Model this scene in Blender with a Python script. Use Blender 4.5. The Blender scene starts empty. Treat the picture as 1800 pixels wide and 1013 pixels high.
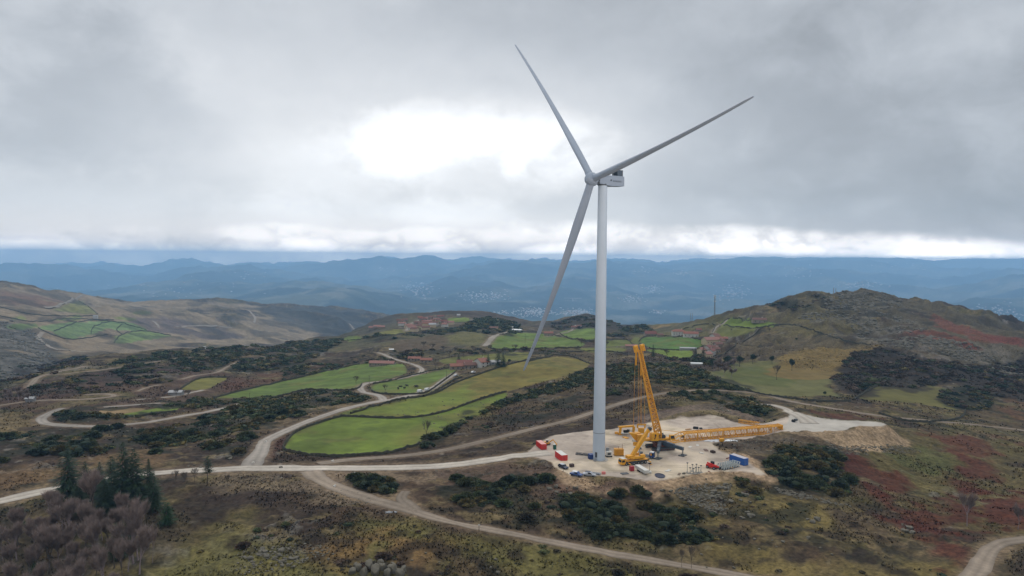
EXPOSURE = 0.0; SUN_E = 0.85; ZENITH = 2.5; SKYMUL = 1.0
HAZE_D = 0.5 / 6900; HAZE_COL = (.37, .66, 1.0, 1)
import bpy, math, random
import numpy as np
from math import sin, cos, pi, radians, sqrt, atan, atan2, exp, log
from mathutils import Vector, Matrix
random.seed(7)
RNG = np.random.default_rng(11)
SC = bpy.context.scene
COL = SC.collection

# ------------------------------------------------------------------ camera numbers
FPX = 1200.0
KS = 300 / 230.0                       # metres per table unit
CH = 353 / FPX * 300.0                 # camera height above the crane pad
PITCH = atan((506.5 - 455) / FPX)
ROLL = radians(0.5)
_F = np.array([0, cos(PITCH), -sin(PITCH)])
_U = np.array([0, sin(PITCH), cos(PITCH)])
_R = np.array([1.0, 0, 0])
CR = _R * cos(ROLL) + _U * sin(ROLL)
CU = -_R * sin(ROLL) + _U * cos(ROLL)
CF = _F
def ray(px, py):
    px = np.asarray(px, float); py = np.asarray(py, float)
    return CF + np.multiply.outer((px - 900) / FPX, CR) + np.multiply.outer((506.5 - py) / FPX, CU)

# ------------------------------------------------------------------ noise
def _hash(ix, iy, seed):
    h = (ix.astype(np.int64) * 374761393 + iy.astype(np.int64) * 668265263 + seed * 1442695041) & 0xFFFFFFFF
    h = ((h ^ (h >> 13)) * 1274126177) & 0xFFFFFFFF
    h = (h ^ (h >> 16)) & 0xFFFFFF
    return h / float(0xFFFFFF)
def vnoise(x, y, seed=0):
    x0 = np.floor(x); y0 = np.floor(y); fx = x - x0; fy = y - y0
    fx = fx * fx * fx * (fx * (fx * 6 - 15) + 10); fy = fy * fy * fy * (fy * (fy * 6 - 15) + 10)
    a = _hash(x0, y0, seed); b = _hash(x0 + 1, y0, seed); c = _hash(x0, y0 + 1, seed); d = _hash(x0 + 1, y0 + 1, seed)
    return (a + (b - a) * fx) * (1 - fy) + (c + (d - c) * fx) * fy
def fbm(x, y, lam, octs=4, seed=0, gain=.5):
    """roughly -1..1"""
    t = 0.0; a = 1.0; s = 0.0
    for k in range(octs):
        c, n = cos(.6 + k * 1.1), sin(.6 + k * 1.1)
        t = t + a * (vnoise((x * c - y * n) / lam + 17.3 * k, (x * n + y * c) / lam - 9.1 * k, seed + k) * 2 - 1)
        s += a; a *= gain; lam = lam / 2.03
    return t / s * 1.6
def ridged(x, y, lam, octs=4, seed=0):
    t = 0.0; a = 1.0; s = 0.0
    for k in range(octs):
        c, n = cos(.3 + k * 1.3), sin(.3 + k * 1.3)
        t = t + a * (1 - np.abs(vnoise((x * c - y * n) / lam + 7.3 * k, (x * n + y * c) / lam + 3.1 * k, seed + k) * 2 - 1))
        s += a; a *= .5; lam = lam / 2.1
    return t / s
def sstep(a, b, x):
    t = np.clip((x - a) / (b - a), 0, 1); return t * t * (3 - 2 * t)

# ------------------------------------------------------------------ terrain control table: (distance, apparent row of the crest) per column
_far_l = [(2900, 548), (5000, 565), (9000, 518), (12500, 502), (16500, 488), (22000, 478), (32000, 470)]
_far_c = [(4600, 612), (6450, 572), (9000, 534), (12500, 508), (16500, 482), (22000, 469), (32000, 462)]
TAB = {
 -700: [(150,1010),(190,880),(225,815),(260,770),(300,740),(350,710),(430,690),(480,680),(520,672),(650,700),(1000,620),(2000,485)]+_far_l,
 -200: [(150,1020),(190,882),(225,815),(260,775),(300,745),(350,712),(420,690),(460,682),(500,674),(620,700),(950,612),(2000,492)]+_far_l,
 0:    [(150,1030),(190,885),(232,808),(265,770),(300,745),(350,712),(410,692),(440,685),(480,676),(600,700),(900,610),(2000,499)]+_far_l,
 150:  [(150,1010),(183,895),(208,848),(245,795),(290,745),(345,708),(440,668),(540,640),(650,628),(800,668),(1200,605),(2300,517)]+_far_l,
 300:  [(150,1000),(185,895),(222,826),(255,790),(300,745),(370,700),(480,660),(620,632),(750,614),(950,655),(1500,605),(2700,525)]+_far_l,
 450:  [(150,1000),(185,890),(224,822),(260,778),(300,745),(370,710),(500,682),(640,650),(850,608),(1100,655),(1700,610),(2900,537)]+[(3700,560)]+_far_l[1:],
 600:  [(150,995),(185,890),(225,822),(262,775),(310,735),(380,695),(500,665),(700,628),(1150,587),(1500,635),(2200,600),(3300,541)]+[(4200,575)]+_far_l[1:],
 690:  [(150,998),(188,882),(225,822),(262,775),(308,735),(375,695),(480,660),(690,620),(1400,551),(1800,600),(2500,600),(3500,549)]+_far_c,
 750:  [(150,1000),(190,878),(225,821),(262,774),(305,737),(370,697),(470,660),(680,620),(1450,549),(1900,610),(2600,620),(3600,606)]+_far_c,
 830:  [(150,1005),(190,880),(226,816),(262,770),(303,742),(350,708),(470,650),(680,612),(1450,542),(1900,610),(2600,625),(3600,620)]+_far_c,
 900:  [(150,1010),(190,880),(228,808),(262,767),(300,745),(345,718),(480,639),(700,607),(1400,561),(1900,610),(2600,630),(3600,625)]+_far_c,
 965:  [(150,1010),(190,880),(228,808),(262,765),(296,740),(338,716),(480,632),(700,608),(1400,573),(1900,615),(2600,635),(3600,625)]+_far_c,
 1037: [(150,1010),(192,882),(228,808),(262,765),(292,738),(330,712),(430,662),(650,618),(1450,544),(1900,615),(2600,635),(3600,625)]+_far_c,
 1100: [(150,1015),(196,884),(228,808),(262,765),(297,730),(330,708),(430,652),(670,612),(1300,577),(1800,625),(2500,640),(3500,630)]+_far_c,
 1170: [(150,1020),(198,885),(228,808),(262,765),(301,724),(335,702),(430,643),(690,608),(1150,571),(1700,625),(2400,645),(3400,635)]+_far_c,
 1256: [(150,1022),(198,882),(228,808),(260,766),(302,721),(336,701),(410,664),(650,612),(1000,556),(1500,620),(2400,645),(3400,635)]+_far_c,
 1350: [(150,1025),(195,888),(224,822),(255,775),(292,739),(345,708),(460,662),(640,605),(900,538),(1400,620),(2400,645),(3400,635)]+_far_c,
 1432: [(150,1025),(195,890),(224,826),(250,785),(285,745),(345,712),(460,664),(620,602),(850,513),(1350,620),(2400,645),(3400,635)]+_far_c,
 1470: [(150,1025),(195,890),(225,828),(251,786),(287,746),(345,714),(465,663),(635,597),(890,525),(1380,620),(2400,645),(3400,635)]+_far_c,
 1510: [(150,1025),(195,890),(225,832),(252,788),(290,746),(345,716),(470,662),(650,592),(930,512),(1400,620),(2400,645),(3400,635)]+_far_c,
 1580: [(150,1025),(198,892),(230,836),(258,790),(295,755),(348,724),(465,668),(645,590),(930,522),(1400,620),(2400,645),(3400,635)]+_far_c,
 1650: [(150,1022),(200,898),(235,842),(265,795),(302,760),(355,732),(465,672),(645,590),(920,535),(1400,620),(2400,645),(3400,635)]+_far_c,
 1800: [(150,1015),(200,900),(240,848),(280,800),(322,768),(375,742),(520,660),(720,604),(1000,571),(1500,620),(2400,645),(3400,635)]+[(4600,612),(6450,572),(9500,492),(12500,496),(16500,470),(22000,450),(32000,446)],
 2150: [(150,1015),(200,900),(240,848),(280,800),(322,768),(375,745),(520,675),(720,620),(1000,590),(1500,620),(2400,640),(3400,630)]+_far_c,
 2700: [(150,1015),(200,900),(240,848),(280,800),(322,768),(375,745),(520,675),(720,620),(1000,590),(1500,620),(2400,640),(3400,630)]+_far_c,
}
VT = np.linspace(log(35.0), log(45000.0), 1000)
UT = np.linspace(-1.5, 1.5, 401)
def _build_table():
    cols = sorted(TAB); n = len(TAB[0])
    us = []; ds = np.zeros((len(cols), n)); ss = np.zeros((len(cols), n))
    for i, c in enumerate(cols):
        assert len(TAB[c]) == n, (c, len(TAB[c]), n)
        d = ray(c, 600.0); us.append(d[0] / d[1])
        for j, (D, py) in enumerate(TAB[c]):
            r = ray(c, py); ds[i, j] = log(D * KS); ss[i, j] = -r[2] / r[1]
    us = np.array(us)
    D = np.zeros((len(UT), n)); S = np.zeros((len(UT), n))
    for j in range(n):
        D[:, j] = np.interp(UT, us, ds[:, j]); S[:, j] = np.interp(UT, us, ss[:, j])
    k = np.exp(-.5 * (np.arange(-12, 13) / 3.2) ** 2); k /= k.sum()
    def sm(a):
        p = np.pad(a, ((12, 12), (0, 0)), mode='edge')
        return sum(p[i:i + len(a)] * k[i] for i in range(25))
    D = sm(D); S = sm(S)
    T = np.zeros((len(UT), len(VT)))
    near_v = [log(35.0), log(60 * KS), log(100 * KS)]
    near_s = [(CH + 4) / 35.0, (CH + 4) / (60 * KS), (CH + 3) / (100 * KS)]
    # S grows as 1/y near the camera, so the height itself is interpolated
    for i in range(len(UT)):
        v = np.concatenate([near_v, D[i]]); s = np.concatenate([near_s, S[i]])
        z = CH - s * np.exp(v)
        T[i] = np.interp(VT, v, z)
    kv = np.exp(-.5 * (np.arange(-15, 16) / 3.5) ** 2); kv /= kv.sum()
    p = np.pad(T, ((0, 0), (15, 15)), mode='edge')
    return sum(p[:, i:i + len(VT)] * kv[i] for i in range(31))
ZT = _build_table()
def bil(G, us, vs, u, v):
    """bilinear lookup on a grid whose axes us, vs rise (not evenly)"""
    i = np.clip(np.searchsorted(us, u) - 1, 0, len(us) - 2); j = np.clip(np.searchsorted(vs, v) - 1, 0, len(vs) - 2)
    fu = np.clip((u - us[i]) / (us[i + 1] - us[i]), 0, 1); fv = np.clip((v - vs[j]) / (vs[j + 1] - vs[j]), 0, 1)
    return (G[i, j] * (1 - fu) + G[i + 1, j] * fu) * (1 - fv) + (G[i, j + 1] * (1 - fu) + G[i + 1, j + 1] * fu) * fv

# grid of the real ground sheet: fan shaped, finer where it is near
_uin = np.linspace(-.84, .84, 1050)
UG = np.concatenate([np.linspace(-1.45, -.85, 90), _uin, np.linspace(.85, 1.45, 90)])
_vs = [log(40.0)]
while _vs[-1] < log(35500.0):
    y = exp(_vs[-1]); _vs.append(_vs[-1] + (.012 if y < 215 else .0034 if y < 900 else .0042 if y < 4500 else .007))
VG = np.array(_vs)
UU, VV = np.meshgrid(UG, VG, indexing='ij')
YY = np.exp(VV); XX = UU * YY
ZZ = bil(ZT, UT, VT, UU, VV)
_w = lambda a, b, c, d: sstep(a, b, YY) * (1 - sstep(c, d, YY))
ZZ += fbm(XX, YY, 260, 4, 3) * 5.0 * _w(420, 900, 5000, 9000)
ZZ += fbm(XX, YY, 90, 4, 5) * (1.2 + 1.8 * sstep(500, 1200, YY)) * _w(60, 200, 5000, 9000)
ZZ += (ridged(XX, YY, 4600, 5, 9) - .60) * (720 + 420 * sstep(14000, 22000, YY)) * sstep(6500, 12500, YY)
ZZ += fbm(XX, YY, 1500, 4, 21) * 85 * sstep(5500, 8500, YY) 
ZZ += (ridged(XX, YY, 560, 5, 31) - .6) * 105 * sstep(1500, 2500, YY) * (1 - .3 * sstep(5000, 9000, YY))
for (px_, D_, rad_, h_) in ((1225,14500,900,330),(1120,15000,800,240),(1335,20500,1900,480),(1470,22500,2300,330),(1640,27000,2600,190),(1780,27500,2200,150),(540,12500,800,300),(420,15500,1300,330),(830,15500,1000,360),(60,15500,1200,360),(200,17500,1000,300),(640,19500,1600,380),(300,21000,1500,330),(1770,9800,1300,60),(350,12000,900,60),(960,14000,900,110)):
    cx_ = (px_ - 900) / FPX * D_ * KS; cy_ = D_ * KS
    ZZ += h_ * np.exp(-(((XX - cx_) / (rad_ * KS * 1.15)) ** 2 + ((YY - cy_) / (rad_ * KS)) ** 2) ** .8) * (.75 + .5 * (ridged(XX, YY, 1500, 3, 63) - .3))
_far = YY > 7000
ZZ = np.where(_far & (ZZ > 110), 110 + 210 * (1 - np.exp(-np.maximum(ZZ - 110, 0) / 230)), ZZ)
print('highest', ZZ.max())
_hill = sstep(.2, .34, XX / YY) * _w(560, 800, 1500, 2500)
ZZ += _hill * ((ridged(XX, YY, 95, 5, 41) - .58) * 30 + (ridged(XX, YY, 240, 3, 45) - .6) * 15)
ZZ += (ridged(XX, YY, 120, 4, 47) - .6) * 12 * _w(450, 800, 2200, 3500) * (1 - _hill)
GRIDZ = ZZ
def hz(x, y):
    x = np.asarray(x, float); y = np.asarray(y, float)
    return bil(GRIDZ, UG, VG, x / y, np.log(y))
def hit(px, py, band=None):
    """where the sight line through an image point meets the ground"""
    px = np.atleast_1d(np.asarray(px, float)); py = np.atleast_1d(np.asarray(py, float))
    d = ray(px, py); u = d[:, 0] / d[:, 1]; s = d[:, 2] / d[:, 1]
    out = []
    for k in range(len(px)):
        i = min(max(np.searchsorted(UG, u[k]) - 1, 0), len(UG) - 2); f = (u[k] - UG[i]) / (UG[i + 1] - UG[i])
        col = GRIDZ[i] * (1 - f) + GRIDZ[i + 1] * f
        y = np.exp(VG); gap = CH + s[k] * y - col
        lo, hi = (150, 40000) if band is None else (band[0] * KS, band[1] * KS)
        m = (y >= lo) & (y <= hi); idx = np.nonzero(m)[0]; g = gap[idx]
        neg = np.nonzero(g <= 0)[0]
        if len(neg) and neg[0] > 0:
            a = idx[neg[0]]; t = gap[a - 1] / (gap[a - 1] - gap[a]); v = VG[a - 1] + t * (VG[a] - VG[a - 1])
        elif len(neg):
            v = VG[idx[0]]
        else:
            v = VG[idx[np.argmin(g / y[idx])]]
        yy = exp(v); out.append((u[k] * yy, yy))
    return np.array(out)
def at(px, py, band=None):
    p = hit(px, py, band)[0]; return Vector((p[0], p[1], float(hz(p[0], p[1]))))
def plane_hit(px, py, z=0.0):
    d = ray(px, py); t = (z - CH) / d[2]; return Vector((d[0] * t, d[1] * t, z))
def pxm(y):                             # image pixels per metre at distance y
    return FPX / y
def dens(pts, closed=False, n=6):
    """Catmull-Rom through image points"""
    P = [tuple(map(float, p)) for p in pts]; m = len(P); out = []
    rng = range(m if closed else m - 1)
    for i in rng:
        if closed: a, b, c, d = P[i - 1], P[i], P[(i + 1) % m], P[(i + 2) % m]
        else: a, b, c, d = P[max(i - 1, 0)], P[i], P[i + 1], P[min(i + 2, m - 1)]
        for k in range(n):
            t = k / n
            out.append(tuple(.5 * (2 * b[q] + (c[q] - a[q]) * t + (2 * a[q] - 5 * b[q] + 4 * c[q] - d[q]) * t * t + (3 * b[q] - a[q] - 3 * c[q] + d[q]) * t ** 3) for q in range(len(b))))
    if not closed: out.append(P[-1])
    return out
def poly_world(pts, band=None, smooth=True):
    q = dens(pts, True, 4) if smooth else pts
    q = np.array(q); return hit(q[:, 0], q[:, 1], band)
def line_world(pts, band=None, n=6):
    q = np.array(dens(pts, False, n)); w = hit(q[:, 0], q[:, 1], band)
    return np.concatenate([w, q[:, 2:]], axis=1) if q.shape[1] > 2 else w
def bbox_idx(x0, x1, y0, y1):
    j0 = np.searchsorted(VG, log(max(y0, 41))) - 1; j1 = np.searchsorted(VG, log(max(y1, 42))) + 1
    us = [x0 / y0, x0 / y1, x1 / y0, x1 / y1]
    i0 = np.searchsorted(UG, min(us)) - 1; i1 = np.searchsorted(UG, max(us)) + 1
    return slice(max(i0, 0), min(i1, len(UG))), slice(max(j0, 0), min(j1, len(VG)))
def seg_dist(X, Y, P, closed):
    D = np.full(X.shape, 1e9); T = np.zeros(X.shape)
    n = len(P)
    for i in range(n if closed else n - 1):
        ax, ay = P[i][0], P[i][1]; bx, by = P[(i + 1) % n][0], P[(i + 1) % n][1]
        dx, dy = bx - ax, by - ay; L = dx * dx + dy * dy + 1e-9
        t = np.clip(((X - ax) * dx + (Y - ay) * dy) / L, 0, 1)
        d = np.hypot(X - ax - t * dx, Y - ay - t * dy)
        m = d < D; D = np.where(m, d, D); T = np.where(m, i + t, T)
    return D, T
def inside(X, Y, P):
    c = np.zeros(X.shape, bool); n = len(P)
    for i in range(n):
        ax, ay = P[i][0], P[i][1]; bx, by = P[(i + 1) % n][0], P[(i + 1) % n][1]
        if ay == by: continue
        c ^= ((ay > Y) != (by > Y)) & (X < (bx - ax) * (Y - ay) / (by - ay) + ax)
    return c
def poly_sd(P, pad=30.0, warp=0.0, lam=12.0, seed=50):
    """(index slices, signed distance: > 0 inside) of a world polygon over the ground grid"""
    x0, y0 = P[:, 0].min() - pad, max(P[:, 1].min() - pad, 60); x1, y1 = P[:, 0].max() + pad, P[:, 1].max() + pad
    s = bbox_idx(x0, x1, y0, y1); X = XX[s]; Y = YY[s]
    if warp:
        X = X + fbm(X, Y, lam, 3, seed) * warp; Y = Y + fbm(X, Y, lam, 3, seed + 7) * warp
    d, _ = seg_dist(X, Y, P, True)
    return s, np.where(inside(X, Y, P), d, -d)
# ------------------------------------------------------------------ earthworks: pad, platform, roads
def lin(r, g, b, k=1.0):
    f = lambda c: (c / 255 / 12.92 if c <= 10 else ((c / 255 + .055) / 1.055) ** 2.4) * k
    return np.array([f(r), f(g), f(b)])
PAD_PX = [(930,797),(948,779),(975,765),(1030,758),(1075,753),(1112,748),(1150,742),(1185,737),(1230,732),(1265,732),(1295,742),(1345,744),(1388,739),(1402,760),(1345,767),(1295,774),(1250,781),(1288,803),(1318,814),(1342,833),(1300,829),(1250,831),(1200,837),(1160,845),(1120,842),(1060,837),(1012,838),(985,826),(962,812),(940,804)]
PAD = np.array([plane_hit(*p)[:2] for p in dens(PAD_PX, True, 4)])
def flatten(P, z, soft):
    s, sd = poly_sd(P, 40)
    GRIDZ[s] += (z - GRIDZ[s]) * sstep(-soft, 0.5, sd)
# the back of the pad is cut into the slope (steeper there than at the filled front)
s_, sd_ = poly_sd(PAD, 40)
soft_ = 5 + 9 * (1 - sstep(245, 330, YY[s_]))
GRIDZ[s_] += (0 - GRIDZ[s_]) * sstep(0, 1, 1 + np.minimum(sd_ - .5, 0) / soft_)
PLAT_PX = [(1385,742),(1378,757),(1430,760),(1478,758),(1505,752),(1545,748),(1551,744),(1520,741),(1460,738),(1422,731),(1395,722)]
PZ = 1.6
PLAT = np.array([plane_hit(p[0], p[1], PZ)[:2] for p in dens(PLAT_PX, True, 4)])
flatten(PLAT, PZ, 13)
ROADS = []
def road(name, pts, color, band=None, carve=True, shoulder=3.0, lift=.14, wj=.22, label=None, z=None):
    w = line_world(pts, band, 6)
    d = np.hypot(np.diff(w[:, 0]), np.diff(w[:, 1])); s = np.concatenate([[0], np.cumsum(d)])
    n = max(int(s[-1] / max(2.0, w[:, 1].mean() * .008)), 8)
    t = np.linspace(0, s[-1], n)
    P = np.stack([np.interp(t, s, w[:, k]) for k in range(3)], 1)
    for _ in range(3):
        P[1:-1] = (P[:-2] + 2 * P[1:-1] + P[2:]) / 4
    h = hz(P[:, 0], P[:, 1])
    for _ in range(6):
        h[1:-1] = (h[:-2] + 2 * h[1:-1] + h[2:]) / 4
    ROADS.append(dict(name=name, P=P, h=h, color=color, carve=carve, shoulder=shoulder, lift=lift, wj=wj))
WHITE = lin(214,203,188,.64); GRAV = lin(184,174,162,.58); DIRT = lin(170,154,136,.54); ASPH = lin(150,146,142,.7); FARP = lin(170,160,146,.6)
road('gravel_road', [(-60,893,8.5),(-20,885,8.5),(60,868,8),(150,849,7),(230,837,7),(300,830,6.5),(420,824,8),(520,823,8),(650,823,7),(780,819,7),(860,809,7),(925,800,8),(965,796,9)], WHITE, shoulder=6.5)
road('gravel_road', [(440,826,9),(447,812,9),(458,795,7),(466,776,6.5),(505,756,6),(545,740,6),(600,721,6),(645,710,6),(690,702,6.5),(735,692,6.5),(757,684,6),(778,671,6),(794,660,6),(800,656,5)], GRAV)
road('gravel_road', [(676,704,6),(666,695,5.5),(640,690,5),(633,681,5),(647,674,5),(697,667,5),(740,656,5),(772,649,5),(800,646,4.5)], GRAV)
road('gravel_road', [(738,656,5),(742,649,5),(728,641,5),(700,634,5),(680,626,5),(664,620,4)], GRAV)
road('dirt_track', [(560,816,6),(620,808,5),(700,803,4.5),(780,792,4.5),(850,776,4.5),(930,756,4.5),(1000,739,4.5),(1055,721,4.5),(1100,707,4.5),(1125,700,4),(1180,690,4),(1250,686,4),(1330,692,4),(1400,708,4.5),(1480,721,4.5),(1560,733,4.5),(1650,741,4.5),(1760,752,4),(1830,762,4)], DIRT*.95)
road('gravel_road', [(1425,745,10),(1410,734,8),(1392,724,7),(1372,716,6.5),(1350,712,6),(1330,712,5)], WHITE*.95)
road('dirt_track', [(548,828,10),(558,840,9),(585,854,7.5),(640,874,7),(690,888,6.5),(735,902,5),(790,918,4),(850,929,4),(900,939,4),(960,951,4),(1050,968,4.2),(1150,986,4.2),(1250,1003,4.2),(1340,1020,4.2),(1420,1035,4.2)], DIRT*1.08)
road('dirt_track', [(735,902,4),(718,888,5),(704,876,5),(712,864,4)], DIRT)
road('dirt_track', [(1850,943,4.6),(1800,949,4.6),(1764,954,4.6),(1742,967,4.8),(1730,985,5.2),(1714,1013,5.6),(1684,1050,6)], DIRT*1.05)
road('dirt_track', [(50,682,5),(62,668,5),(78,660,5),(112,652,4),(150,644,4)], DIRT)
road('dirt_track', [(85,660,3),(175,651,3),(250,640,3),(300,632,3),(350,628,3),(435,631,3)], DIRT*.9)
road('dirt_track', [(-20,716,3.5),(62,705,3.5),(130,703,3.5),(190,699,4),(201,696,4),(188,693,3.5),(150,694,3)], DIRT)
road('dirt_track', [(110,718,4),(92,724,5),(76,733,6),(72,740,6),(85,746,5.5),(166,750,5),(240,745,5),(320,732,5),(380,721,4.5),(430,708,4)], GRAV*.95)
road('dirt_track', [(182,716,3.5),(237,712,3.5),(282,709,3.5)], GRAV*.9)
road('dirt_track', [(240,703,3.5),(300,698,4),(330,692,4),(357,686,4)], GRAV*.95)
road('dirt_track', [(242,688,3),(262,680,3),(280,677,3)], DIRT)
road('dirt_track', [(320,667,3.5),(345,660,3.5),(378,656,3.5),(400,645,3.5),(422,635,3)], DIRT)
road('gravel_road', [(853,609,9),(860,600,9),(868,592,9),(880,587,9),(900,583,10),(914,580,8)], FARP, lift=.4)
road('dirt_track', [(1252,586,4),(1257,577,4),(1266,570,4),(1279,562,4)], FARP*.9, lift=.3)
road('dirt_track', [(960,592,4),(985,587,4),(1005,581,4),(1012,572,4)], FARP*.9, (700,1480), lift=.4)
road('dirt_track', [(714,583,6),(720,571,6),(733,565,6),(742,560,5)], FARP*.9, (900,1440), lift=.5)
road('dirt_track', [(67,598,8),(66,594,8),(75,585,8)], FARP, (800,2300), carve=False, lift=1.2)
road('dirt_track', [(160,620,5),(120,617,6),(95,616,8),(80,605,8),(67,597,9),(68,592,9),(75,585,9)], FARP, (800,2300), carve=False, lift=1.2)
road('dirt_track', [(77,547,9),(105,537,9),(125,529,9),(147,519,9)], FARP*.9, (1500,2400), carve=False, lift=1.6)
road('dirt_track', [(268,565,8),(275,568,8),(279,577,8)], FARP, (1300,2600), carve=False, lift=1.6)
road('dirt_track', [(310,576,9),(350,573,9),(380,574,9),(408,577,9)], FARP*.9, (1300,2700), carve=False, lift=1.6)
road('dirt_track', [(437,546,9),(449,560,9),(446,568,8)], FARP, (1300,2900), carve=False, lift=2)
road('dirt_track', [(615,570,9),(622,580,9)], FARP, (1600,3200), carve=False, lift=2)
NEARROAD = np.zeros(ZZ.shape, np.float32)
for r in ROADS:
    P = r['P']; wmax = P[:, 2].max(); pad = wmax / 2 + 14
    # work in pieces so that the boxes stay small
    step = 12
    for a in range(0, len(P) - 1, step):
        q = P[a:a + step + 1]; hq = r['h'][a:a + step + 1]
        s = bbox_idx(q[:, 0].min() - pad, q[:, 0].max() + pad, max(q[:, 1].min() - pad, 60), q[:, 1].max() + pad)
        if XX[s].size == 0: continue
        d, T = seg_dist(XX[s], YY[s], q, False)
        wl = np.interp(T, np.arange(len(q)), q[:, 2]) / 2
        if r['carve']:
            hr = np.interp(T, np.arange(len(q)), hq)
            GRIDZ[s] += (hr - GRIDZ[s]) * (1 - sstep(0, 5.5, d - wl - .8))
        NEARROAD[s] = np.maximum(NEARROAD[s], 1 - sstep(0, 1, (d - wl + .3) / (r['shoulder'] * (1 + YY[s] / 900))))
for r in ROADS: r['h'] = hz(r['P'][:, 0], r['P'][:, 1])

# ------------------------------------------------------------------ what grows where (albedo of the ground sheet)
def mixc(C, col, w):
    w = w[..., None]; C *= (1 - w); C += np.asarray(col) * w
n_a = fbm(XX, YY, 70, 4, 101); n_b = fbm(XX, YY, 18, 4, 111); n_c = fbm(XX, YY, 5, 3, 121); n_d = fbm(XX, YY * 1.0, 34, 4, 131)
n_f = fbm(XX, YY, 1.7, 2, 141) * (1 - sstep(300, 700, YY))
LK = .50
heather = lin(80,66,54,LK); olive = lin(112,102,64,LK); tan = lin(142,122,90,LK); dark = lin(52,54,42,LK); red = lin(104,56,42,LK); rock = lin(148,142,132,LK)
brown = lin(100,80,62,LK); green = lin(98,116,48,LK); purple = lin(70,56,50,LK)
C = np.zeros(ZZ.shape + (3,)) + heather
mixc(C, olive, sstep(-.25, .45, n_a + .45 * n_b))
mixc(C, tan, .8 * sstep(.1, .6, n_d + .5 * n_c) * sstep(-.6, .3, n_b))
mixc(C, brown, .7 * sstep(.05, .5, -n_d + .4 * n_b))
mixc(C, purple, .6 * sstep(.3, .7, -n_a + .5 * n_c))
Rk = sstep(.5, .75, fbm(XX, YY, 45, 3, 151) * .6 + fbm(XX, YY, 3.2 + YY * .004, 2, 155) * .55)
mixc(C, rock, .55 * Rk)
C *= (1 + .30 * sstep(350, 700, YY) * fbm(XX, YY, 16, 4, 191)*1.3)[..., None]
C = np.maximum(C, .006)
Dk = sstep(.25, .6, fbm(XX, YY, 7, 4, 161) + .35 * n_a) * (1 - .5 * sstep(700, 1500, YY))
mixc(C, lin(48,46,36,LK), .7 * Dk)
mixc(C, lin(150,132,92,LK), .55 * sstep(.35, .7, fbm(XX * .5, YY, 5, 4, 171)))
FIELD = np.zeros(ZZ.shape, np.float32)
def zone(pts, col, k=1.0, soft=3.0, warp=3.0, lam=14, band=None, noise=0.0, field=False, cov=None, smooth=True, var=.12, seed=50, px=True):
    P = poly_world(pts, band, smooth) if px else np.asarray(pts, float)
    s, sd = poly_sd(P, 25 + warp * 2, warp, lam, seed)
    w = sstep(-soft, soft, sd)
    if noise: w = w * sstep(-.25, .3, fbm(XX[s], YY[s], noise, 4, seed + 3) + (cov or 0))
    w = w * k
    col = np.asarray(col)
    cc = col * (1 + var * (fbm(XX[s], YY[s], 22, 4, seed + 9)[..., None] * 1.2 + n_c[s][..., None] * .5))
    C[s] = C[s] * (1 - w[..., None]) + np.maximum(cc, .004) * w[..., None]
    if field: FIELD[s] = np.maximum(FIELD[s], w)
    return P
# broad moods of the slopes
zone([(-700,1100),(-700,860),(0,900),(160,870),(280,880),(330,930),(250,1013),(200,1100)], lin(84,74,60,LK), .7, 8, 8, 40, noise=20, cov=.1)
zone([(300,900),(420,858),(520,870),(560,900),(480,920),(400,925),(330,930)], lin(64,52,46,LK), .85, 5, 7, noise=25, cov=.35)
zone([(280,1100),(300,980),(400,930),(520,905),(700,910),(820,940),(1000,970),(1250,1020),(1300,1100)], lin(116,110,62,LK*1.25), .75, 8, 8, 30, noise=30, cov=.3)
zone([(560,960),(640,930),(730,940),(800,980),(700,1000),(600,1000)], lin(146,112,72,LK*1.2), .7, 8, 6, noise=14)
zone([(1220,860),(1340,850),(1450,880),(1560,930),(1650,1000),(1600,1100),(1330,1100),(1250,1000)], lin(128,112,66,LK*1.3), .8, 6, 8, 30, noise=26, cov=.4)
zone([(1500,800),(1600,770),(1800,780),(2100,800),(2100,1050),(1750,940),(1650,930),(1560,860)], lin(120,108,64,LK), .6, 6, 8, 30, noise=26, cov=.25)
R1 = lin(106,56,42,.46)
zone([(1478,806),(1500,797),(1560,822),(1605,852),(1580,872),(1530,865),(1495,840)], R1, .85, 3, 6, noise=12, cov=.4)
zone([(1530,872),(1600,880),(1660,915),(1720,990),(1690,1013),(1640,985),(1580,920)], R1, .8, 3, 6, noise=11, cov=.3, seed=61)
zone([(1640,780),(1700,770),(1760,800),(1770,850),(1730,870),(1660,830)], R1*1.1, .75, 4, 8, noise=14, cov=.35, seed=62)
zone([(1650,870),(1740,855),(1850,870),(1860,930),(1760,940),(1680,935)], R1, .9, 4, 7, noise=16, cov=.6, seed=63)
zone([(1560,790),(1650,790),(1700,820),(1640,850),(1570,820)], lin(104,108,62,LK), .7, 4, 6, noise=15, cov=.2, seed=64)
zone([(1430,722),(1500,727),(1560,738),(1470,738)], R1*1.1, .6, 3, 3, noise=8, cov=.1)
zone([(1600,760),(1760,765),(1850,790),(1700,790)], lin(116,74,54,LK), .6, 4, 5, noise=12)
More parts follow.
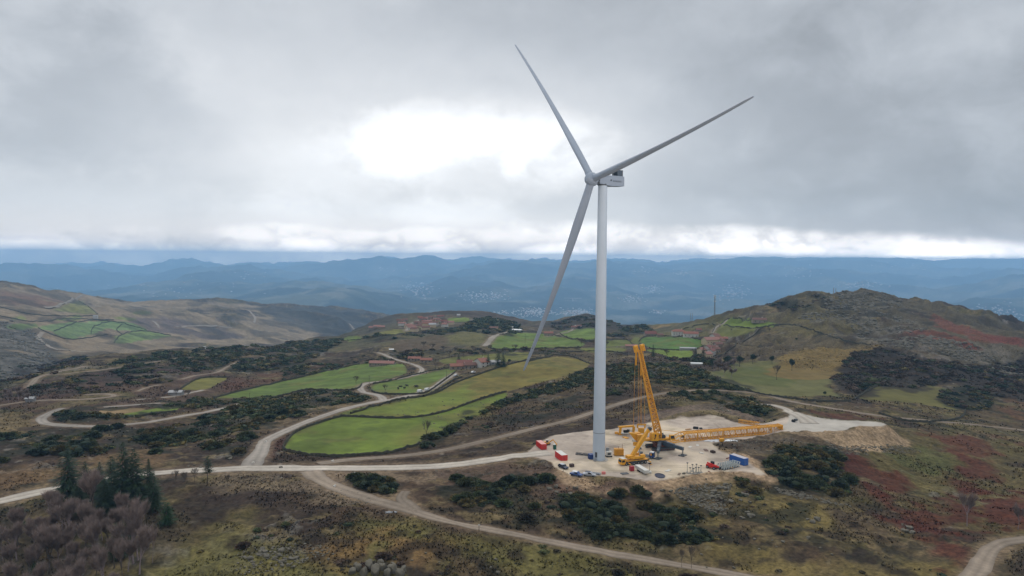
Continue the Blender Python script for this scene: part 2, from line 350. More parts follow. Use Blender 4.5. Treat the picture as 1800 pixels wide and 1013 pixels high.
# heathery slopes between the tracks
zone([(600,800),(700,790),(800,770),(900,740),(1000,715),(1080,690),(1130,690),(1060,715),(960,742),(850,768),(750,792),(660,802)], lin(74,60,50,LK), .85, 4, 3, noise=25, cov=.4)
zone([(720,785),(860,728),(960,695),(1040,670),(1045,700),(940,735),(850,765),(760,785)], lin(108,92,66,LK), .6, 4, 5, noise=12, cov=.1)
zone([(470,800),(600,806),(800,800),(900,782),(960,760),(1030,748),(1040,756),(950,775),(900,798),(800,812),(600,815)], lin(76,62,52,LK), .8, 2, 2, noise=18, cov=.4)
zone([(455,800),(470,775),(500,762),(510,772),(490,795),(470,806)], lin(96,62,50,LK), .7, 2, 2, noise=10, cov=.3)
zone([(740,830),(850,815),(930,812),(985,840),(1020,860),(940,870),(800,850),(720,860)], lin(124,100,84,LK), .75, 4, 5, noise=16, cov=.35)
zone([(560,830),(700,832),(760,828),(740,850),(700,850),(640,848),(600,852)], lin(160,138,112,LK), .8, 3, 4, noise=18, cov=.4)
zone([(380,836),(470,832),(560,840),(600,868),(690,890),(660,898),(560,880),(470,858),(390,860)], lin(146,128,106,LK), .7, 4, 6, noise=18, cov=.35)
zone([(930,835),(985,835),(1010,862),(960,858)], lin(128,102,84,LK), .8, 3, 4, noise=9, cov=.4)
# pad skirts and the cut bank
TANS = lin(184,156,124,.66)
zone([(925,800),(965,815),(990,845),(1040,862),(1080,872),(1130,868),(1150,876),(1200,862),(1260,845),(1350,852),(1362,838),(1330,815),(1300,800),(1255,780),(1290,770),(1200,760),(1000,770)], TANS, .92, 3, 4, noise=25, cov=.6)
zone([(1060,846),(1100,842),(1150,848),(1160,862),(1120,872),(1070,868),(1040,858)], lin(112,88,76,.6), .8, 2, 4, noise=14, cov=.35)
zone([(1255,780),(1300,772),(1380,765),(1420,775),(1380,790),(1320,800),(1290,798)], lin(112,98,82,.6), .8, 3, 4, noise=16, cov=.4)
zone([(1378,757),(1478,757),(1500,752),(1548,746),(1580,765),(1602,782),(1560,788),(1520,796),(1480,788),(1430,772)], lin(182,156,124,.56), .95, 2, 3, noise=20, cov=.7)
zone([(1150,741),(1230,731),(1268,731),(1298,742),(1330,735),(1290,722),(1230,715),(1170,722),(1120,740)], lin(142,126,92,.6), .9, 2, 2, noise=18, cov=.5)
zone([(1100,740),(1170,722),(1240,712),(1300,722),(1350,738),(1330,742),(1300,735),(1250,722),(1190,728),(1120,748)], lin(122,104,96,.6), .7, 1.5, 1.5)
# right hill
zone([(1180,715),(1350,725),(1330,700),(1200,695)], lin(96,84,66,LK), .6, 5, 5, noise=12)
HB = (380, 1100)
zone([(1300,550),(1430,518),(1510,514),(1580,522),(1800,575),(2100,590),(2100,700),(1800,690),(1600,610),(1460,600),(1350,575)], lin(108,98,76,LK), .75, 15, 15, 60, HB, noise=40, cov=.5, seed=71)
zone([(1400,560),(1480,545),(1600,560),(1640,600),(1560,610),(1500,590)], lin(150,144,134,LK), .5, 8, 14, 30, HB, noise=9, cov=-.02, seed=72)
zone([(1520,580),(1700,600),(1800,620),(1800,670),(1650,640),(1560,620)], lin(146,138,128,LK), .5, 8, 14, 30, HB, noise=9, cov=-.02, seed=73)
zone([(1637,554),(1675,567),(1762,597),(1725,602),(1690,590),(1644,572)], lin(132,80,62,LK), .9, 3, 5, 20, HB, noise=30, cov=.8)
zone([(1572,596),(1602,582),(1650,583),(1720,608),(1704,612),(1650,597),(1600,599)], lin(132,80,62,LK), .9, 3, 5, 20, HB, noise=30, cov=.8)
zone([(1730,590),(1800,596),(1800,606),(1750,602)], lin(128,66,54,LK), .8, 3, 5, 20, HB, noise=30, cov=.5)
zone([(1360,545),(1450,535),(1500,550),(1420,570),(1350,565)], lin(122,110,74,LK), .8, 8, 8, 30, HB, noise=30, cov=.3)
zone([(1355,530),(1395,528),(1440,518),(1462,540),(1400,545)], dark, .75, 6, 7, 20, HB, noise=25, cov=.2)
zone([(1470,655),(1500,622),(1545,610),(1600,622),(1640,635),(1750,640),(1850,620),(1850,700),(1740,695),(1670,670),(1620,692),(1560,682),(1520,700),(1462,668)], lin(66,58,52,LK), .88, 4, 7, 18, HB, noise=30, cov=.75, seed=74)
zone([(1660,690),(1700,680),(1745,700),(1720,722),(1670,716)], dark, .8, 3, 5, 18, HB, noise=15, cov=.5)
zone([(1760,700),(1850,690),(1850,760),(1780,740)], lin(122,78,54,LK), .6, 5, 6, 20, HB, noise=20)
GG = lin(142,132,88,LK)
zone([(1240,660),(1268,652),(1300,640),(1350,635),(1400,648),(1465,655),(1455,672),(1465,690),(1495,703),(1440,702),(1370,696),(1320,690),(1285,676)], lin(132,130,80,LK), .95, 3, 5, 20, HB, seed=75, field=True)
zone([(1268,655),(1320,645),(1380,650),(1400,668),(1380,680),(1300,672)], lin(104,112,56,LK), .7, 5, 6, 20, HB, noise=40, cov=.6)
zone([(1345,655),(1380,625),(1440,612),(1530,606),(1548,610),(1500,625),(1478,645),(1462,664),(1400,668)], lin(146,122,70,LK), .9, 4, 6, 20, HB, seed=76)
zone([(1504,702),(1528,685),(1545,678),(1600,682),(1655,682),(1655,705),(1690,722),(1686,733),(1640,739),(1590,737),(1545,726)], lin(126,120,66,LK), .95, 2, 4, 20, HB, field=True, seed=77)
zone([(1290,600),(1380,590),(1480,600),(1540,608),(1440,612),(1350,625),(1300,625)], lin(112,98,72,LK), .8, 6, 8, 20, HB, noise=30, cov=.5)
zone([(1460,535),(1560,530),(1660,548),(1640,575),(1560,560),(1480,560)], lin(66,60,48,LK), .75, 6, 10, 20, HB, noise=28, cov=-.05, seed=78)
zone([(1380,560),(1480,570),(1560,590),(1700,590),(1620,615),(1500,605),(1400,590)], lin(74,62,50,LK), .75, 6, 10, 20, HB, noise=34, cov=-.02, seed=79)
zone([(1640,545),(1800,575),(1850,600),(1760,590),(1680,565)], lin(70,60,48,LK), .7, 6, 10, 20, HB, noise=30, cov=.1, seed=80)
zone([(1350,560),(1450,550),(1520,575),(1440,590),(1340,580)], lin(118,106,66,LK*1.1), .7, 6, 10, 20, HB, noise=36, cov=.1, seed=88)
# the mossy knolls and moor on the left
zone([(0,690),(150,655),(400,640),(480,650),(400,690),(250,720),(0,730)], lin(96,72,62,LK), .75, 8, 8, 30, noise=40, cov=.3, seed=81)
zone([(100,672),(250,645),(360,635),(330,650),(200,672),(110,690)], lin(78,62,58,LK), .7, 6, 6, 30, noise=30, cov=.3, seed=82)
zone([(400,670),(520,650),(600,640),(570,655),(470,680),(400,690)], lin(112,76,58,LK), .7, 5, 6, 20, noise=20, cov=.3, seed=83)
zone([(0,735),(70,745),(60,760),(0,765),(-300,770),(-300,735)], lin(150,130,92,LK), .8, 5, 6, 20, noise=30, cov=.5, seed=84)
zone([(0,830),(150,800),(300,790),(300,815),(150,830),(0,860)], lin(140,112,80,LK), .7, 5, 6, 20, noise=20, cov=.1, seed=85)
zone([(440,735),(560,700),(640,695),(680,700),(640,708),(560,730),(500,750),(450,765)], lin(148,126,96,LK), .7, 4, 6, 20, noise=14, cov=.2, seed=86)
# hillsides behind
VB = (550, 1600)
zone([(560,600),(640,575),(700,555),(860,590),(850,612),(700,605),(580,618)], lin(108,104,72,LK), .7, 8, 10, 40, VB, noise=60, cov=.5, seed=91)
zone([(780,600),(800,585),(840,575),(850,595),(835,608)], lin(128,122,72,LK), .85, 6, 8, 40, VB, seed=92)
zone([(700,600),(790,590),(770,615),(700,615)], lin(112,94,72,LK), .8, 6, 8, 40, VB, seed=93)
zone([(800,547),(860,546),(925,562),(900,575),(840,560)], lin(98,82,70,LK), .8, 8, 8, 40, VB, noise=60, cov=.5, seed=94)
zone([(960,570),(1000,560),(1037,551),(1080,560),(1110,576),(1060,585),(985,582)], lin(74,66,56,LK), .9, 8, 8, 40, VB, noise=40, cov=.6, seed=95)
zone([(1110,580),(1180,560),(1256,552),(1300,560),(1280,590),(1200,595),(1130,598)], lin(120,114,72,LK), .8, 8, 8, 40, VB, noise=60, cov=.5, seed=96)
zone([(1132,575),(1170,571),(1178,573),(1150,579)], lin(172,146,96,LK), .85, 4, 3, 20, VB)
zone([(620,640),(760,620),(850,612),(1000,615),(1040,630),(900,618),(780,632),(640,650)], lin(92,80,58,LK), .6, 6, 6, 30, VB, noise=30, cov=.1, seed=97)
# opposite valley side
OB = (780, 3400)
zone([(-400,500),(0,498),(150,517),(350,530),(470,540),(560,590),(300,620),(0,620),(-400,620)], lin(158,140,114,LK*1.25), .85, 25, 25, 120, OB, noise=200, cov=.55, seed=101)
zone([(0,515),(60,520),(110,530),(80,540),(0,535)], lin(130,88,76,LK), .6, 20, 20, 80, OB, noise=120, cov=.3, seed=102)
zone([(230,560),(330,565),(420,590),(350,600),(260,580)], lin(92,82,88,LK*1.2), .7, 20, 25, 80, OB, noise=120, cov=.5, seed=103)
zone([(470,540),(690,548),(690,575),(600,590),(500,570),(470,550)], lin(84,84,82,LK), .85, 25, 25, 120, OB, noise=200, cov=.6, seed=104)
zone([(-300,560),(0,565),(70,590),(110,620),(90,660),(0,670),(-300,670)], lin(92,90,84,LK), .85, 10, 15, 60, (620,1400), noise=90, cov=.7, seed=105)
zone([(0,570),(50,575),(90,620),(60,660),(0,665)], rock, .6, 8, 15, 30, (620,1400), noise=16, cov=-.05, seed=106)
FG = lin(122,146,92,LK*1.25)
for pp, cc in (([(67,577),(95,570),(140,566),(195,565),(215,570),(190,578),(160,588),(130,596),(103,590),(95,583)], FG), ([(190,570),(225,566),(257,580),(240,582),(200,580)], FG*.95),
               ([(200,600),(215,588),(250,582),(300,590),(280,594),(220,604)], lin(136,158,92,LK)), ([(92,545),(137,529),(155,538),(170,552),(130,550)], lin(146,146,88,LK)),
               ([(14,574),(40,569),(66,570),(60,578),(30,580)], lin(120,140,80,LK)), ([(200,558),(240,560),(225,564)], lin(140,150,80,LK)), ([(230,548),(262,548),(262,553),(236,553)], lin(150,155,90,LK)),
               ([(20,558),(38,555),(45,562),(25,563)], lin(146,150,90,LK)), ([(115,557),(142,554),(142,561),(120,562)], lin(136,146,84,LK)), ([(90,562),(118,560),(116,564)], lin(140,146,84,LK))):
    zone(pp, cc, .95, 4, 6, 40, OB, field=True, var=.25)
# pastures and meadows
GR = lin(114,132,54,.70); GR2 = lin(104,124,56,.68); OL = lin(136,124,64,.6)
FIELDS = dict(
 barn=([(378,699),(430,686),(525,665),(632,641),(700,640),(714,648),(710,658),(665,670),(640,673),(628,682),(600,685),(540,684),(505,692),(457,702),(412,700)], GR2),
 cows=([(653,686),(660,676),(711,666),(756,655),(794,648),(800,652),(783,666),(758,683),(739,691),(697,693),(664,690)], GR2),
 dome=([(612,729),(680,712),(740,700),(770,686),(800,672),(850,655),(900,640),(970,628),(1000,629),(1035,640),(1018,652),(980,665),(930,678),(860,697),(790,720),(740,732),(690,734),(640,734)], OL),
 front=([(501,791),(508,774),(530,757),(600,733),(690,735),(760,727),(850,702),(890,690),(880,706),(850,725),(800,745),(745,775),(720,784),(680,794),(600,800),(540,798)], GR*.92),
 small=([(318,682),(350,666),(398,665),(390,671),(364,684),(338,686)], lin(134,130,66,.6)),
 strip=([(212,730),(260,720),(307,716),(308,722),(240,732)], GR),
 straw=([(163,730),(185,720),(225,718),(256,720),(215,728)], lin(160,136,100,.6)),
 hamlet=([(772,634),(822,626),(900,620),(935,622),(920,633),(880,636),(800,641)], lin(122,122,62,.6)),
 upper=([(858,610),(867,599),(878,590),(919,585),(961,588),(1017,599),(1022,609),(961,611),(878,613)], GR2*1.05),
 side=([(983,585),(1017,578),(1042,576),(1044,597),(1003,594)], GR2*1.1),
 side_low=([(1020,613),(1060,611),(1095,612),(1095,618),(1040,620)], lin(120,124,62,.6)),
 side_mid=([(1060,600),(1100,598),(1110,606),(1065,610)], lin(112,120,58,.6)),
 village=([(1123,602),(1137,593),(1197,593),(1236,599),(1242,606),(1217,614),(1150,613)], lin(98,130,62,.6)),
 village_low=([(1135,616),(1165,615),(1213,616),(1215,630),(1190,632),(1160,622)], GR),
 terrace=([(1267,571),(1283,561),(1318,563),(1368,571),(1320,576)], lin(118,136,54,.6)),
 terrace_low=([(1252,588),(1266,574),(1330,578),(1290,592)], lin(116,118,62,.6)),
 lane_side=([(1128,600),(1122,608),(1110,600),(1118,592)], lin(110,116,60,.6)),
 west=([(600,597),(617,591),(636,594),(617,600)], GR), west_up=([(668,584),(717,579),(724,584),(680,590)], lin(134,132,68,.6)),
 ridge=([(788,560),(822,559),(822,565),(795,566)], GR), bank=([(742,690),(770,672),(795,668),(770,684),(745,694)], lin(124,124,60,.6)),
)
FPOLY = {}
for i, (k, (pp, cc)) in enumerate(FIELDS.items()):
    FPOLY[k] = zone(pp, cc, .97, .8, .8, 14, (150, 1500), field=True, seed=200 + i, var=.2)
for k_, key_ in enumerate(('barn','cows','dome','front','upper','village')):
    P_ = FPOLY[key_]; s_, sd_ = poly_sd(P_, 6, .5, 8)
    w_ = sstep(0, 3, sd_) * sstep(.15, .6, fbm(XX[s_], YY[s_], 26, 4, 340 + k_)) * .55
    C[s_] = C[s_] * (1 - w_[..., None]) + lin(128,122,66,.6) * w_[..., None]
    w_ = sstep(0, 3, sd_) * sstep(.3, .7, fbm(XX[s_], YY[s_], 11, 3, 350 + k_)) * .4
    C[s_] = C[s_] * (1 - w_[..., None]) + lin(84,98,50,.55) * w_[..., None]
    w_ = (1 - sstep(.3, 3.2, sd_)) * sstep(-.5, .5, sd_) * .6 * sstep(-.3, .3, fbm(XX[s_], YY[s_], 9, 2, 360 + k_))
    C[s_] = C[s_] * (1 - w_[..., None]) + lin(104,88,62,.55) * w_[..., None]
# in the dome pasture the grass greens towards its lower end; old dung-brown tufts on its crown
zone([(612,729),(680,712),(760,695),(830,675),(860,680),(790,715),(740,732),(640,734)], GR*.95, .75, 8, 8, 30, (250,600), noise=60, cov=.7)
zone([(700,770),(760,740),(850,705),(850,725),(760,770),(720,784)], lin(136,126,66,.6), .5, 8, 8, 30, (250,600), noise=60, cov=.5)
for (px, py) in ((902,655),(888,662),(920,664),(978,634),(1000,643),(968,650),(960,658)):
    zone([(px-9,py),(px,py-2),(px+9,py),(px,py+2)], lin(100,84,46,.6), .5, 2, 2, 4, (250,600))
# where the scrub grows (image outline, spacing, smallest, largest, share of brown heath, threshold, patch size, distance band)
G1 = [([(-60,775),(0,765),(60,757),(150,752),(250,752),(330,745),(385,730),(430,722),(480,706),(500,712),(470,740),(440,775),(440,800),(400,800),(340,790),(280,800),(220,790),(140,805),(80,800),(0,815),(-60,820)], 3.7, 1.8, 3.3, 0, -.06, 14, None),
 ([(385,722),(420,700),(470,697),(530,690),(600,690),(650,700),(640,706),(590,712),(540,728),(500,742),(470,752),(450,745),(470,725)], 3.8, 2.0, 3.4, 0, -.25, 16, None),
 ([(100,722),(170,712),(290,705),(400,700),(450,705),(380,712),(330,722),(200,738),(110,742)], 4.2, 1.8, 3.2, 0, -.04, 14, None),
 ([(750,778),(790,742),(850,714),(930,690),(990,670),(1036,648),(1046,664),(985,688),(905,708),(855,726),(805,752),(765,782)], 3.4, 1.7, 3.2, 0, -.45, 14, None),
 ([(1085,650),(1130,640),(1165,636),(1220,650),(1290,668),(1328,686),(1285,688),(1200,680),(1140,672),(1090,672)], 4.4, 2.2, 3.8, 0, -.5, 18, None),
 ([(1180,690),(1230,688),(1300,698),(1350,716),(1350,733),(1310,728),(1260,708),(1195,704)], 3.8, 1.8, 3.2, 0, -.1, 12, None),
 ([(1290,700),(1330,705),(1352,722),(1340,736),(1310,722)], 3.2, 1.9, 3.2, 0, -.5, 12, None),
 ([(775,862),(830,835),(880,828),(940,836),(975,848),(965,878),(900,888),(840,895),(790,885)], 3.0, 1.5, 2.8, 0, -.14, 10, None),
 ([(990,870),(1050,868),(1110,868),(1150,885),(1160,915),(1130,938),(1060,946),(1010,930),(985,900)], 2.8, 1.6, 3.0, 0, -.28, 11, None),
 ([(1150,905),(1200,890),(1228,910),(1235,945),(1200,965),(1150,955),(1120,940)], 3.1, 1.6, 3.0, 0, -.1, 10, None),
 ([(870,890),(950,885),(1000,900),(1000,925),(930,925),(870,915)], 4.2, 1.2, 2.4, .2, -.1, 9, None),
 ([(1368,792),(1400,782),(1460,786),(1485,808),(1492,850),(1482,874),(1432,868),(1380,852),(1345,832),(1340,815),(1365,808)], 3.0, 1.7, 3.0, 0, -.4, 14, None),
 ([(1300,838),(1345,838),(1400,858),(1350,868),(1295,855)], 3.4, 1.3, 2.4, 0, -.1, 9, None),
 ([(1090,830+22),(1150,880),(1220,868),(1300,860),(1350,880),(1330,920),(1250,900),(1160,885)], 5, 1.0, 2.0, .2, .15, 9, None),
 ([(622,836),(650,835),(690,850),(702,862),(690,872),(650,866),(622,856)], 1.9, 1.5, 2.4, 0, -1.0, 12, None),
 ([(1470,655),(1500,622),(1545,610),(1600,622),(1640,635),(1750,640),(1850,620),(1850,700),(1740,695),(1670,670),(1620,692),(1560,682),(1520,700),(1462,668)], 6.0, 2.2, 4.2, .75, -.35, 25, HB),
 ([(1655,693),(1700,680),(1748,700),(1722,724),(1665,718)], 4.6, 2.0, 3.6, .3, -.2, 16, HB),
 ([(1490,712),(1560,722),(1640,738),(1700,735),(1690,745),(1620,748),(1540,735),(1490,720)], 5.0, 1.6, 3.0, .2, -.05, 10, HB),
 ([(200,636),(350,612),(440,606),(560,600),(600,598),(560,625),(520,645),(440,655),(380,650),(300,640),(220,650)], 6.6, 2.4, 4.6, .1, -.12, 26, (400,1200)),
 ([(500,650),(560,640),(600,645),(560,660),(500,668)], 5.5, 2, 4, .1, -.1, 20, (400,1200)),
 ([(-40,640),(60,672),(150,655),(330,640),(440,645),(330,665),(200,690),(60,700),(-40,700)], 7.0, 2.0, 4, .4, .15, 20, (380,900)),
 ([(1040,650),(1080,640),(1110,645),(1100,690),(1060,700),(1040,690)], 4.4, 1.7, 3.2, .1, -.1, 14, None),
 ([(560,905),(700,905),(830,935),(1000,965),(1200,1000),(1200,1030),(600,1030),(400,1010),(350,960),(450,930)], 6.2, .8, 1.9, .5, .22, 9, None),
 ([(1240,930),(1500,940),(1680,990),(1680,1040),(1300,1020)], 7.0, .7, 1.6, .5, .25, 9, None),
 ([(640,1000),(560,1010),(600,985),(700,975),(780,985),(790,1010),(700,1020)], 2.2, .9, 1.6, 1.0, .0, 8, None),
 ([(840,800-60),(950,712),(1040,690),(1060,705),(960,735),(860,760)], 6.5, 1.0, 2.2, .3, .05, 14, None),
 ([(1150,870),(1290,862),(1420,875),(1400,940),(1250,950),(1240,900)], 6.5, .9, 2.0, .3, .15, 10, None),
 ([(820,575),(860,560),(905,572),(912,588),(870,610),(850,592),(838,600)], 9, 4, 7, 0, -.5, 60, (900,1500)),
 ([(770,600),(820,575),(850,566),(830,580),(790,605)], 9, 4, 6, 0, -.4, 60, (900,1500)),
 ([(545,602),(650,590),(720,588),(820,572),(830,578),(740,594),(680,598),(600,606)], 10, 3, 5, .1, -.2, 60, (700,1500)),
 ([(1060,590),(1110,578),(1135,573),(1140,585),(1090,592)], 9, 4, 6, 0, -.5, 60, (900,1500)),
 ([(960,575),(1000,562),(1037,553),(1090,566),(1110,576),(1050,580)], 12, 3, 5, .5, -.1, 60, (1000,1600)),
 ([(1130,640),(1180,632),(1230,640),(1290,648),(1300,640),(1250,632),(1230,625)], 6, 2.4, 4.4, .2, -.3, 25, None),
 ([(560,640),(700,618),(850,615),(1000,618),(980,624),(850,625),(760,632),(640,640)], 8, 2, 4, .4, .0, 25, (500,1100)),
 ([(20,650),(80,640),(150,625),(130,645),(60,668)], 7, 2, 4, .6, -.2, 25, (380,1000)),
 ([(0,880),(60,900),(110,905),(60,940),(0,930)], 4, 1, 2.2, .2, -.1, 9, None),
 ([(1350,535),(1400,528),(1440,518),(1465,545),(1400,555)], 9, 2.4, 5, .5, -.2, 40, HB),
]
for i_, g_ in enumerate(G1):
    zone(g_[0], lin(50,52,38,LK) if g_[4] < .5 else lin(60,50,42,LK), .82, 3, 4, 14, g_[7], noise=g_[6], cov=-g_[5] - .12, seed=1000 + 13 * i_)
# worn ground along the roads
mixc(C, lin(150,128,104,.56), .75 * NEARROAD * (.6 + .4 * sstep(-.4, .4, n_b + n_c)))
# the pad itself
s, sd = poly_sd(PAD, 20, 1.2, 8)
w = sstep(-.6, .6, sd)[..., None]
pv = fbm(XX[s], YY[s], 14, 5, 301); pv2 = fbm(XX[s] * .4, YY[s], 4, 3, 305)
pc = lin(202,186,170,.68) * (1 - .22 * sstep(.2, .6, fbm(XX[s] * .35 + YY[s] * .9, YY[s] * .35 - XX[s], 6, 3, 315))[..., None]) * (1 + .13 * pv[..., None] + .10 * pv2[..., None]) + (lin(214,196,170,.66) - lin(188,172,158,.6)) * (sstep(.0, .5, fbm(XX[s], YY[s], 30, 3, 309))[..., None])
C[s] = C[s] * (1 - w) + pc * w; FIELD[s] = np.maximum(FIELD[s], w[..., 0])
s, sd = poly_sd(PLAT, 20, 1.5, 8); w = sstep(-.6, .6, sd)[..., None]
C[s] = C[s] * (1 - w) + lin(204,196,184,.66) * (1 + .1 * fbm(XX[s], YY[s], 10, 4, 311)[..., None]) * w; FIELD[s] = np.maximum(FIELD[s], w[..., 0])
r_ = np.random.default_rng(31)
s, sd = poly_sd(PAD, 20)
for k_ in range(26):
    x0_, y0_ = r_.uniform(PAD[:, 0].min(), PAD[:, 0].max()), r_.uniform(PAD[:, 1].min(), PAD[:, 1].max()); a_ = r_.normal(.25, .5); L_ = r_.uniform(15, 60); cu_ = r_.normal(0, .012)
    q_ = [(x0_, y0_)]
    for j_ in range(14): a_ += cu_ * L_ / 14; q_.append((q_[-1][0] + cos(a_) * L_ / 14, q_[-1][1] + sin(a_) * L_ / 14))
    d_, _t = seg_dist(XX[s], YY[s], q_, False); m_ = ((1 - sstep(.25, .75, np.abs(d_ - 1.1))) * sstep(0, 2, sd) * .30)[..., None]
    C[s] = C[s] * (1 - m_) + (lin(130,116,104,.6) if k_ % 3 else lin(222,210,190,.66)) * m_
GRIDZ[s] += sstep(1, 5, sd) * sstep(.1, .6, fbm(XX[s], YY[s], 9, 3, 333)) * .45 * sstep(268, 290, YY[s]) * (1 - sstep(-9, 6, XX[s] - 38))
# far country: woods, clearings, farmland on the valley floor
fw = sstep(4300, 6000, YY)
_m = sstep(900, 1500, YY)
Dm = sstep(.1, .5, fbm(XX, YY, 110, 5, 181)) * _m
mixc(C, lin(64,60,56,LK), .55 * Dm)
C *= (1 + _m * (.22 * fbm(XX, YY, 45, 4, 185)))[..., None]
C0 = np.zeros(ZZ.shape + (3,)) + lin(62,74,62,.5)
f1 = fbm(XX, YY, 900, 5, 401); f2 = fbm(XX, YY, 260, 3, 411)
mixc(C0, lin(112,112,90,.6), .8 * sstep(.0, .5, f1)); mixc(C0, lin(160,154,138,.6), .45 * sstep(.35, .75, f2 + .5 * f1)); mixc(C0, lin(40,52,44,.4), .7 * sstep(.1, .5, -f1 + .3 * f2))
C = C * (1 - fw[..., None]) + C0 * fw[..., None]
# small relief: tussocks and stones, none on the pad, roads and pastures
rough = (1 - np.clip(FIELD * 1.2, 0, 1)) * (1 - np.clip(NEARROAD * 1.5, 0, 1))
GRIDZ += rough * (fbm(XX, YY, 9, 3, 501) * .55 + np.maximum(fbm(XX, YY, 2.6, 2, 507), 0) * .5) * (1 - sstep(900, 1800, YY))
GRIDZ += rough * Rk * .8 * np.maximum(fbm(XX, YY, 4, 2, 511), 0) * (1 - sstep(900, 1800, YY))
# crags along the crest of the right-hand hill and the far knolls
_crag = sstep(.25, .6, XX / YY) * _w(950, 1150, 1250, 1500)
GRIDZ += _crag * np.maximum(ridged(XX, YY, 60, 4, 521) - .55, 0) * 26

# ------------------------------------------------------------------ materials
MATS = {}
def rgba(c, a=1.0): return (float(c[0]), float(c[1]), float(c[2]), a)
def mat(name, col, rough=.7, metal=0.0, var=.12, scale=1.5, bump=0.0, spec=.4, attr=False, coat=0.0):
    if name in MATS: return MATS[name]
    m = bpy.data.materials.new(name); m.use_nodes = True; nt = m.node_tree; N = nt.nodes; L = nt.links
    b = N['Principled BSDF']; b.inputs['Roughness'].default_value = rough; b.inputs['Metallic'].default_value = metal
    b.inputs['Specular IOR Level'].default_value = spec; b.inputs['Coat Weight'].default_value = coat
    tc = N.new('ShaderNodeTexCoord'); nz = N.new('ShaderNodeTexNoise'); nz.inputs['Scale'].default_value = scale; nz.inputs['Detail'].default_value = 5; nz.inputs['Roughness'].default_value = .6
    L.new(tc.outputs['Object'], nz.inputs['Vector'])
    mr = N.new('ShaderNodeMapRange'); mr.inputs['From Min'].default_value = .25; mr.inputs['From Max'].default_value = .75; mr.inputs['To Min'].default_value = 1 - var; mr.inputs['To Max'].default_value = 1 + var
    L.new(nz.outputs[0], mr.inputs['Value'])
    sc = N.new('ShaderNodeVectorMath'); sc.operation = 'SCALE'; L.new(mr.outputs[0], sc.inputs['Scale'])
    if attr:
        at_ = N.new('ShaderNodeAttribute'); at_.attribute_name = 'Col'; L.new(at_.outputs['Color'], sc.inputs[0])
    else:
        sc.inputs[0].default_value = (float(col[0]), float(col[1]), float(col[2]))
    L.new(sc.outputs[0], b.inputs['Base Color'])
    if bump:
        bp = N.new('ShaderNodeBump'); bp.inputs['Strength'].default_value = .6; bp.inputs['Distance'].default_value = bump; L.new(nz.outputs[0], bp.inputs['Height']); L.new(bp.outputs[0], b.inputs['Normal'])
    MATS[name] = m; return m
def tag(o, label=None, cat=None, group=None, kind=None):
    if label: o['label'] = label
    if cat: o['category'] = cat
    if group: o['group'] = group
    if kind: o['kind'] = kind
    return o
def raw_mesh(name, co, faces, m, cols=None, smooth=False, sizes=None):
    """big mesh from arrays; faces is (n, k)"""
    me = bpy.data.meshes.new(name); co = np.asarray(co, np.float32); faces = np.asarray(faces, np.int32)
    k = faces.shape[1]
    me.vertices.add(len(co)); me.vertices.foreach_set('co', co.ravel())
    me.loops.add(faces.size); me.loops.foreach_set('vertex_index', faces.ravel())
    me.polygons.add(len(faces)); me.polygons.foreach_set('loop_start', np.arange(len(faces), dtype=np.int32) * k)
    if smooth: me.polygons.foreach_set('use_smooth', np.ones(len(faces), bool))
    me.update(calc_edges=True)
    if cols is not None:
        a = me.color_attributes.new('Col', 'FLOAT_COLOR', 'POINT'); c4 = np.ones((len(co), 4), np.float32); c4[:, :3] = cols; a.data.foreach_set('color', c4.ravel())
    me.materials.append(m); return me
def link(name, me, parent=None, loc=None):
    o = bpy.data.objects.new(name, me); COL.objects.link(o)
    if parent is not None: o.parent = parent
    if loc is not None: o.location = loc
    return o

def ground_material():
    m = bpy.data.materials.new('ground'); m.use_nodes = True; nt = m.node_tree; N = nt.nodes; L = nt.links
    b = N['Principled BSDF']; b.inputs['Roughness'].default_value = .95; b.inputs['Specular IOR Level'].default_value = .12
    at_ = N.new('ShaderNodeAttribute'); at_.attribute_name = 'Col'; geo = N.new('ShaderNodeNewGeometry')
    def nz(scale, det, rough=.65):
        n = N.new('ShaderNodeTexNoise'); n.inputs['Scale'].default_value = scale; n.inputs['Detail'].default_value = det; n.inputs['Roughness'].default_value = rough; L.new(geo.outputs['Position'], n.inputs['Vector']); return n.outputs[0]
    def mr(v, a, b_, c, d):
        n = N.new('ShaderNodeMapRange'); L.new(v, n.inputs['Value'])
        for k, x in zip(('From Min', 'From Max', 'To Min', 'To Max'), (a, b_, c, d)): n.inputs[k].default_value = x
        return n.outputs[0]
    fa = N.new('ShaderNodeAttribute'); fa.attribute_name = 'Smooth'
    n1 = nz(.55, 5, .7); n2 = nz(.09, 4)
    mul = N.new('ShaderNodeMath'); mul.operation = 'MULTIPLY'; L.new(mr(n1, .32, .68, .42, 1.62), mul.inputs[0]); L.new(mr(n2, .3, .7, .8, 1.2), mul.inputs[1])
    mx = N.new('ShaderNodeMix'); mx.data_type = 'FLOAT'; L.new(fa.outputs['Fac'], mx.inputs['Factor']); L.new(mul.outputs[0], mx.inputs['A']); L.new(mr(n2, .32, .68, .84, 1.16), mx.inputs['B'])
    sc = N.new('ShaderNodeVectorMath'); sc.operation = 'SCALE'; L.new(at_.outputs['Color'], sc.inputs[0]); L.new(mx.outputs['Result'], sc.inputs['Scale'])
    L.new(sc.outputs[0], b.inputs['Base Color'])
    bp = N.new('ShaderNodeBump'); bp.inputs['Strength'].default_value = .5; bp.inputs['Distance'].default_value = .35; L.new(n1, bp.inputs['Height']); L.new(bp.outputs[0], b.inputs['Normal'])
    return m
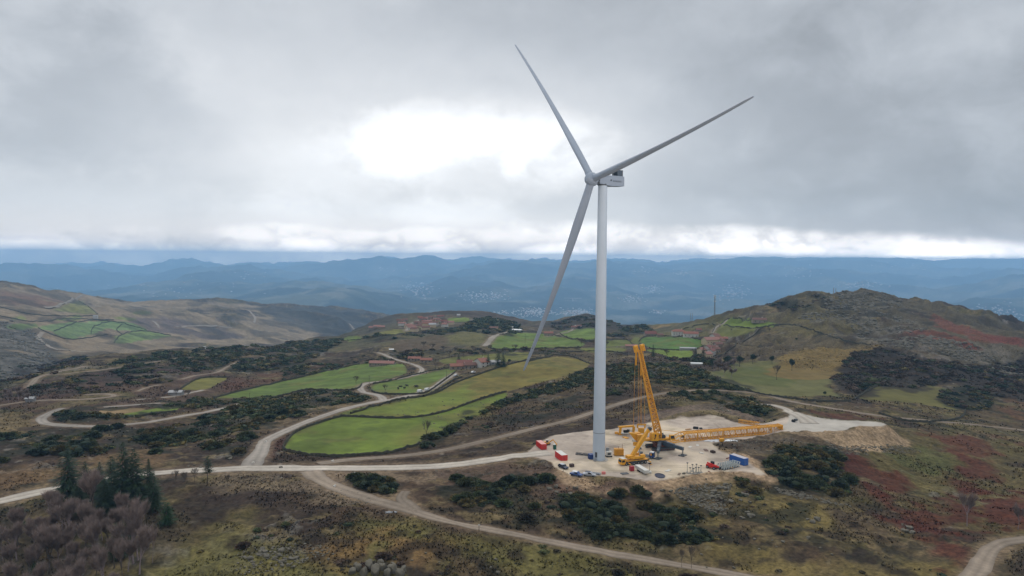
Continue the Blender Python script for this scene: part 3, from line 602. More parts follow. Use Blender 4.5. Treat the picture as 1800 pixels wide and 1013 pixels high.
def build_ground():
    nu, nv = ZZ.shape
    co = np.stack([XX, YY, GRIDZ], -1).reshape(-1, 3)
    i = np.arange(nu - 1)[:, None] * nv + np.arange(nv - 1)[None, :]
    q = np.stack([i, i + nv, i + nv + 1, i + 1], -1).reshape(-1, 4)
    me = raw_mesh('ground', co, q, ground_material(), C.reshape(-1, 3), smooth=True)
    a = me.attributes.new('Smooth', 'FLOAT', 'POINT'); a.data.foreach_set('value', np.clip(FIELD, 0, 1).astype(np.float32).ravel())
    tag(link('ground', me), kind='structure')
build_ground()
def build_roads():
    m = mat('gravel', (.5, .5, .5), .95, var=.16, scale=.6, attr=True, spec=.15)
    for q, r in enumerate(ROADS):
        P = r['P']; n = len(P)
        tg = np.gradient(P[:, :2], axis=0); tg /= np.linalg.norm(tg, axis=1)[:, None] + 1e-9
        nr = np.stack([-tg[:, 1], tg[:, 0]], 1)
        offs = np.array([-.5, -.38, -.24, -.1, 0, .1, .24, .38, .5]); tone = np.array([.70, .88, 1.08, .95, .80, .95, 1.08, .88, .70])
        j = 1 + r['wj'] * np.stack([fbm(P[:, 0], P[:, 1], 12, 3, 600 + q), fbm(P[:, 0], P[:, 1], 12, 3, 650 + q)], 1)
        V = []; K = []
        far = P[:, 1] > 900
        for a, o in enumerate(offs):
            jj = j[:, 0] if o < 0 else j[:, 1]
            xy = P[:, :2] + nr * (P[:, 2] * o * jj)[:, None]
            z = hz(xy[:, 0], xy[:, 1]) + r['lift'] + P[:, 1] * .0001 - (.10 if a in (0, 8) else 0)
            V.append(np.column_stack([xy, z]))
            tn = np.where(far, 1, tone[a]) * (1 + .13 * fbm(xy[:, 0], xy[:, 1], 6, 3, 660) + .14 * fbm(xy[:, 0], xy[:, 1], 28, 2, 670))
            K.append(r['color'][None, :] * tn[:, None])
        V = np.stack(V, 1).reshape(-1, 3); K = np.stack(K, 1).reshape(-1, 3)
        i = (np.arange(n - 1)[:, None] * 9 + np.arange(8)[None, :]).ravel()
        f = np.stack([i, i + 1, i + 10, i + 9], 1)
        tag(link(r['name'], raw_mesh(r['name'], V, f, m, K, smooth=True)), kind='structure')
build_roads()
# ------------------------------------------------------------------ mesh builder
class MB:
    def __init__(s): s.v = []; s.f = []
    def add(s, vs, fs, M=None):
        o = len(s.v)
        for v in vs:
            v = Vector(v); s.v.append(M @ v if M is not None else v)
        s.f += [tuple(o + i for i in f) for f in fs]; return s
    def box(s, c, d, rz=0.0, M=None, taper=1.0):
        x, y, z = d[0] / 2, d[1] / 2, d[2] / 2; t = taper
        vs = [(-x, -y, -z), (x, -y, -z), (x, y, -z), (-x, y, -z), (-x * t, -y * t, z), (x * t, -y * t, z), (x * t, y * t, z), (-x * t, y * t, z)]
        R = Matrix.Translation(c) @ Matrix.Rotation(rz, 4, 'Z')
        if M is not None: R = M @ R
        return s.add(vs, [(3, 2, 1, 0), (4, 5, 6, 7), (0, 1, 5, 4), (1, 2, 6, 5), (2, 3, 7, 6), (3, 0, 4, 7)], R)
    def beam(s, p, q, w, h):
        p, q = Vector(p), Vector(q); d = q - p; L = d.length
        if L < 1e-6: return s
        M = Matrix.Translation((p + q) / 2) @ d.to_track_quat('X', 'Z').to_matrix().to_4x4()
        return s.box((0, 0, 0), (L, w, h), 0, M)
    def tube(s, p, q, r, r2=None, n=6, caps=True):
        p, q = Vector(p), Vector(q); d = q - p; r2 = r if r2 is None else r2
        if d.length < 1e-6: return s
        Q = d.to_track_quat('Z', 'Y').to_matrix(); vs = []
        for c, rr in ((p, r), (q, r2)):
            for i in range(n):
                a = 2 * pi * i / n; vs.append(c + Q @ Vector((cos(a) * rr, sin(a) * rr, 0)))
        fs = [(i, (i + 1) % n, n + (i + 1) % n, n + i) for i in range(n)]
        if caps: fs += [tuple(range(n - 1, -1, -1)), tuple(range(n, 2 * n))]
        return s.add(vs, fs)
    def lathe(s, prof, n=24, M=None):
        vs = []; fs = []
        for r, z in prof:
            for i in range(n):
                a = 2 * pi * i / n; vs.append((cos(a) * r, sin(a) * r, z))
        for k in range(len(prof) - 1):
            for i in range(n):
                fs.append((k * n + i, k * n + (i + 1) % n, (k + 1) * n + (i + 1) % n, (k + 1) * n + i))
        fs.append(tuple(range(n - 1, -1, -1))); fs.append(tuple((len(prof) - 1) * n + i for i in range(n)))
        return s.add(vs, fs, M)
    def prism(s, pts, y0, y1, M=None):
        """outline in x-z, extruded along y"""
        n = len(pts); vs = [(x, y0, z) for x, z in pts] + [(x, y1, z) for x, z in pts]
        fs = [tuple(range(n)), tuple(range(2 * n - 1, n - 1, -1))] + [(i, n + i, n + (i + 1) % n, (i + 1) % n) for i in range(n)]
        return s.add(vs, fs, M)
    def build(s, name, m, parent=None, smooth=False, bevel=0.0, label=None):
        me = bpy.data.meshes.new(name); me.from_pydata([tuple(v) for v in s.v], [], s.f); me.materials.append(m)
        import bmesh
        bm = bmesh.new(); bm.from_mesh(me); bmesh.ops.recalc_face_normals(bm, faces=bm.faces)
        if bevel: bmesh.ops.bevel(bm, geom=list(bm.edges), offset=bevel, segments=1, affect='EDGES', clamp_overlap=True)
        bm.to_mesh(me); bm.free()
        if smooth:
            me.polygons.foreach_set('use_smooth', [True] * len(me.polygons))
            me.set_sharp_from_angle(angle=radians(38))
        o = link(name, me, parent)
        if label: o['label'] = label
        return o
def thing(name, label, cat, loc, rz=0.0, group=None):
    o = bpy.data.objects.new(name, None); COL.objects.link(o); o.location = loc; o.rotation_euler = (0, 0, rz); o.empty_display_size = .5
    return tag(o, label, cat, group)
KIDS = {}
def copy_tree(o, parent=None, loc=None, rz=None, scale=None, label=None, group=None):
    c = o.copy(); COL.objects.link(c); c.parent = parent
    for ch in [x for x in o.children]: copy_tree(ch, c)
    if loc is not None: c.location = loc
    if rz is not None: c.rotation_euler = (0, 0, rz)
    if scale is not None: c.scale = scale if hasattr(scale, '__len__') else (scale,) * 3
    if label: c['label'] = label
    if group: c['group'] = group
    return c
def ico(sub):
    import bmesh
    bm = bmesh.new(); bmesh.ops.create_icosphere(bm, subdivisions=sub, radius=1); bm.verts.ensure_lookup_table()
    v = np.array([tuple(x.co) for x in bm.verts]); f = np.array([[x.index for x in g.verts] for g in bm.faces]); bm.free(); return v, f
IC1, IC2 = ico(2), ico(3)

# ------------------------------------------------------------------ shrubs
def bush_arrays(seed, n_leaf=60, ic=IC1, flat=.72):
    r = np.random.default_rng(seed); v, f = ic; v = v.copy()
    L = r.normal(size=(7, 3)); L /= np.linalg.norm(L, axis=1)[:, None]; L[:, 2] = np.abs(L[:, 2])
    bump = sum(np.maximum(v @ l, 0) ** 5 * a for l, a in zip(L, r.uniform(.15, .5, 7)))
    rad = .42 + bump + r.uniform(-.12, .12, len(v)); v = v * rad[:, None]; v[:, 2] = v[:, 2] * flat + .25
    V = [v]; F = [f]; o = len(v)
    d = r.normal(size=(n_leaf, 3)); d /= np.linalg.norm(d, axis=1)[:, None]; d[:, 2] = np.abs(d[:, 2]) * .9 + .05
    c = d * r.uniform(.72, 1.0, n_leaf)[:, None]; c[:, 2] = c[:, 2] * flat + .25
    t = r.normal(size=(n_leaf, 3)); t -= (t * d).sum(1)[:, None] * d; t /= np.linalg.norm(t, axis=1)[:, None]
    sz = r.uniform(.08, .26, n_leaf)[:, None]
    tri = np.stack([c - t * sz, c + t * sz, c + d * sz * 2.2], 1).reshape(-1, 3)
    V.append(tri); F.append(np.arange(n_leaf * 3).reshape(-1, 3) + o)
    return np.concatenate(V), np.concatenate(F)
gorse_m = mat('gorse_leaves', (.03, .037, .02), .85, var=.45, scale=1.1, attr=True, spec=.15)
GC = [lin(54,64,44,.8), lin(66,76,48,.8), lin(76,80,50,.8), lin(96,86,52,.8), lin(46,58,42,.8)]
HC = [lin(74,60,50,.7), lin(90,74,62,.7), lin(66,60,48,.7)]
BT = [bush_arrays(900 + i, 80, IC1) for i in range(6)]
def in_poly(x, y, P): return inside(np.array([x]), np.array([y]), P)[0]
SHR = []     # x, y, radius, tone index, woody?
def scatter(pts, spacing, rmin, rmax, woody=0.0, thr=-.2, lam=18, band=None, seed=1, edge=0.0):
    P = poly_world(pts, band); r = np.random.default_rng(seed)
    x0, x1, y0, y1 = P[:, 0].min(), P[:, 0].max(), P[:, 1].min(), P[:, 1].max()
    spacing *= .80; rmin *= .74; rmax *= .80; gx = np.arange(x0, x1, spacing); gy = np.arange(y0, y1, spacing); X, Y = np.meshgrid(gx, gy)
    X = X + r.uniform(-.5, .5, X.shape) * spacing; Y = Y + r.uniform(-.5, .5, X.shape) * spacing
    X = X.ravel(); Y = Y.ravel(); k = inside(X + 3 * fbm(X, Y, 15, 2, seed), Y + 3 * fbm(X, Y, 15, 2, seed + 5), P) & (fbm(X, Y, lam, 3, seed + 2) + .35 * fbm(X, Y, 6, 2, seed + 4) > thr + .16); X = X[k]; Y = Y[k]
    ok = (bil(NEARROAD, UG, VG, X / Y, np.log(Y)) < .35) & (bil(FIELD, UG, VG, X / Y, np.log(Y)) < .3)
    X = X[ok]; Y = Y[ok]
    for a, b in zip(X, Y): SHR.append((a, b, (rmin * .45 + (rmax * 1.1 - rmin * .45) * r.random() ** 1.3) * (1 + .0004 * b), r.integers(0, 5), r.random() < woody))
for i, (pp, sp, a, b, wd, thr, lam, band) in enumerate(G1): scatter(pp, sp, a, b, wd, thr, lam, band, 1000 + 13 * i)
SHR = [s for s in SHR if not (PAD[:, 0].min() < s[0] < PAD[:, 0].max() and PAD[:, 1].min() < s[1] < PAD[:, 1].max() and in_poly(s[0], s[1], PAD))]
SHR.sort(key=lambda s: -(s[2] / s[1]))
print('shrubs', len(SHR))
# the 285 that show largest stand as bushes of their own
BIGT = [bush_arrays(950 + i, 420, IC2) for i in range(6)]
big_me = []
for i, (v, f) in enumerate(BIGT):
    for wd in (0, 1):
        c = HC[i % 3] if wd else GC[i % 5]
        r_ = np.random.default_rng(i); cols = np.asarray(c)[None, :] * (1 + .35 * r_.uniform(-1, 1, len(v)))[:, None]
        big_me.append(raw_mesh('gorse_bush', v, f, gorse_m, cols))
def in_view(x, y): return abs(x / y + .0) < .80
nb = 0; rest = []
for s in SHR:
    if nb < 285 and s[1] < 480 and in_view(s[0], s[1]):
        wd = 1 if s[4] else 0; o = link('gorse_bush', big_me[(s[3] % 5) * 2 + wd + (2 if nb % 7 == 0 and s[3] < 5 else 0)])
        o.location = (s[0], s[1], float(hz(s[0], s[1])) - .15); o.rotation_euler = (0, 0, random.uniform(0, 6.28)); q = s[2]; o.scale = (q * random.uniform(.85, 1.2), q * random.uniform(.85, 1.2), q * random.uniform(.6, .95))
        if wd: tag(o, 'low brown leafless heath bush on the rough moor', 'bush', 'brown heath bushes on the moor')
        else: tag(o, 'dark green gorse bush on the rough hillside', 'bush', 'gorse bushes on the hillside')
        nb += 1
    else: rest.append(s)
def mass(name, items, label):
    V = []; F = []; K = []; o = 0
    for k, s in enumerate(items):
        v, f = BT[k % 6]; a = (k * 2.399) % 6.283; ca, sa = cos(a), sin(a); q = s[2]
        x = v[:, 0] * ca - v[:, 1] * sa; y = v[:, 0] * sa + v[:, 1] * ca
        z0 = float(hz(s[0], s[1]))
        V.append(np.stack([s[0] + x * q, s[1] + y * q, z0 - .2 + v[:, 2] * q * (.45 + .35 * ((k * 7) % 10) / 10)], 1)); F.append(f + o); o += len(v)
        c = (HC[k % 3] if s[4] else GC[s[3]]) * (.8 + .4 * ((k * 13) % 17) / 17) * (1.15 if k % 3 else .9)
        K.append(np.asarray(c)[None, :] * (1 + .3 * np.sin(np.arange(len(v)) * 12.9898 + k)[:, None]))
    tag(link(name, raw_mesh(name, np.concatenate(V), np.concatenate(F), gorse_m, np.concatenate(K))), label, kind='stuff')
mass('gorse_scrub', rest, 'dark gorse and heath scrub covering the slopes')

def tussocks():
    r = np.random.default_rng(77); V = []; K = []; N = 0
    for (y0, y1, n, s0, s1) in ((185, 300, 24000, .2, .75), (300, 480, 18000, .3, 1.0), (480, 800, 14000, .5, 1.5)):
        y = r.uniform(y0 ** .5, y1 ** .5, n * 2) ** 2; u = r.uniform(-.80, .80, n * 2); x = u * y
        k = (fbm(x, y, 34, 4, 801) + .5 * fbm(x, y, 7, 2, 805) > .12) & (bil(NEARROAD, UG, VG, u, np.log(y)) < .25) & (bil(FIELD, UG, VG, u, np.log(y)) < .25)
        x, y = x[k][:n], y[k][:n]; m = len(x); z = hz(x, y); q = (s0 + (s1 - s0) * r.random(m) ** 2.2)
        ui = np.clip(np.searchsorted(UG, x / y), 0, len(UG) - 1); vi = np.clip(np.searchsorted(VG, np.log(y)), 0, len(VG) - 1); base = C[ui, vi]
        tone = np.where(r.random(m) < .42, r.uniform(.65, .95, m), r.uniform(1.0, 1.8, m))
        for t in range(7):
            a = r.uniform(0, 6.283, m); e = r.uniform(.15, .9, m); d = np.stack([np.cos(a) * e, np.sin(a) * e, np.ones(m) * .8], 1); s = np.stack([-np.sin(a), np.cos(a), np.zeros(m)], 1)
            c = np.stack([x, y, z - .05], 1) + d * (q * .1)[:, None]
            V.append(np.stack([c - s * (q * .38)[:, None], c + s * (q * .38)[:, None], c + d * (q * 1.0)[:, None]], 1).reshape(-1, 3)); K.append(np.repeat(base * (tone * r.uniform(.8, 1.2, m))[:, None], 3, 0))
    V = np.concatenate(V); K = np.concatenate(K)
    tag(link('grass_tussocks', raw_mesh('grass_tussocks', V, np.arange(len(V)).reshape(-1, 3), gorse_m, K)), 'tufts of heather and dry grass over the open moor', kind='stuff')
tussocks()

# ------------------------------------------------------------------ rocks
rock_m = mat('lichen_rock', lin(138,132,118,.52), .95, var=.35, scale=.9, bump=.2, spec=.15)
def rock_arrays(seed, ic=IC2):
    r = np.random.default_rng(seed); v, f = ic; v = v.copy()
    for _ in range(15):                       # flat faces cut from a ball, like weathered granite
        n = r.normal(size=3); n /= np.linalg.norm(n); d = r.uniform(.42, .8); t = v @ n; v = v - np.maximum(t - d, 0)[:, None] * n
    v = np.sign(v) * np.abs(v) ** .72; v += .05 * np.sin(v[:, [1, 2, 0]] * 7 + seed); return v * .9, f
rock_me = [raw_mesh('boulder', *rock_arrays(40 + i), rock_m, smooth=False) for i in range(6)]
def rock(px, py, sx, sy, sz, label='pale granite boulder lying in the rough grass', group='boulders scattered over the moor', sink=.3, rz=None, xy=None):
    p = at(px, py) if xy is None else Vector((xy[0], xy[1], float(hz(*xy))))
    o = link('boulder', rock_me[random.randrange(6)]); o.location = (p.x, p.y, p.z + sz * (1 - sink) * .45); o.scale = (sx, sy, sz)
    o.rotation_euler = (random.uniform(-.2, .2), random.uniform(-.2, .2), random.uniform(0, 6.28) if rz is None else rz)
    return tag(o, label, 'boulder', group)
for (px, py, a, b, c) in ((618,1000,1.2,1.1,1.4),(631,995,1.0,1.0,1.8),(640,1002,1.3,1.2,1.9),(650,993,1.4,1.1,2.2),(660,1001,1.6,1.3,2.1),(672,994,1.4,1.2,2.0),(681,1003,1.2,1.1,1.6),(690,998,1.5,1.3,1.9),(702,1003,1.6,1.3,1.7),(648,986,1.3,1.0,1.3),(668,985,1.2,.9,1.2),(690,988,1.0,1.0,1.1),(710,996,1.0,.9,1.2),(625,988,.9,.9,1.0)):
    rock(px, py + 8, a * 1.25, b * 1.25, c * 1.2, 'upright weathered granite boulder in the tight rocky outcrop', 'boulders of the granite outcrop', .45)
r_ = random.Random(5)
for (cx, cy, rx, ry, n, s0, s1) in ((480,972,20,8,8,.5,1.3),(505,990,22,8,8,.6,1.4),(440,985,25,10,6,.5,1.2),(1425,915,12,6,5,.5,1.5),(1310,905,14,8,6,.5,1.3),(1590,932,14,6,6,.5,1.4),(1230,840,30,10,4,.5,1.0),(1005,880,10,14,6,.8,1.8),(990,860,25,6,8,.6,1.4),(1260,868,22,10,9,.7,1.6),(1300,880,20,10,6,.6,1.4),(1395,850,10,6,4,.8,1.6),(1200,860,40,6,7,.5,1.1),(490,825,6,3,1,.8,1),(1500,790,30,5,8,.6,1.2),(1540,790,30,4,9,.6,1.3),(1475,788,25,5,6,.5,1.0),(405,805,6,4,2,1.4,2.0),(660,882,20,6,4,.3,.6),(1060,890,40,15,6,.4,1.0),(1350,970,120,30,12,.3,.9),(800,990,120,20,9,.3,.8),(340,820,15,6,4,.4,.8),(1310,782,25,7,8,.4,.9),(1350,790,20,5,6,.4,.9)):
    for k in range(n):
        s = r_.uniform(s0, s1); rock(cx + r_.uniform(-rx, rx), cy + r_.uniform(-ry, ry), s * r_.uniform(.8, 1.4), s, s * r_.uniform(.5, .9))
# loose stones and crags: far too many to count
def stones():
    V = []; F = []; o = 0; T = [rock_arrays(70 + i, ico(1)) for i in range(5)]; r = np.random.default_rng(9); cnt = 0
    areas = [([(1185,862),(1300,850),(1420,870),(1620,935),(1560,960),(1400,930),(1250,900)], 900, .3, 1.0, None), ([(430,965),(560,955),(580,1000),(430,1013)], 300, .25, .8, None),
             ([(960,850),(1060,862),(1040,900),(970,890)], 200, .3, 1.1, None), ([(1400,560),(1480,545),(1600,560),(1640,600),(1560,612),(1480,598)], 900, 1.0, 4.0, HB),
             ([(1520,585),(1700,600),(1800,620),(1800,660),(1650,635),(1560,622)], 1300, 1.0, 3.2, HB), ([(1120,640),(1170,636),(1230,650),(1250,668),(1150,665)], 260, .7, 2.0, None),
             ([(1250,705),(1300,712),(1290,725),(1240,715)], 90, .5, 1.4, None), ([(1455,786),(1600,784),(1620,795),(1480,800)], 330, .3, .9, None), ([(0,565),(80,600),(90,650),(0,670)], 900, 2.0, 5.5, (620,1400)),
             ([(1290,770),(1400,770),(1440,782),(1300,795)], 200, .25, .7, None), ([(730,830),(960,820),(990,850),(800,850)], 220, .2, .5, None), ([(1420,520),(1520,514),(1600,525),(1560,545),(1440,540)], 1100, 1.4, 5.0, HB),
             ([(400,838),(560,845),(690,888),(560,880),(450,850)], 200, .2, .55, None), ([(700,720),(900,690),(1000,690),(900,740),(780,770)], 160, .4, .9, None), ([(150,720),(400,705),(420,780),(100,790)], 260, .4, 1.1, None)]
    for pp, n, a, b, band in areas:
        P = poly_world(pp, band); x0, x1, y0, y1 = P[:, 0].min(), P[:, 0].max(), P[:, 1].min(), P[:, 1].max(); m = 0; tries = 0
        while m < n and tries < n * 8:
            tries += 1; x, y = r.uniform(x0, x1), r.uniform(y0, y1)
            if fbm(np.array([x]), np.array([y]), 30, 3, 77)[0] < .05 or not in_poly(x, y, P) or in_poly(x, y, PAD): continue
            v, f = T[cnt % 5]; s = r.uniform(a, b) * r.uniform(.5, 1); w = r.uniform(0, 6.28)
            q = v * np.array([s * 1.3, s, s * .6]); q = np.stack([q[:, 0] * cos(w) - q[:, 1] * sin(w), q[:, 0] * sin(w) + q[:, 1] * cos(w), q[:, 2]], 1)
            V.append(q + [x, y, float(hz(x, y)) + s * .15]); F.append(f + o); o += len(v); m += 1; cnt += 1
    tag(link('loose_stones', raw_mesh('loose_stones', np.concatenate(V), np.concatenate(F), rock_m)), 'loose grey stones and crags strewn over the hill', kind='stuff')
stones()

# ------------------------------------------------------------------ trees
bark = mat('bark', lin(92,82,74,.8), .9, var=.3, scale=4); bark_pale = mat('pale_bark', lin(150,134,136,.8), .9, var=.25, scale=4)
twig_purple = mat('purple_twigs', lin(150,132,124,.7), .9, var=.25, scale=.8); twig_grey = mat('grey_twigs', lin(104,94,84,.6), .9, var=.25, scale=.8)
needle = mat('needles', lin(48,68,46,.75), .8, var=.4, scale=.9, spec=.2); needle2 = mat('bright_needles', lin(44,78,40,.6), .8, var=.35, scale=.9, spec=.2)
def conifer(name, h, rad, seed, nm=needle, droop=.25, bare=.12, dens=1.0, full=1.0):
    r = random.Random(seed); root = thing(name, 'x', 'tree', (0, 0, 0))
    t = MB(); t.tube((0, 0, -.4), (r.uniform(-.2, .2), r.uniform(-.2, .2), h * .97), .018 * h, .01, 7); t.build('trunk', bark, root)
    V = []; lv = int(h * 2.6)
    for i in range(lv):
        f = (i + .5) / lv; z = h * (bare + (1 - bare) * f); R = rad * (1 - f) ** (.75 * full) * r.uniform(.75, 1.15) + .12
        nbr = int((7 + 4 * (1 - f)) * dens)
        for k in range(nbr):
            a = r.uniform(0, 2 * pi); L = R * r.uniform(.65, 1.15)
            d = Vector((cos(a), sin(a), -droop + .35 * f + r.uniform(-.1, .1))); s = Vector((-sin(a), cos(a), 0))
            for q in range(5):
                c = Vector((0, 0, z)) + d * L * (.2 + .2 * q); w = (.55 - .07 * q) * (.35 + .3 * R) * r.uniform(.7, 1.2)
                tip = c + d * L * .34 + Vector((0, 0, r.uniform(-.25, .1))); n_ = Vector((r.uniform(-.3, .3), r.uniform(-.3, .3), r.uniform(-.45, .25)))
                V += [c - s * w * .5 + n_ * w, c + s * w * .5, tip]
    V = np.array([tuple(v) for v in V]); link('crown', raw_mesh('crown', V, np.arange(len(V)).reshape(-1, 3), nm), root); return root
def bare_tree(name, h, spread, seed, twm=twig_purple, bm_=bark, twigs=900, lean=0.0, fork=.3):
    r = random.Random(seed); root = thing(name, 'x', 'tree', (0, 0, 0)); t = MB(); ends = []
    def grow(p, d, L, rr, lvl):
        q = p
        for k in range(3):
            d2 = (d + Vector((r.uniform(-.13, .13), r.uniform(-.13, .13), .03))).normalized(); e = q + d2 * L / 3
            t.tube(q, e, rr * (1 - k * .2), rr * (1 - (k + 1) * .2), 5 if lvl < 2 else 3, False); q = e; d = d2
            if lvl >= 1 and lvl < 4 and r.random() < .75: kid(q, d, L * .62, rr * .5, lvl + 1)
        if lvl < 4:
            for _ in range(3 if lvl else 4): kid(q, d, L * r.uniform(.55, .75), rr * .55, lvl + 1)
        ends.append((q, d, L))
    def kid(p, d, L, rr, lvl):
        a = r.uniform(0, 2 * pi); s = spread * r.uniform(.5, 1.2); dd = (d + Vector((cos(a) * s, sin(a) * s, r.uniform(-.1, .25)))).normalized(); grow(p, dd, L, max(rr, .012), lvl)
    grow(Vector((0, 0, -.3)), Vector((lean, 0, 1)).normalized(), h * fork, .017 * h, 0)
    t.build('trunk', bm_, root)
    V = []
    for _ in range(twigs):
        p, d, L = ends[r.randrange(len(ends))]
        dd = (d + Vector((r.uniform(-.6, .6), r.uniform(-.6, .6), r.uniform(-.1, .8)))).normalized(); l = r.uniform(.5, 1.5) * h / 10
        s = dd.cross(Vector((r.uniform(-1, 1), r.uniform(-1, 1), r.uniform(-1, 1)))).normalized() * r.uniform(.015, .035) * h / 10
        p = p - d * L * r.uniform(0, .8); V += [p - s, p + s, p + dd * l]
    V = np.array([tuple(v) for v in V]); link('crown', raw_mesh('crown', V, np.arange(len(V)).reshape(-1, 3), twm), root); return root
def round_tree(name, h, rad, seed, nm=needle, trunk=.4, flat=.8):
    r = random.Random(seed); root = thing(name, 'x', 'tree', (0, 0, 0)); t = MB(); t.tube((0, 0, -.4), (0, 0, h * .7), .022 * h, .012 * h, 7); V = []
    cl = []
    for k in range(16):
        a = r.uniform(0, 2 * pi); q = r.uniform(.15, .75) * rad; z = h * trunk + (h * (1 - trunk)) * r.uniform(.15, .85); q *= 1 - .5 * abs((z - h * (trunk + 1) / 2) / (h * (1 - trunk) / 2))
        c = Vector((cos(a) * q, sin(a) * q, z)); cl.append((c, rad * r.uniform(.3, .5))); t.tube((0, 0, h * trunk * r.uniform(.6, 1.2)), c, .008 * h, .003 * h, 4, False)
    t.build('trunk', bark, root)
    for c, q in cl:
        for _ in range(120):
            d = Vector((r.gauss(0, 1), r.gauss(0, 1), r.gauss(0, 1))).normalized(); p = c + Vector((d.x, d.y, d.z * flat)) * q * r.uniform(.5, 1.05); s = d.cross(Vector((r.uniform(-1, 1), r.uniform(-1, 1), r.uniform(-1, 1)))).normalized() * q * .17
            V += [p - s, p + s, p + d * q * .3 + Vector((0, 0, .1))]
    V = np.array([tuple(v) for v in V]); link('crown', raw_mesh('crown', V, np.arange(len(V)).reshape(-1, 3), nm), root); return root
PROTO = {}
def plant(kind, maker, px, py, hpx, h0, label, group=None, band=None, wide=1.0, cat=None):
    """stand a tree of the kind on the ground, hpx image pixels tall"""
    p = at(px, py, band); s = hpx / pxm(p.y) / h0
    if kind not in PROTO: PROTO[kind] = maker(); o = PROTO[kind]
    else: o = copy_tree(PROTO[kind])
    o.location = p; o.rotation_euler = (0, 0, random.uniform(0, 6.28)); o.scale = (s * wide, s * wide, s)
    o['label'] = label
    if cat: o['category'] = cat
    if group: o['group'] = group
    elif 'group' in o: del o['group']
    return o
CA = lambda: conifer('pine_tree', 16, 3.4, 3, dens=1.6, full=.95)
CB = lambda: conifer('pine_tree', 13, 3.2, 4, dens=1.5, full=.85)
for k, (px, py, hp, w, lb) in enumerate(((120,884,92,1.25,'tall dark pine at the left end of the roadside stand'),(150,880,62,1.1,'shorter pine just right of the tall left one'),(176,876,58,1.2,'thin pine at the gap where the white road shows through'),
    (197,884,74,1.2,'middle pine with a broad ragged crown'),(217,893,104,1.25,'tallest and darkest pine of the roadside stand'),(236,896,96,1.1,'dark pine hard against the tallest one'),(262,886,72,1.0,'slim pointed pine at the right end of the stand'),(270,898,60,1.1,'low pine in front of the slim pointed one'),(140,905,60,1.3,'pine lower on the slope under the tall left one'),(185,906,58,1.3,'pine lower on the slope below the road gap'))):
    plant('ca' if k % 2 == 0 else 'cb', CA if k % 2 == 0 else CB, px, py, hp * 1.14, 16 if k % 2 == 0 else 13, lb, 'pines beside the white road', None, w)
plant('cg', lambda: conifer('fir_tree', 8, 2.6, 9, nm=needle2, bare=.02, full=.6, dens=1.4), 293, 920, 38, 8, 'short bright green fir in the brown hollow beside the pines', None, None, 1.25)
plant('cg', None, 60, 1030, 46, 8, 'bright green young fir at the bottom edge among purple birches', None, None, .8)
plant('ca', CA, 205, 985, 70, 16, 'dark fir rising out of the purple birch wood', None, None, 1.0)
plant('ca', CA, 222, 968, 62, 16, 'thin green fir on the right flank of the birch wood', None, None, .9)
B1 = lambda: bare_tree('birch_tree', 9, .36, 21, twigs=4800, bm_=bark_pale)
B2 = lambda: bare_tree('birch_tree', 9, .30, 22, twigs=4800, bm_=bark)
r_ = random.Random(12); nbirch = 0
for (px, py) in ((30,960),(60,985),(95,955),(120,985),(150,960),(175,990),(200,1000),(110,930),(145,930),(180,950),(215,930),(235,960),(20,1010),(50,1030),(85,1010),(115,1035),(150,1020),(185,1040),(215,1025),(10,1050),(75,1055),(140,1060),(200,1070),(235,990),(165,905+10),(40,1075),(110,1080),(-20,1000),(-30,1040),(245,1010),(70,960),(100,1000),(130,1010),(165,975),(190,965),(225,1005),(60,1008),(30,985),(170,1012),(5,985),(90,930),(125,950),(205,950)):
    plant('b1' if nbirch % 2 else 'b2', B1 if nbirch % 2 else B2, px, py, r_.uniform(62, 108), 9, 'bare purple-grey birch in the dense leafless wood', 'bare birches of the hollow wood', None, r_.uniform(.75, 1.25)); nbirch += 1
plant('b3', lambda: bare_tree('birch_tree', 10, .32, 31, twigs=2200, bm_=bark_pale, fork=.4), 243, 985, 102, 10, 'tall slender birch with a pale purple crown and bare stem', None)
plant('b3', None, 268, 990, 68, 10, 'thin bare sapling on the brown bank right of the wood', None, None, .5)
BG = lambda: bare_tree('bare_tree', 9, .6, 41, twigs=500, twm=twig_grey)
for px, py, hp, w, lb in ((308,852,34,.8,'first leafless tree of the roadside row from the pines'),(325,856,36,.9,'second leafless tree of the roadside row from the pines'),(342,850,36,.8,'last leafless tree of the roadside row, nearest the lone pine'),(400,856,30,.8,'small leafless tree where the track leaves the white road'),
    (750,772,44,.75,'bare tree on the lower edge of the oval green pasture'),(1365,668,36,.9,'spreading bare tree on the pale meadow by two dark pines'),(1066,612,16,1.3,'small bare tree beside the turbine tower in the far meadow'),(1022,608,12,1.3,'small bare tree by the gap in the far field wall'),
    (677,692,22,.9,'bare tree in the cattle pasture beside the lane'),(626,676,20,1.1,'bare tree at the bend of the lane'),(1172,628,18,1.4,'low bare tree below the village meadow'),(1262,676,20,1.4,'bare grove tree at the edge of the pale meadow'),(1215,1000,56,.5,'slim bare tree beside the front dirt track'),(1198,998,44,.45,'thinner bare tree left of the slim one beside the front dirt track'),
    (845,929,16,.35,'tiny bare sapling by the front dirt track'),(1352,586,12,1.2,'faint bare tree in the terrace meadow'),(1285,585,10,1.2,'faint bare tree below the terrace meadow'),(310,700,24,1.1,'bare tree beside the pale yard left of the long pasture'),(330,702,22,1.2,'second bare tree beside the pale yard left of the long pasture')):
    plant('bg', BG, px, py, hp, 9, lb, None, None, w)
for k, (px, py) in enumerate(((20,703),(32,705),(44,702),(8,700),(52,708),(30,697),(15,708))):
    plant('b1', B1, px, py, 20, 9, 'bare purple tree of the far left copse by the track', 'bare trees of the far left copse', None, 1.5)
plant('b1', B1, 1700, 925, 70, 9, 'pale bare tree on the dark red bracken slope', None, None, .8)
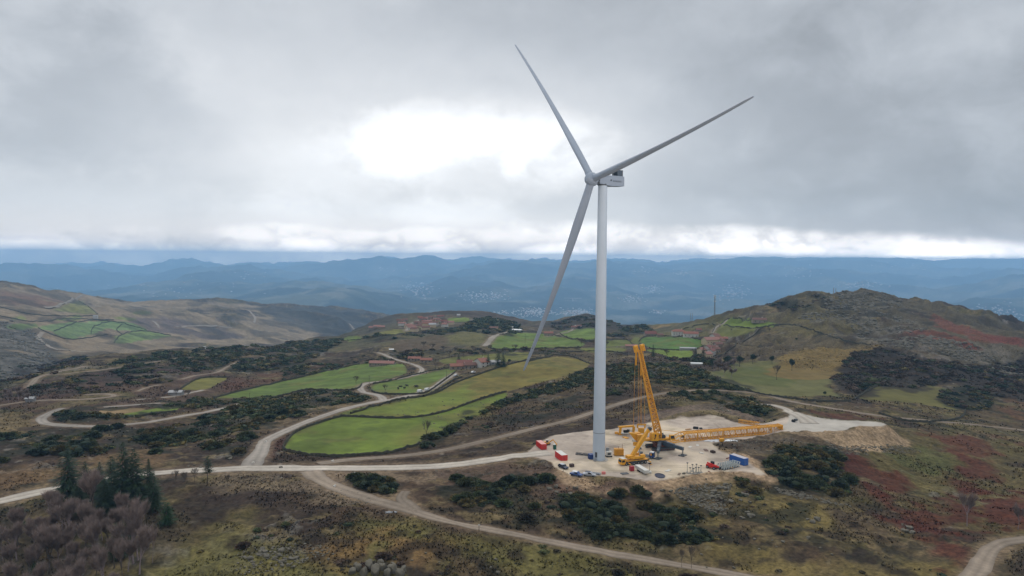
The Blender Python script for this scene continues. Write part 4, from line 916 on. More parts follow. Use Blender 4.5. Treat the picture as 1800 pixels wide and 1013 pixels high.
plant('b1', B1, 1790, 930, 52, 9, 'pale bare tree above the bend of the corner track', None, None, .8)
for k, (px, py) in enumerate(((790,628),(800,622),(815,628),(832,620),(848,626),(862,618),(878,628),(888,622),(780,620),(905,618),(760,616),(745,612))):
    plant('bg', BG, px, py, 16, 9, 'leafless grey tree in the grove behind the farmhouses', 'leafless grove behind the farmhouses', (500, 1100), 1.5)
for k, (px, py) in enumerate(((1255,652),(1268,648),(1280,655),(1292,650),(1272,662),(1285,665))):
    plant('b1', B1, px, py, 22, 9, 'leafless reddish tree in the grove under the village', 'leafless grove under the village', None, 1.4)
SPB = lambda: conifer('lone_pine', 12, 2.6, 61, bare=.42, dens=.8, full=.55, droop=-.05)
plant('sp', SPB, 365, 853, 52, 12, 'lone pine with a bare lower trunk beside the white road', None, None, .95)
CY = lambda: conifer('fir_tree', 12, 2.6, 71, bare=.03, dens=1.3, full=.8)
for px, py, hp, w, lb in ((858,643,22,1.1,'left fir of the three dark firs beside the white farmhouse'),(875,645,32,1.1,'tallest of the three dark firs beside the white farmhouse'),(884,645,26,1.3,'right fir of the three dark firs beside the white farmhouse'),(806,640,18,1.5,'rounded dark fir behind the low farmhouse'),
    (1148,627,22,.9,'pointed dark fir just right of the crane mast head'),(1222,636,26,.95,'left of two dark cypresses below the red roofed village'),(1236,636,28,.95,'right of two dark cypresses below the red roofed village'),(1141,582,9,1.3,'small dark fir behind the red farmhouse')):
    plant('cy', CY, px, py, hp, 12, lb, None, (450, 1200), w)
RT = lambda: round_tree('round_pine', 10, 3.4, 81)
for px, py, hp, w, lb in ((1323,640,18,1.1,'round pine on a clear trunk at the edge of the brown grove'),(1357,640,15,1.0,'small flat pine alone on the golden meadow'),(1392,652,22,.9,'dark oval pine at the right of the pale meadow'),(1279,645,20,1.2,'round dark pine in the grove by the village'),(1300,645,20,1.2,'round dark pine between the grove and the lone round pine'),(1253,648,18,1.2,'dark round pine below the village rooftops'),
    (1450,700,9,1.2,'small round bush tree on the meadow wall'),(895,640,9,1.3,'small dark tree on the rim of the brown pasture'),(1400,600,6,1.5,'tiny dark tree on the right-hand hillside')):
    plant('rt', RT, px, py, hp, 10, lb, None, (380, 1100), w)
# ------------------------------------------------------------------ wind turbine
white_paint = mat('white_paint', lin(190,202,214,.84), .45, var=.04, scale=.15, spec=.4)
grey_paint = mat('grey_paint', lin(120,124,128), .5, var=.1, scale=1); dark_grey = mat('dark_grey', lin(62,66,70), .6, var=.15, scale=1.5)
black = mat('black_rubber', lin(30,30,31), .85, var=.2, scale=2); steel = mat('steel', lin(150,152,152), .45, .6, var=.15, scale=2)
backlit_paint = mat('backlit_paint', lin(150,162,178,.78), .5, var=.06, scale=.08, spec=.4)  # tower white with backlit shade painted into the colour, for rotor and nacelle
glass = mat('dark_glass', lin(28,34,40), .12, var=.05, spec=.7)
yellow = mat('crane_yellow', lin(236,168,34,.78), .5, var=.14, scale=.7, spec=.4); yellow2 = mat('boom_yellow', lin(236,166,44,.72), .55, var=.16, scale=.5)
slate = mat('slate_paint', lin(62,74,86), .55, var=.15, scale=.8); redp = mat('red_paint', lin(196,40,34), .55, var=.12, scale=.8); bluep = mat('blue_paint', lin(38,88,160), .55, var=.14, scale=.8)
dkblue = mat('dark_blue_paint', lin(30,56,112), .5, var=.14, scale=.8); offwhite = mat('off_white', lin(208,206,198,.9), .6, var=.08, scale=1); rust = mat('rusty_steel', lin(110,62,48), .85, var=.3, scale=2)
BASE = plane_hit(1052.5, 808); TOP = 120.6; YAW = 59.62
ar = radians(YAW)
axh = Vector((-sin(ar), -cos(ar), 0)); side = Vector((cos(ar), -sin(ar), 0))     # towards the rotor; across
def build_turbine():
    root = thing('wind_turbine', 'tall white wind turbine with three long blades towering over the crane pad', 'wind turbine', BASE)
    up = Vector((0, 0, 1))
    prof = [(2.78, -.2), (2.78, .4), (2.7, .42)]
    for k in range(1, 26): z = TOP * k / 26; prof.append((2.7 - .72 * (z / TOP) ** 1.0, z))
    prof.append((1.97, TOP)); t = MB(); t.lathe(prof, 48); tw = t.build('tower', white_paint, root, True)
    for z in (12.2, 36, 62, 92):
        f = MB(); r = 2.7 - .72 * z / TOP; f.lathe([(r + .01, z - .14), (r + .05, z - .12), (r + .05, z + .12), (r + .01, z + .14)], 48); f.build('flange_ring', grey_paint if z < 20 else white_paint, root, True)
    d = MB(); dr = Vector((-.55, -.83, 0)).normalized(); M = Matrix.Translation(dr * 2.68 + Vector((0, 0, 2.7))) @ Matrix.Rotation(atan2(dr.y, dr.x) + pi / 2, 4, 'Z')
    d.box((0, 0, 0), (1.0, .2, 2.3), 0, M); d.build('door', dark_grey, root)
    s = MB(); 
    for k in range(6): s.box((0, -.3 - .3 * k, -1.45 - .22 * k), (1.2, .3, .08), 0, M)
    s.build('door_steps', steel, root)
    p = MB(); p.lathe([(4.1, -.3), (4.1, .12), (3.2, .25)], 40); p.build('plinth', mat('concrete', lin(170,164,154,.8), .9, var=.12, scale=1), root)
    # nacelle frame: X to the rear, Y across, Z up
    N = Matrix(((-axh.x, side.x, 0, 0), (-axh.y, side.y, 0, 0), (0, 0, 1, TOP), (0, 0, 0, 1)))
    n = MB(); n.prism([(-3.0, .25), (3.4, -.55), (10.4, -.15), (10.4, 4.0), (9.6, 4.15), (-3.0, 4.05)], -2.05, 2.05, N); n.build('nacelle', backlit_paint, root, bevel=.14)
    y = MB(); y.lathe([(2.1, TOP - .4), (2.1, TOP + .3)], 32); y.build('yaw_ring', dark_grey, root, True)
    g = MB()
    g.prism([(-4.4, .7), (-3.0, .35), (-3.0, 3.8), (-4.4, 3.4)], -1.75, 1.75, N); g.build('rotor_neck', dark_grey, root)
    c = MB(); c.box((8.1, 0, 5.6), (3.0, 3.6, .14), 0, N); c.box((8.1, 0, 4.35), (3.0, 3.6, .14), 0, N)
    for a, b in ((6.65, -1.75), (9.55, -1.75), (6.65, 1.75), (9.55, 1.75)): c.box((a, b, 5.3), (.16, .16, 2.6), 0, N)
    c.box((8.1, 0, 6.65), (3.2, 3.8, .14), 0, N); cf = c.build('cooler', dark_grey, root)
    l = MB()
    for k in range(9): l.box((8.1, -1.76 + .44 * k, 5.4), (2.7, .1, 2.2), 0, N)
    l.box((7.0, 1.86, 5.3), (.9, .08, 2.2), 0, N); l.build('radiator', slate, cf)
    w = MB(); w.tube(N @ Vector((5.2, .8, 4.1)), N @ Vector((5.4, .8, 6.4)), .05, .03, 5); w.tube(N @ Vector((5.1, -.6, 4.1)), N @ Vector((4.6, -.6, 5.6)), .05, .03, 5); w.build('wind_sensor', steel, root)
    # emblem and word on the flank
    e = MB(); q = 2.07
    e.prism([(2.6, 1.6), (3.15, 1.6), (3.4, 2.5), (3.0, 2.2), (2.7, 2.35)], q, q + .06, N); e.build('emblem', mat('lettering', lin(50,58,62), .6), root)
    f = bpy.data.curves.new('lettering', 'FONT'); f.body = 'NORDEX'; f.size = 1.05; f.extrude = .02; f.space_character = 1.15
    f_ = bpy.data.objects.new('tmp', f); COL.objects.link(f_); bpy.context.view_layer.update(); fm = bpy.data.meshes.new_from_object(f_.evaluated_get(bpy.context.evaluated_depsgraph_get())); bpy.data.objects.remove(f_); fo = bpy.data.objects.new('lettering', fm); COL.objects.link(fo); fo.parent = root; fm.materials.clear(); fm.materials.append(MATS['lettering'])
    o_ = N @ Vector((3.9, 2.09, 1.35)); fo.matrix_local = Matrix(((-axh.x, 0, side.x, o_.x), (-axh.y, 0, side.y, o_.y), (0, 1, 0, o_.z), (0, 0, 0, 1)))
    # rotor
    tilt = radians(3.54); A = (axh * cos(tilt) + up * sin(tilt)).normalized(); S = up.cross(A).normalized(); UPR = A.cross(S)
    hub = Vector((0, 0, TOP + 1.1 + .6)) + A * 5.92
    Rm = Matrix(((S.x, UPR.x, A.x, hub.x), (S.y, UPR.y, A.y, hub.y), (S.z, UPR.z, A.z, hub.z), (0, 0, 0, 1)))
    h = MB(); pr = [(2.2, -2.0), (2.7, -1.6), (2.95, -.6), (2.95, .4), (2.7, 1.4), (2.15, 2.3), (1.3, 2.95), (.45, 3.25), (.02, 3.3)]
    h.lathe(pr, 36, Rm); h.build('hub', backlit_paint, root, True)
    RR = 92.9
    for k in range(3):
        az = radians(-39.69) + k * 2 * pi / 3
        rad = UPR * cos(az) + S * sin(az); tang = rad.cross(A)        # along the blade; in the rotor plane
        bl = thing_part = None
        mb = MB(); prev = None; ns = 46; m = 20; vs = []; fs = []
        for i in range(ns):
            f = i / (ns - 1); r = 1.4 + (RR - 1.4) * f; f = r / RR
            if f < .04: ch = 3.3; th = 1.0
            else:
                ch = np.interp(f, [.04, .12, .22, .35, .55, .75, .9, .97, 1], [3.3, 3.7, 4.1, 3.7, 2.9, 2.2, 1.7, 1.4, .8]); th = np.interp(f, [.04, .12, .22, .4, .7, 1], [1.0, .9, .76, .62, .5, .4])
            pitch = radians(np.interp(f, [0, .1, .3, .6, 1], [70, 74, 80, 85, 88]))
            cd = (A * sin(pitch) + tang * cos(pitch)); nd = rad.cross(cd).normalized()
            cc = hub + rad * r * cos(radians(3.2)) + A * (r * sin(radians(2.0)) + 5.0 * f ** 2.4)
            for j in range(m):
                a = 2 * pi * j / m; x = cos(a) * .5; y = sin(a) * .5
                if th < .99: y *= (.55 + .45 * (x + .5)) ** .6 * (1.0 if x < .5 else 1); x = x - .15 * (1 - th)
                vs.append(cc - cd * ch * x + nd * ch * th * y)
        for i in range(ns - 1):
            for j in range(m): fs.append((i * m + j, i * m + (j + 1) % m, (i + 1) * m + (j + 1) % m, (i + 1) * m + j))
        fs.append(tuple(range(m))); fs.append(tuple((ns - 1) * m + j for j in range(m)))
        mb.add(vs, fs); b = mb.build('blade', backlit_paint, root, True)
        cu = MB(); cu.tube(hub + rad * 1.2, hub + rad * 2.75, 1.95, 1.72, 24); cu.build('blade_root_collar', backlit_paint, b, True)
        if k == 0 or True:
            rp = RR * .875; f = .875; c0 = hub + rad * rp * cos(radians(3.2)) + A * (rp * sin(radians(2.0)) + 5.0 * f ** 2.4); q = MB(); cd = A
            q.beam(c0 - rad * .35, c0 + rad * .35, 1.15, .5); q.build('band', dark_grey, b)
    return root
build_turbine()

# ------------------------------------------------------------------ crawler crane
def G(px, py, z=0.0): return plane_hit(px, py, z)
def Tp(px, py, y):
    d = ray(px, py); t = y / d[1]; return Vector((d[0] * t, y, CH + d[2] * t))
def lattice(mb, P, Q, w0, h0, w1, h1, bays, rc=.16, rb=.08, upv=Vector((0, 0, 1)), taper=None):
    """four chords with zigzag bracing; P to Q are the centre line"""
    P, Q = Vector(P), Vector(Q); d = (Q - P).normalized(); s = d.cross(upv).normalized(); u = s.cross(d).normalized()
    def corner(t, a, b):
        w = w0 + (w1 - w0) * t; h = h0 + (h1 - h0) * t
        if taper: k = min(1, .25 + .75 * t * bays / taper[0], .35 + .65 * (1 - t) * bays / taper[1]); w *= k; h *= k
        return P + (Q - P) * t + s * a * w / 2 + u * b * h / 2
    cs = ((1, 1), (1, -1), (-1, -1), (-1, 1))
    for i in range(bays):
        t0, t1 = i / bays, (i + 1) / bays
        for a, b in cs: mb.tube(corner(t0, a, b), corner(t1, a, b), rc, rc, 5, False)
        for k in range(4):
            c, e = cs[k], cs[(k + 1) % 4]; mb.tube(corner(t0, *c), corner(t0, *e), rb, rb, 4, False)
            if (i + k) % 2: mb.tube(corner(t0, *c), corner(t1, *e), rb, rb, 4, False)
            else: mb.tube(corner(t0, *e), corner(t1, *c), rb, rb, 4, False)
    return s, u
def build_crawler():
    C = G(1160, 789); root = thing('crawler_crane', 'huge yellow crawler crane with upright lattice mast on slate outrigger base', 'crawler crane', C); O = -C
    L = lambda v: Vector(v) - C
    ax = Vector((11.4, 3.2, 0)).normalized(); az = atan2(ax.y, ax.x); pr = Vector((-ax.y, ax.x, 0))
    M = Matrix.Rotation(az, 4, 'Z')
    for sgn in (-1, 1):
        t = MB(); t.prism([(-5.8, .55), (-5.2, .1), (5.2, .1), (5.8, .55), (5.8, 1.1), (5.2, 1.55), (-5.2, 1.55), (-5.8, 1.1)], sgn * 3.3 - .65, sgn * 3.3 + .65, M)
        tr = t.build('track', dark_grey, root, bevel=.05)
        w = MB()
        for k in range(17): w.box((-5.4 + .675 * k, sgn * 3.3, 1.6), (.5, 1.4, .08), 0, M); w.box((-5.4 + .675 * k, sgn * 3.3, .06), (.5, 1.4, .08), 0, M)
        w.build('track_shoes', black, tr)
        w = MB()
        for k in range(9): w.tube(M @ Vector((-4.8 + 1.2 * k, sgn * 3.3 - .7, .6)), M @ Vector((-4.8 + 1.2 * k, sgn * 3.3 + .7, .6)), .32, .32, 10)
        w.build('rollers', rust, tr)
    t = MB(); t.box((0, 0, 1.5), (4.6, 5.4, 1.6), 0, M); t.box((0, 0, 2.7), (6.2, 3.2, .9), 0, M); t.build('carbody', rust, root, bevel=.06)
    # outrigger star with jacks
    for px, py, tx in ((1200, 801, 0), (1156.5, 806.5, 0), (1120, 779, 1), (1164, 775, 1)):
        foot = L(G(px, py)); b = MB(); f = Vector((foot.x, foot.y, 0)); n = f.normalized()
        b.beam(n * 2.2 + Vector((0, 0, 3.2)), n * (f.length * .62) + Vector((0, 0, 3.2)), 1.5, 1.9); b.beam(n * (f.length * .55) + Vector((0, 0, 3.15)), n * (f.length + .3) + Vector((0, 0, 3.15)), 1.15, 1.45); ob = b.build('outrigger', slate, root, bevel=.05)
        j = MB(); j.tube(f + Vector((0, 0, .3)), f + Vector((0, 0, 3.9)), .3, .34, 12); j.build('jack', steel if tx == 0 else slate, ob)
        q = MB(); q.box(f + Vector((0, 0, .15)), (3.9, 2.6, .22), az + .6); q.tube(f + Vector((0, 0, .2)), f + Vector((0, 0, .7)), .8, .5, 14); q.build('foot_pad', dark_grey, ob)
    t = MB(); t.lathe([(2.5, 3.6), (2.5, 4.3)], 28); t.build('slewing_ring', dark_grey, root, True)
    # upper works: boom side to the right, ballast to the left
    d = (L(G(1195, 783)) - L(G(1110, 786))); a2 = atan2(d.y, d.x); M = Matrix.Rotation(a2, 4, 'Z')
    t = MB(); t.box((-3.0, 0, 4.75), (14.5, 3.0, .9), 0, M); t.build('deck', yellow, root, bevel=.05)
    t = MB(); t.box((-3.6, -1.75, 6.3), (3.8, 2.2, 3.6), 0, M); eh = t.build('engine_house', yellow, root, bevel=.07)
    t = MB(); t.prism([(-4.0, 5.5), (-3.6, 5.2), (-3.3, 6.2), (-2.9, 7.3), (-3.4, 7.7), (-3.8, 7.1), (-3.5, 6.3)], -2.93, -2.86, M); t.build('emblem', mat('dark_mark', lin(34,30,26), .6), eh)
    t = MB()
    for k in range(5): t.box((-1.68, -2.0, 5.3 + .5 * k), (.05, 1.0, .2), 0, M)
    t.build('louvres', dark_grey, eh)
    t = MB(); t.prism([(3.6, 4.6), (5.9, 4.6), (6.1, 5.6), (5.6, 7.0), (3.6, 7.0)], -3.1, -1.6, M); cb = t.build('cab', yellow, root, bevel=.06)
    t = MB(); t.prism([(4.0, 5.4), (5.95, 5.5), (5.62, 6.8), (4.0, 6.8)], -3.14, -3.1, M); t.prism([(5.98, 5.5), (6.08, 5.55), (5.66, 6.85), (5.58, 6.8)], -3.0, -1.7, M); t.build('window', glass, cb)
    t = MB()
    for sy in (-1.9, 1.9):
        for k in range(6): t.box((-10.6, sy, 4.6 + .55 * k), (2.6, 2.4, .5), 0, M)
    t.build('counterweight', yellow2, root, bevel=.04)
    t = MB(); t.prism([(-15.2, 8.2), (-13.2, 7.9), (-10.0, 7.0), (-8.2, 4.4), (-9.6, 3.2), (-12.4, 4.6)], -.9, .9, M); t.build('ballast_arm', yellow, root, bevel=.06)
    t = MB(); t.box((-12.3, -2.4, 3.4), (3.0, .9, 1.6), 0, M); t.build('ballast_frame', yellow2, root)
    for k, x in enumerate((-1.0, 1.2)):
        t = MB(); t.tube(M @ Vector((x, -1.3, 5.9)), M @ Vector((x, 1.3, 5.9)), .75, .75, 18); t.tube(M @ Vector((x, -1.35, 5.9)), M @ Vector((x, -1.25, 5.9)), 1.05, 1.05, 18); t.tube(M @ Vector((x, 1.25, 5.9)), M @ Vector((x, 1.35, 5.9)), 1.05, 1.05, 18); t.build('winch', dark_grey, root, True)
    # derrick mast
    y0 = C.y - 1; P = L(Tp(1159, 771, y0)); Q = L(Tp(1124, 614, y0 + 5)); t = MB()
    s, u = lattice(t, P, Q, 5.0, 3.4, 3.9, 2.6, 24, .34, .19, Vector((0, 1, 0)), (3, 60)); t.build('mast', yellow2, root)
    dirm = (Q - P).normalized()
    for sg in (-1, 1):
        t = MB()
        for e in (-.9, .9):
            t.beam(Q + s * (sg * 1.55 + e * .35) - dirm * 1.2, Q + s * (sg * 1.55 + e * .35) + dirm * 2.0, .6, 1.6)
        t.tube(Q + s * (sg * 1.55 - .6) + dirm * 1.3, Q + s * (sg * 1.55 + .6) + dirm * 1.3, .85, .85, 14); t.build('mast_head', yellow, root)
    # tackle hanging from the mast head
    hx = L(Tp(1119, 618, y0 + 5)); t = MB()
    for k, (pa, pb, yb) in enumerate(((1117, 1113.5, 24), (1122, 1122, 24), (1125, 1125.5, 24), (1128, 1127.5, 24), (1131, 1133.5, 24))):
        a = L(Tp(pa, 612, y0 + 5)); b = L(Tp(pb, 748, y0 + 20)); t.tube(a, b, .075, .075, 4, False)
    t.build('guy_line', yellow2, root)
    t = MB(); a = L(Tp(1118.5, 607, y0 + 5)); b = L(Tp(1118, 642, y0 + 7)); t.beam(a, b, .9, .7); a = L(Tp(1126, 625, y0 + 5)); b = L(Tp(1127, 660, y0 + 7)); t.beam(a, b, .7, .6); t.build('hoist_tackle', yellow, root)
    t = MB(); b = L(Tp(1127, 757, y0 + 20)); t.box(b, (3.0, 1.4, 2.6)); t.box(b + Vector((.4, 0, 3.0)), (4.2, .5, .6)); t.box(b + Vector((1.8, 0, 2.2)), (.6, .6, 2.0)); t.box(b + Vector((-1.8, 0, 2.2)), (.6, .6, 2.0)); t.build('suspended_ballast', yellow, root)
    # A frame stays up to the mast
    t = MB(); 
    for sg in (-1, 1):
        t.tube(M @ Vector((-9.5, sg * 1.4, 5.2)), P + (Q - P) * .16 + s * sg * 1.2, .16, .16, 6); t.tube(M @ Vector((-5, sg * 1.2, 5.2)), P + (Q - P) * .08 + s * sg, .14, .14, 6)
    t.build('stay', yellow2, root)
    # main boom laid out over the ground to the right
    A0 = L(Tp(1166, 778, C.y)); A1 = L(G(1197, 777.5)) + Vector((0, 0, 2.2)); B1 = L(G(1371, 760)) + Vector((0, 0, 2.0))
    A1 = L(G(1200, 775)) + Vector((0, 0, 2.0))
    t = MB(); lattice(t, A0, A1, 2.2, 1.2, 3.6, 3.6, 4, .2, .1); bf = t.build('boom_foot', yellow, root)
    t = MB(); s2, u2 = lattice(t, A1, B1, 3.8, 3.9, 3.6, 3.3, 34, .26, .1)
    t.build('main_boom', yellow2, root)
    t = MB(); D = (B1 - A1)
    for k in range(9):
        c = A1 + D * (k / 8); t.beam(c + s2 * 1.9 + u2 * 1.95, c - s2 * 1.9 + u2 * 1.95, .5, .35); t.beam(c + s2 * 1.85 + u2 * 1.9, c + s2 * 1.85 - u2 * 1.9, .4, .35)
    t.beam(A1 + u2 * 2.0 - s2 * .6, B1 + u2 * 1.75 - s2 * .6, .7, .12); t.beam(A1 + u2 * 2.0 + s2 * .7, B1 + u2 * 1.75 + s2 * .7, .6, .12); t.build('boom_walkway', yellow, root)
    t = MB()
    for q in (-.5, .5): t.tube(P + (Q - P) * .1, A1 + s2 * q + u2 * 2.1, .07, .07, 4, False); t.tube(A1 + D * .02 + s2 * q * 3 + u2 * 2.25, B1 + s2 * q * 3 + u2 * 2.0, .09, .09, 4, False)
    t.build('pendant', yellow2, root)
    t = MB(); t.box(B1 + Vector((-.2, 0, .6)), (1.6, 3.0, 1.4)); t.build('boom_tip', yellow, root); 
    for f, sg in ((.93, 1), (1.0, 1)):
        t = MB(); c = A1 + D * f - s2 * 2.3; c.z = 0; t.tube(c + Vector((0, 0, .05)), c + Vector((0, 0, 1.6)), .35, .3, 10); t.box(c + Vector((0, 0, .2)), (1.0, .7, .35)); t.build('support_trestle', dark_grey, root)
    t = MB(); c = A1 - s2 * 2.0 + D * .02; c.z = 1.5; t.box(c, (1.3, .9, 1.1)); t.build('junction_box', dark_grey, root)
build_crawler()

def wheels(root, xs, y, r, w, M, m=black, rim=True):
    for x in xs:
        for sg in (-1, 1):
            t = MB(); t.tube(M @ Vector((x, sg * y, r)), M @ Vector((x, sg * (y + w), r)), r, r, 16); o = t.build('wheel', m, root, True)
            if rim: t = MB(); t.tube(M @ Vector((x, sg * (y + w), r)), M @ Vector((x, sg * (y + w + .03), r)), r * .5, r * .45, 10); t.build('rim', steel, o)
def build_mobile_crane():
    A, B = G(1089, 818.5), G(1140, 812.5); C = (A + B) / 2; root = thing('mobile_crane', 'yellow mobile crane with many axles and raised telescopic boom in front of the crawler crane', 'mobile crane', C)
    d = A - B; az = atan2(d.y, d.x); M = Matrix.Rotation(az, 4, 'Z'); Ln = 14.0; h = Ln / 2
    t = MB(); t.box((-.6, 0, 1.35), (Ln - 1.4, 2.6, .7), 0, M); t.build('chassis', dark_grey, root, bevel=.05)
    t = MB(); t.box((-.9, 0, 1.85), (Ln - 3.2, 2.9, .22), 0, M); t.build('carrier_deck', yellow, root)
    t = MB(); t.prism([(h - 2.1, .5), (h + .1, .5), (h + .25, 1.2), (h - .05, 2.55), (h - .4, 2.95), (h - 2.1, 3.0)], -1.38, 1.38, M); cb = t.build('cab', yellow, root, bevel=.07)
    t = MB(); t.prism([(h + .17, 1.55), (h + .22, 1.57), (h - .02, 2.5), (h - .08, 2.5)], -1.2, 1.2, M)
    for q in (-1.42, 1.38): t.prism([(h - 1.5, 1.6), (h - .05, 1.6), (h - .25, 2.5), (h - 1.5, 2.55)], q, q + .04, M)
    t.build('window', glass, cb)
    t = MB(); t.prism([(h - 2.0, 3.02), (h - .3, 2.98), (h - .4, 3.08), (h - 2.0, 3.1)], -1.3, 1.3, M); t.build('cab_roof', offwhite, cb)
    wheels(root, (4.6, 2.9, .9, -1.2, -3.1, -4.8), 1.0, .66, .45, M)
    t = MB(); t.lathe([(1.2, 1.9), (1.2, 2.4)], 20, M @ Matrix.Translation((-1.5, 0, 0))); t.build('slewing_ring', dark_grey, root, True)
    t = MB(); t.box((-1.2, 0, 2.9), (7.2, 2.7, 1.0), 0, M); t.box((2.2, -.2, 3.3), (3.0, 2.3, 1.3), 0, M); t.box((-3.8, .4, 3.3), (2.2, 1.6, 1.2), 0, M); t.build('superstructure', yellow, root, bevel=.08)
    t = MB(); t.box((-2.6, -1.75, 3.1), (2.0, .9, 1.9), 0, M); oc = t.build('operator_cab', yellow, root, bevel=.06); t = MB(); t.box((-2.6, -2.21, 3.4), (1.6, .04, 1.0), 0, M); t.build('window', glass, oc)
    P = Tp(1111.5, 801, C.y) - C; Q = Tp(1141.5, 753.5, C.y + 3) - C; D = (Q - P)
    t = MB(); t.beam(P, P + D * .8, 1.35, 1.5); t.beam(P + D * .78, P + D * .98, 1.1, 1.2); bo = t.build('telescopic_boom', yellow, root, bevel=.06)
    t = MB(); t.beam(Q - D * .04, Q + Vector((.5, 0, .3)), 1.2, 1.4); t.tube(Q + Vector((.6, -.5, .1)), Q + Vector((.6, .5, .1)), .45, .45, 12); t.build('boom_head', dark_grey, bo)
    t = MB(); t.tube(P + Vector((3.2, 0, -.8)), P + D * .42 - Vector((0, 0, .4)), .22, .2, 10); t.build('luffing_ram', steel, root)
    t = MB(); t.tube(Q + Vector((.9, 0, 0)), Vector((Q.x + .9, Q.y, 3.6)), .04, .04, 4, False); t.build('hoist_rope', dark_grey, root)
    t = MB(); t.box((Q.x + .9, Q.y, 3.2), (.5, .4, .9)); t.build('hook_block', yellow, root, bevel=.05)
    for x in (3.8, -6.3):
        for sg in (-1, 1):
            t = MB(); t.beam(M @ Vector((x, sg * 1.2, 1.1)), M @ Vector((x, sg * 3.3, 1.1)), .35, .35); t.tube(M @ Vector((x, sg * 3.3, .1)), M @ Vector((x, sg * 3.3, 1.2)), .12, .12, 8); t.box(M @ Vector((x, sg * 3.3, .08)), (.9, .9, .1), az); t.build('outrigger', yellow, root)
build_mobile_crane()

# ------------------------------------------------------------------ things standing about the pad
def box_thing(name, label, cat, px, py, size, az, m, detail='ribs', top=None, group=None, z=None):
    p = G(px, py) if z is None else at(px, py); root = thing(name, label, cat, p, az, group); L, W, H = size
    t = MB(); t.box((0, 0, H / 2 + .12), (L, W, H)); body = t.build('body', m, root, bevel=.03)
    if detail == 'ribs':
        t = MB(); n = max(int(L / .55), 3)
        for k in range(n):
            x = -L / 2 + (k + .5) * L / n
            for s in (-1, 1): t.box((x, s * (W / 2 + .03), H / 2 + .12), (L / n * .5, .06, H * .86))
        for k in range(4): t.box((-L / 2 - .03, -W / 2 + (k + .5) * W / 4, H / 2 + .12), (.05, W / 8, H * .86))
        t.build('side_ribs', m, body)
        t = MB()
        for s in (-1, 1): t.box((L / 2 + .03, s * W * .24, H / 2 + .12), (.05, W * .46, H * .92))
        d = t.build('door', m, root); t = MB()
        for s in (-.35, -.12, .12, .35): t.tube((L / 2 + .09, s * W, .25), (L / 2 + .09, s * W, H), .03, .03, 5)
        t.build('lock_bar', steel, d)
    if top: t = MB(); t.box((0, 0, H + .15), (L * .97, W * .95, .06)); t.build('roof_sheet', top, root)
    return root
ca = atan2(-6.8, 2.25)
box_thing('shipping_container', 'red shipping container farthest back at the pad entrance', 'container', 951.5, 787.5, (7.2, 2.6, 2.5), ca, redp, top=mat('faded_red_roof', lin(206,150,142), .7))
box_thing('shipping_container', 'red shipping container with pale roof nearer the tower', 'container', 986.5, 807.5, (7.6, 2.9, 2.7), ca, redp, top=offwhite)
box_thing('shipping_container', 'blue shipping container at the far right corner of the pad', 'container', 1298.5, 814.5, (8.2, 2.7, 3.0), atan2(-8.0, 4.6), bluep, top=mat('dusty_roof', lin(176,172,176), .7))
box_thing('tool_container', 'small dark blue container against the turbine tower foot', 'container', 1040, 807.5, (2.7, 2.4, 2.3), .25, dkblue)
def gen():
    p = G(1070, 803); r = thing('generator', 'white generator unit with exhaust stack just right of the tower foot', 'generator', p, .1)
    t = MB(); t.box((0, 0, 1.5), (2.3, 1.8, 2.0)); t.build('housing', offwhite, r, bevel=.06); t = MB(); t.box((0, 0, .3), (2.8, 2.0, .35)); t.tube((-.9, -.9, .3), (-.9, .9, .3), .35, .35, 12); t.tube((.9, -.9, .3), (.9, .9, .3), .35, .35, 12); t.build('skid', black, r)
    t = MB(); t.box((-.5, .6, 3.2), (1.3, .5, 1.4)); t.tube((.6, .3, 2.4), (.6, .3, 3.9), .1, .1, 8); t.build('exhaust_stack', grey_paint, r); t = MB(); t.box((0, -.92, 1.5), (1.5, .05, 1.0)); t.build('grille', dark_grey, r)
gen()
def toilet():
    p = G(975, 790); r = thing('portable_toilet', 'dark green portable toilet with a white roof behind the red containers', 'portable toilet', p, .3)
    t = MB(); t.box((0, 0, 1.15), (1.25, 1.25, 2.1)); t.build('cabin', mat('toilet_green', lin(22,78,66), .6), r, bevel=.05); t = MB(); t.prism([(-.7, 2.2), (.7, 2.2), (.35, 2.5), (-.35, 2.5)], -.7, .7); t.build('roof', offwhite, r)
    t = MB(); t.box((0, -.65, 1.1), (.8, .05, 1.8)); t.build('door', mat('toilet_door', lin(30,92,78), .6), r); t = MB(); t.box((0, 0, .08), (1.4, 1.4, .14)); t.build('base', dark_grey, r)
toilet()
def excavator():
    p = G(962, 783); r = thing('excavator', 'small yellow excavator with white cab beside the back red container', 'excavator', p, -.35)
    for s in (-1, 1): t = MB(); t.prism([(-1.6, .3), (-1.2, .05), (1.2, .05), (1.6, .3), (1.3, .75), (-1.3, .75)], s * .9 - .25, s * .9 + .25); t.build('track', black, r)
    t = MB(); t.box((-.3, 0, 1.3), (2.6, 1.8, .9)); t.build('body', yellow, r, bevel=.08); t = MB(); t.box((.1, -.5, 2.1), (1.2, .8, 1.3)); c = t.build('cab', offwhite, r, bevel=.06); t = MB(); t.box((.2, -.92, 2.25), (.8, .04, .8)); t.box((.72, -.5, 2.25), (.04, .6, .8)); t.build('window', glass, c)
    t = MB(); t.beam((.9, .2, 1.5), (2.9, .2, 3.0), .35, .45); t.build('boom', yellow, r); t = MB(); t.beam((2.8, .2, 3.0), (4.2, .2, 1.3), .28, .35); t.build('dipper', yellow, r); t = MB(); t.prism([(3.9, .3), (4.7, .35), (4.6, 1.2), (4.1, 1.3)], -.3, .7); t.build('bucket', yellow2, r)
excavator()
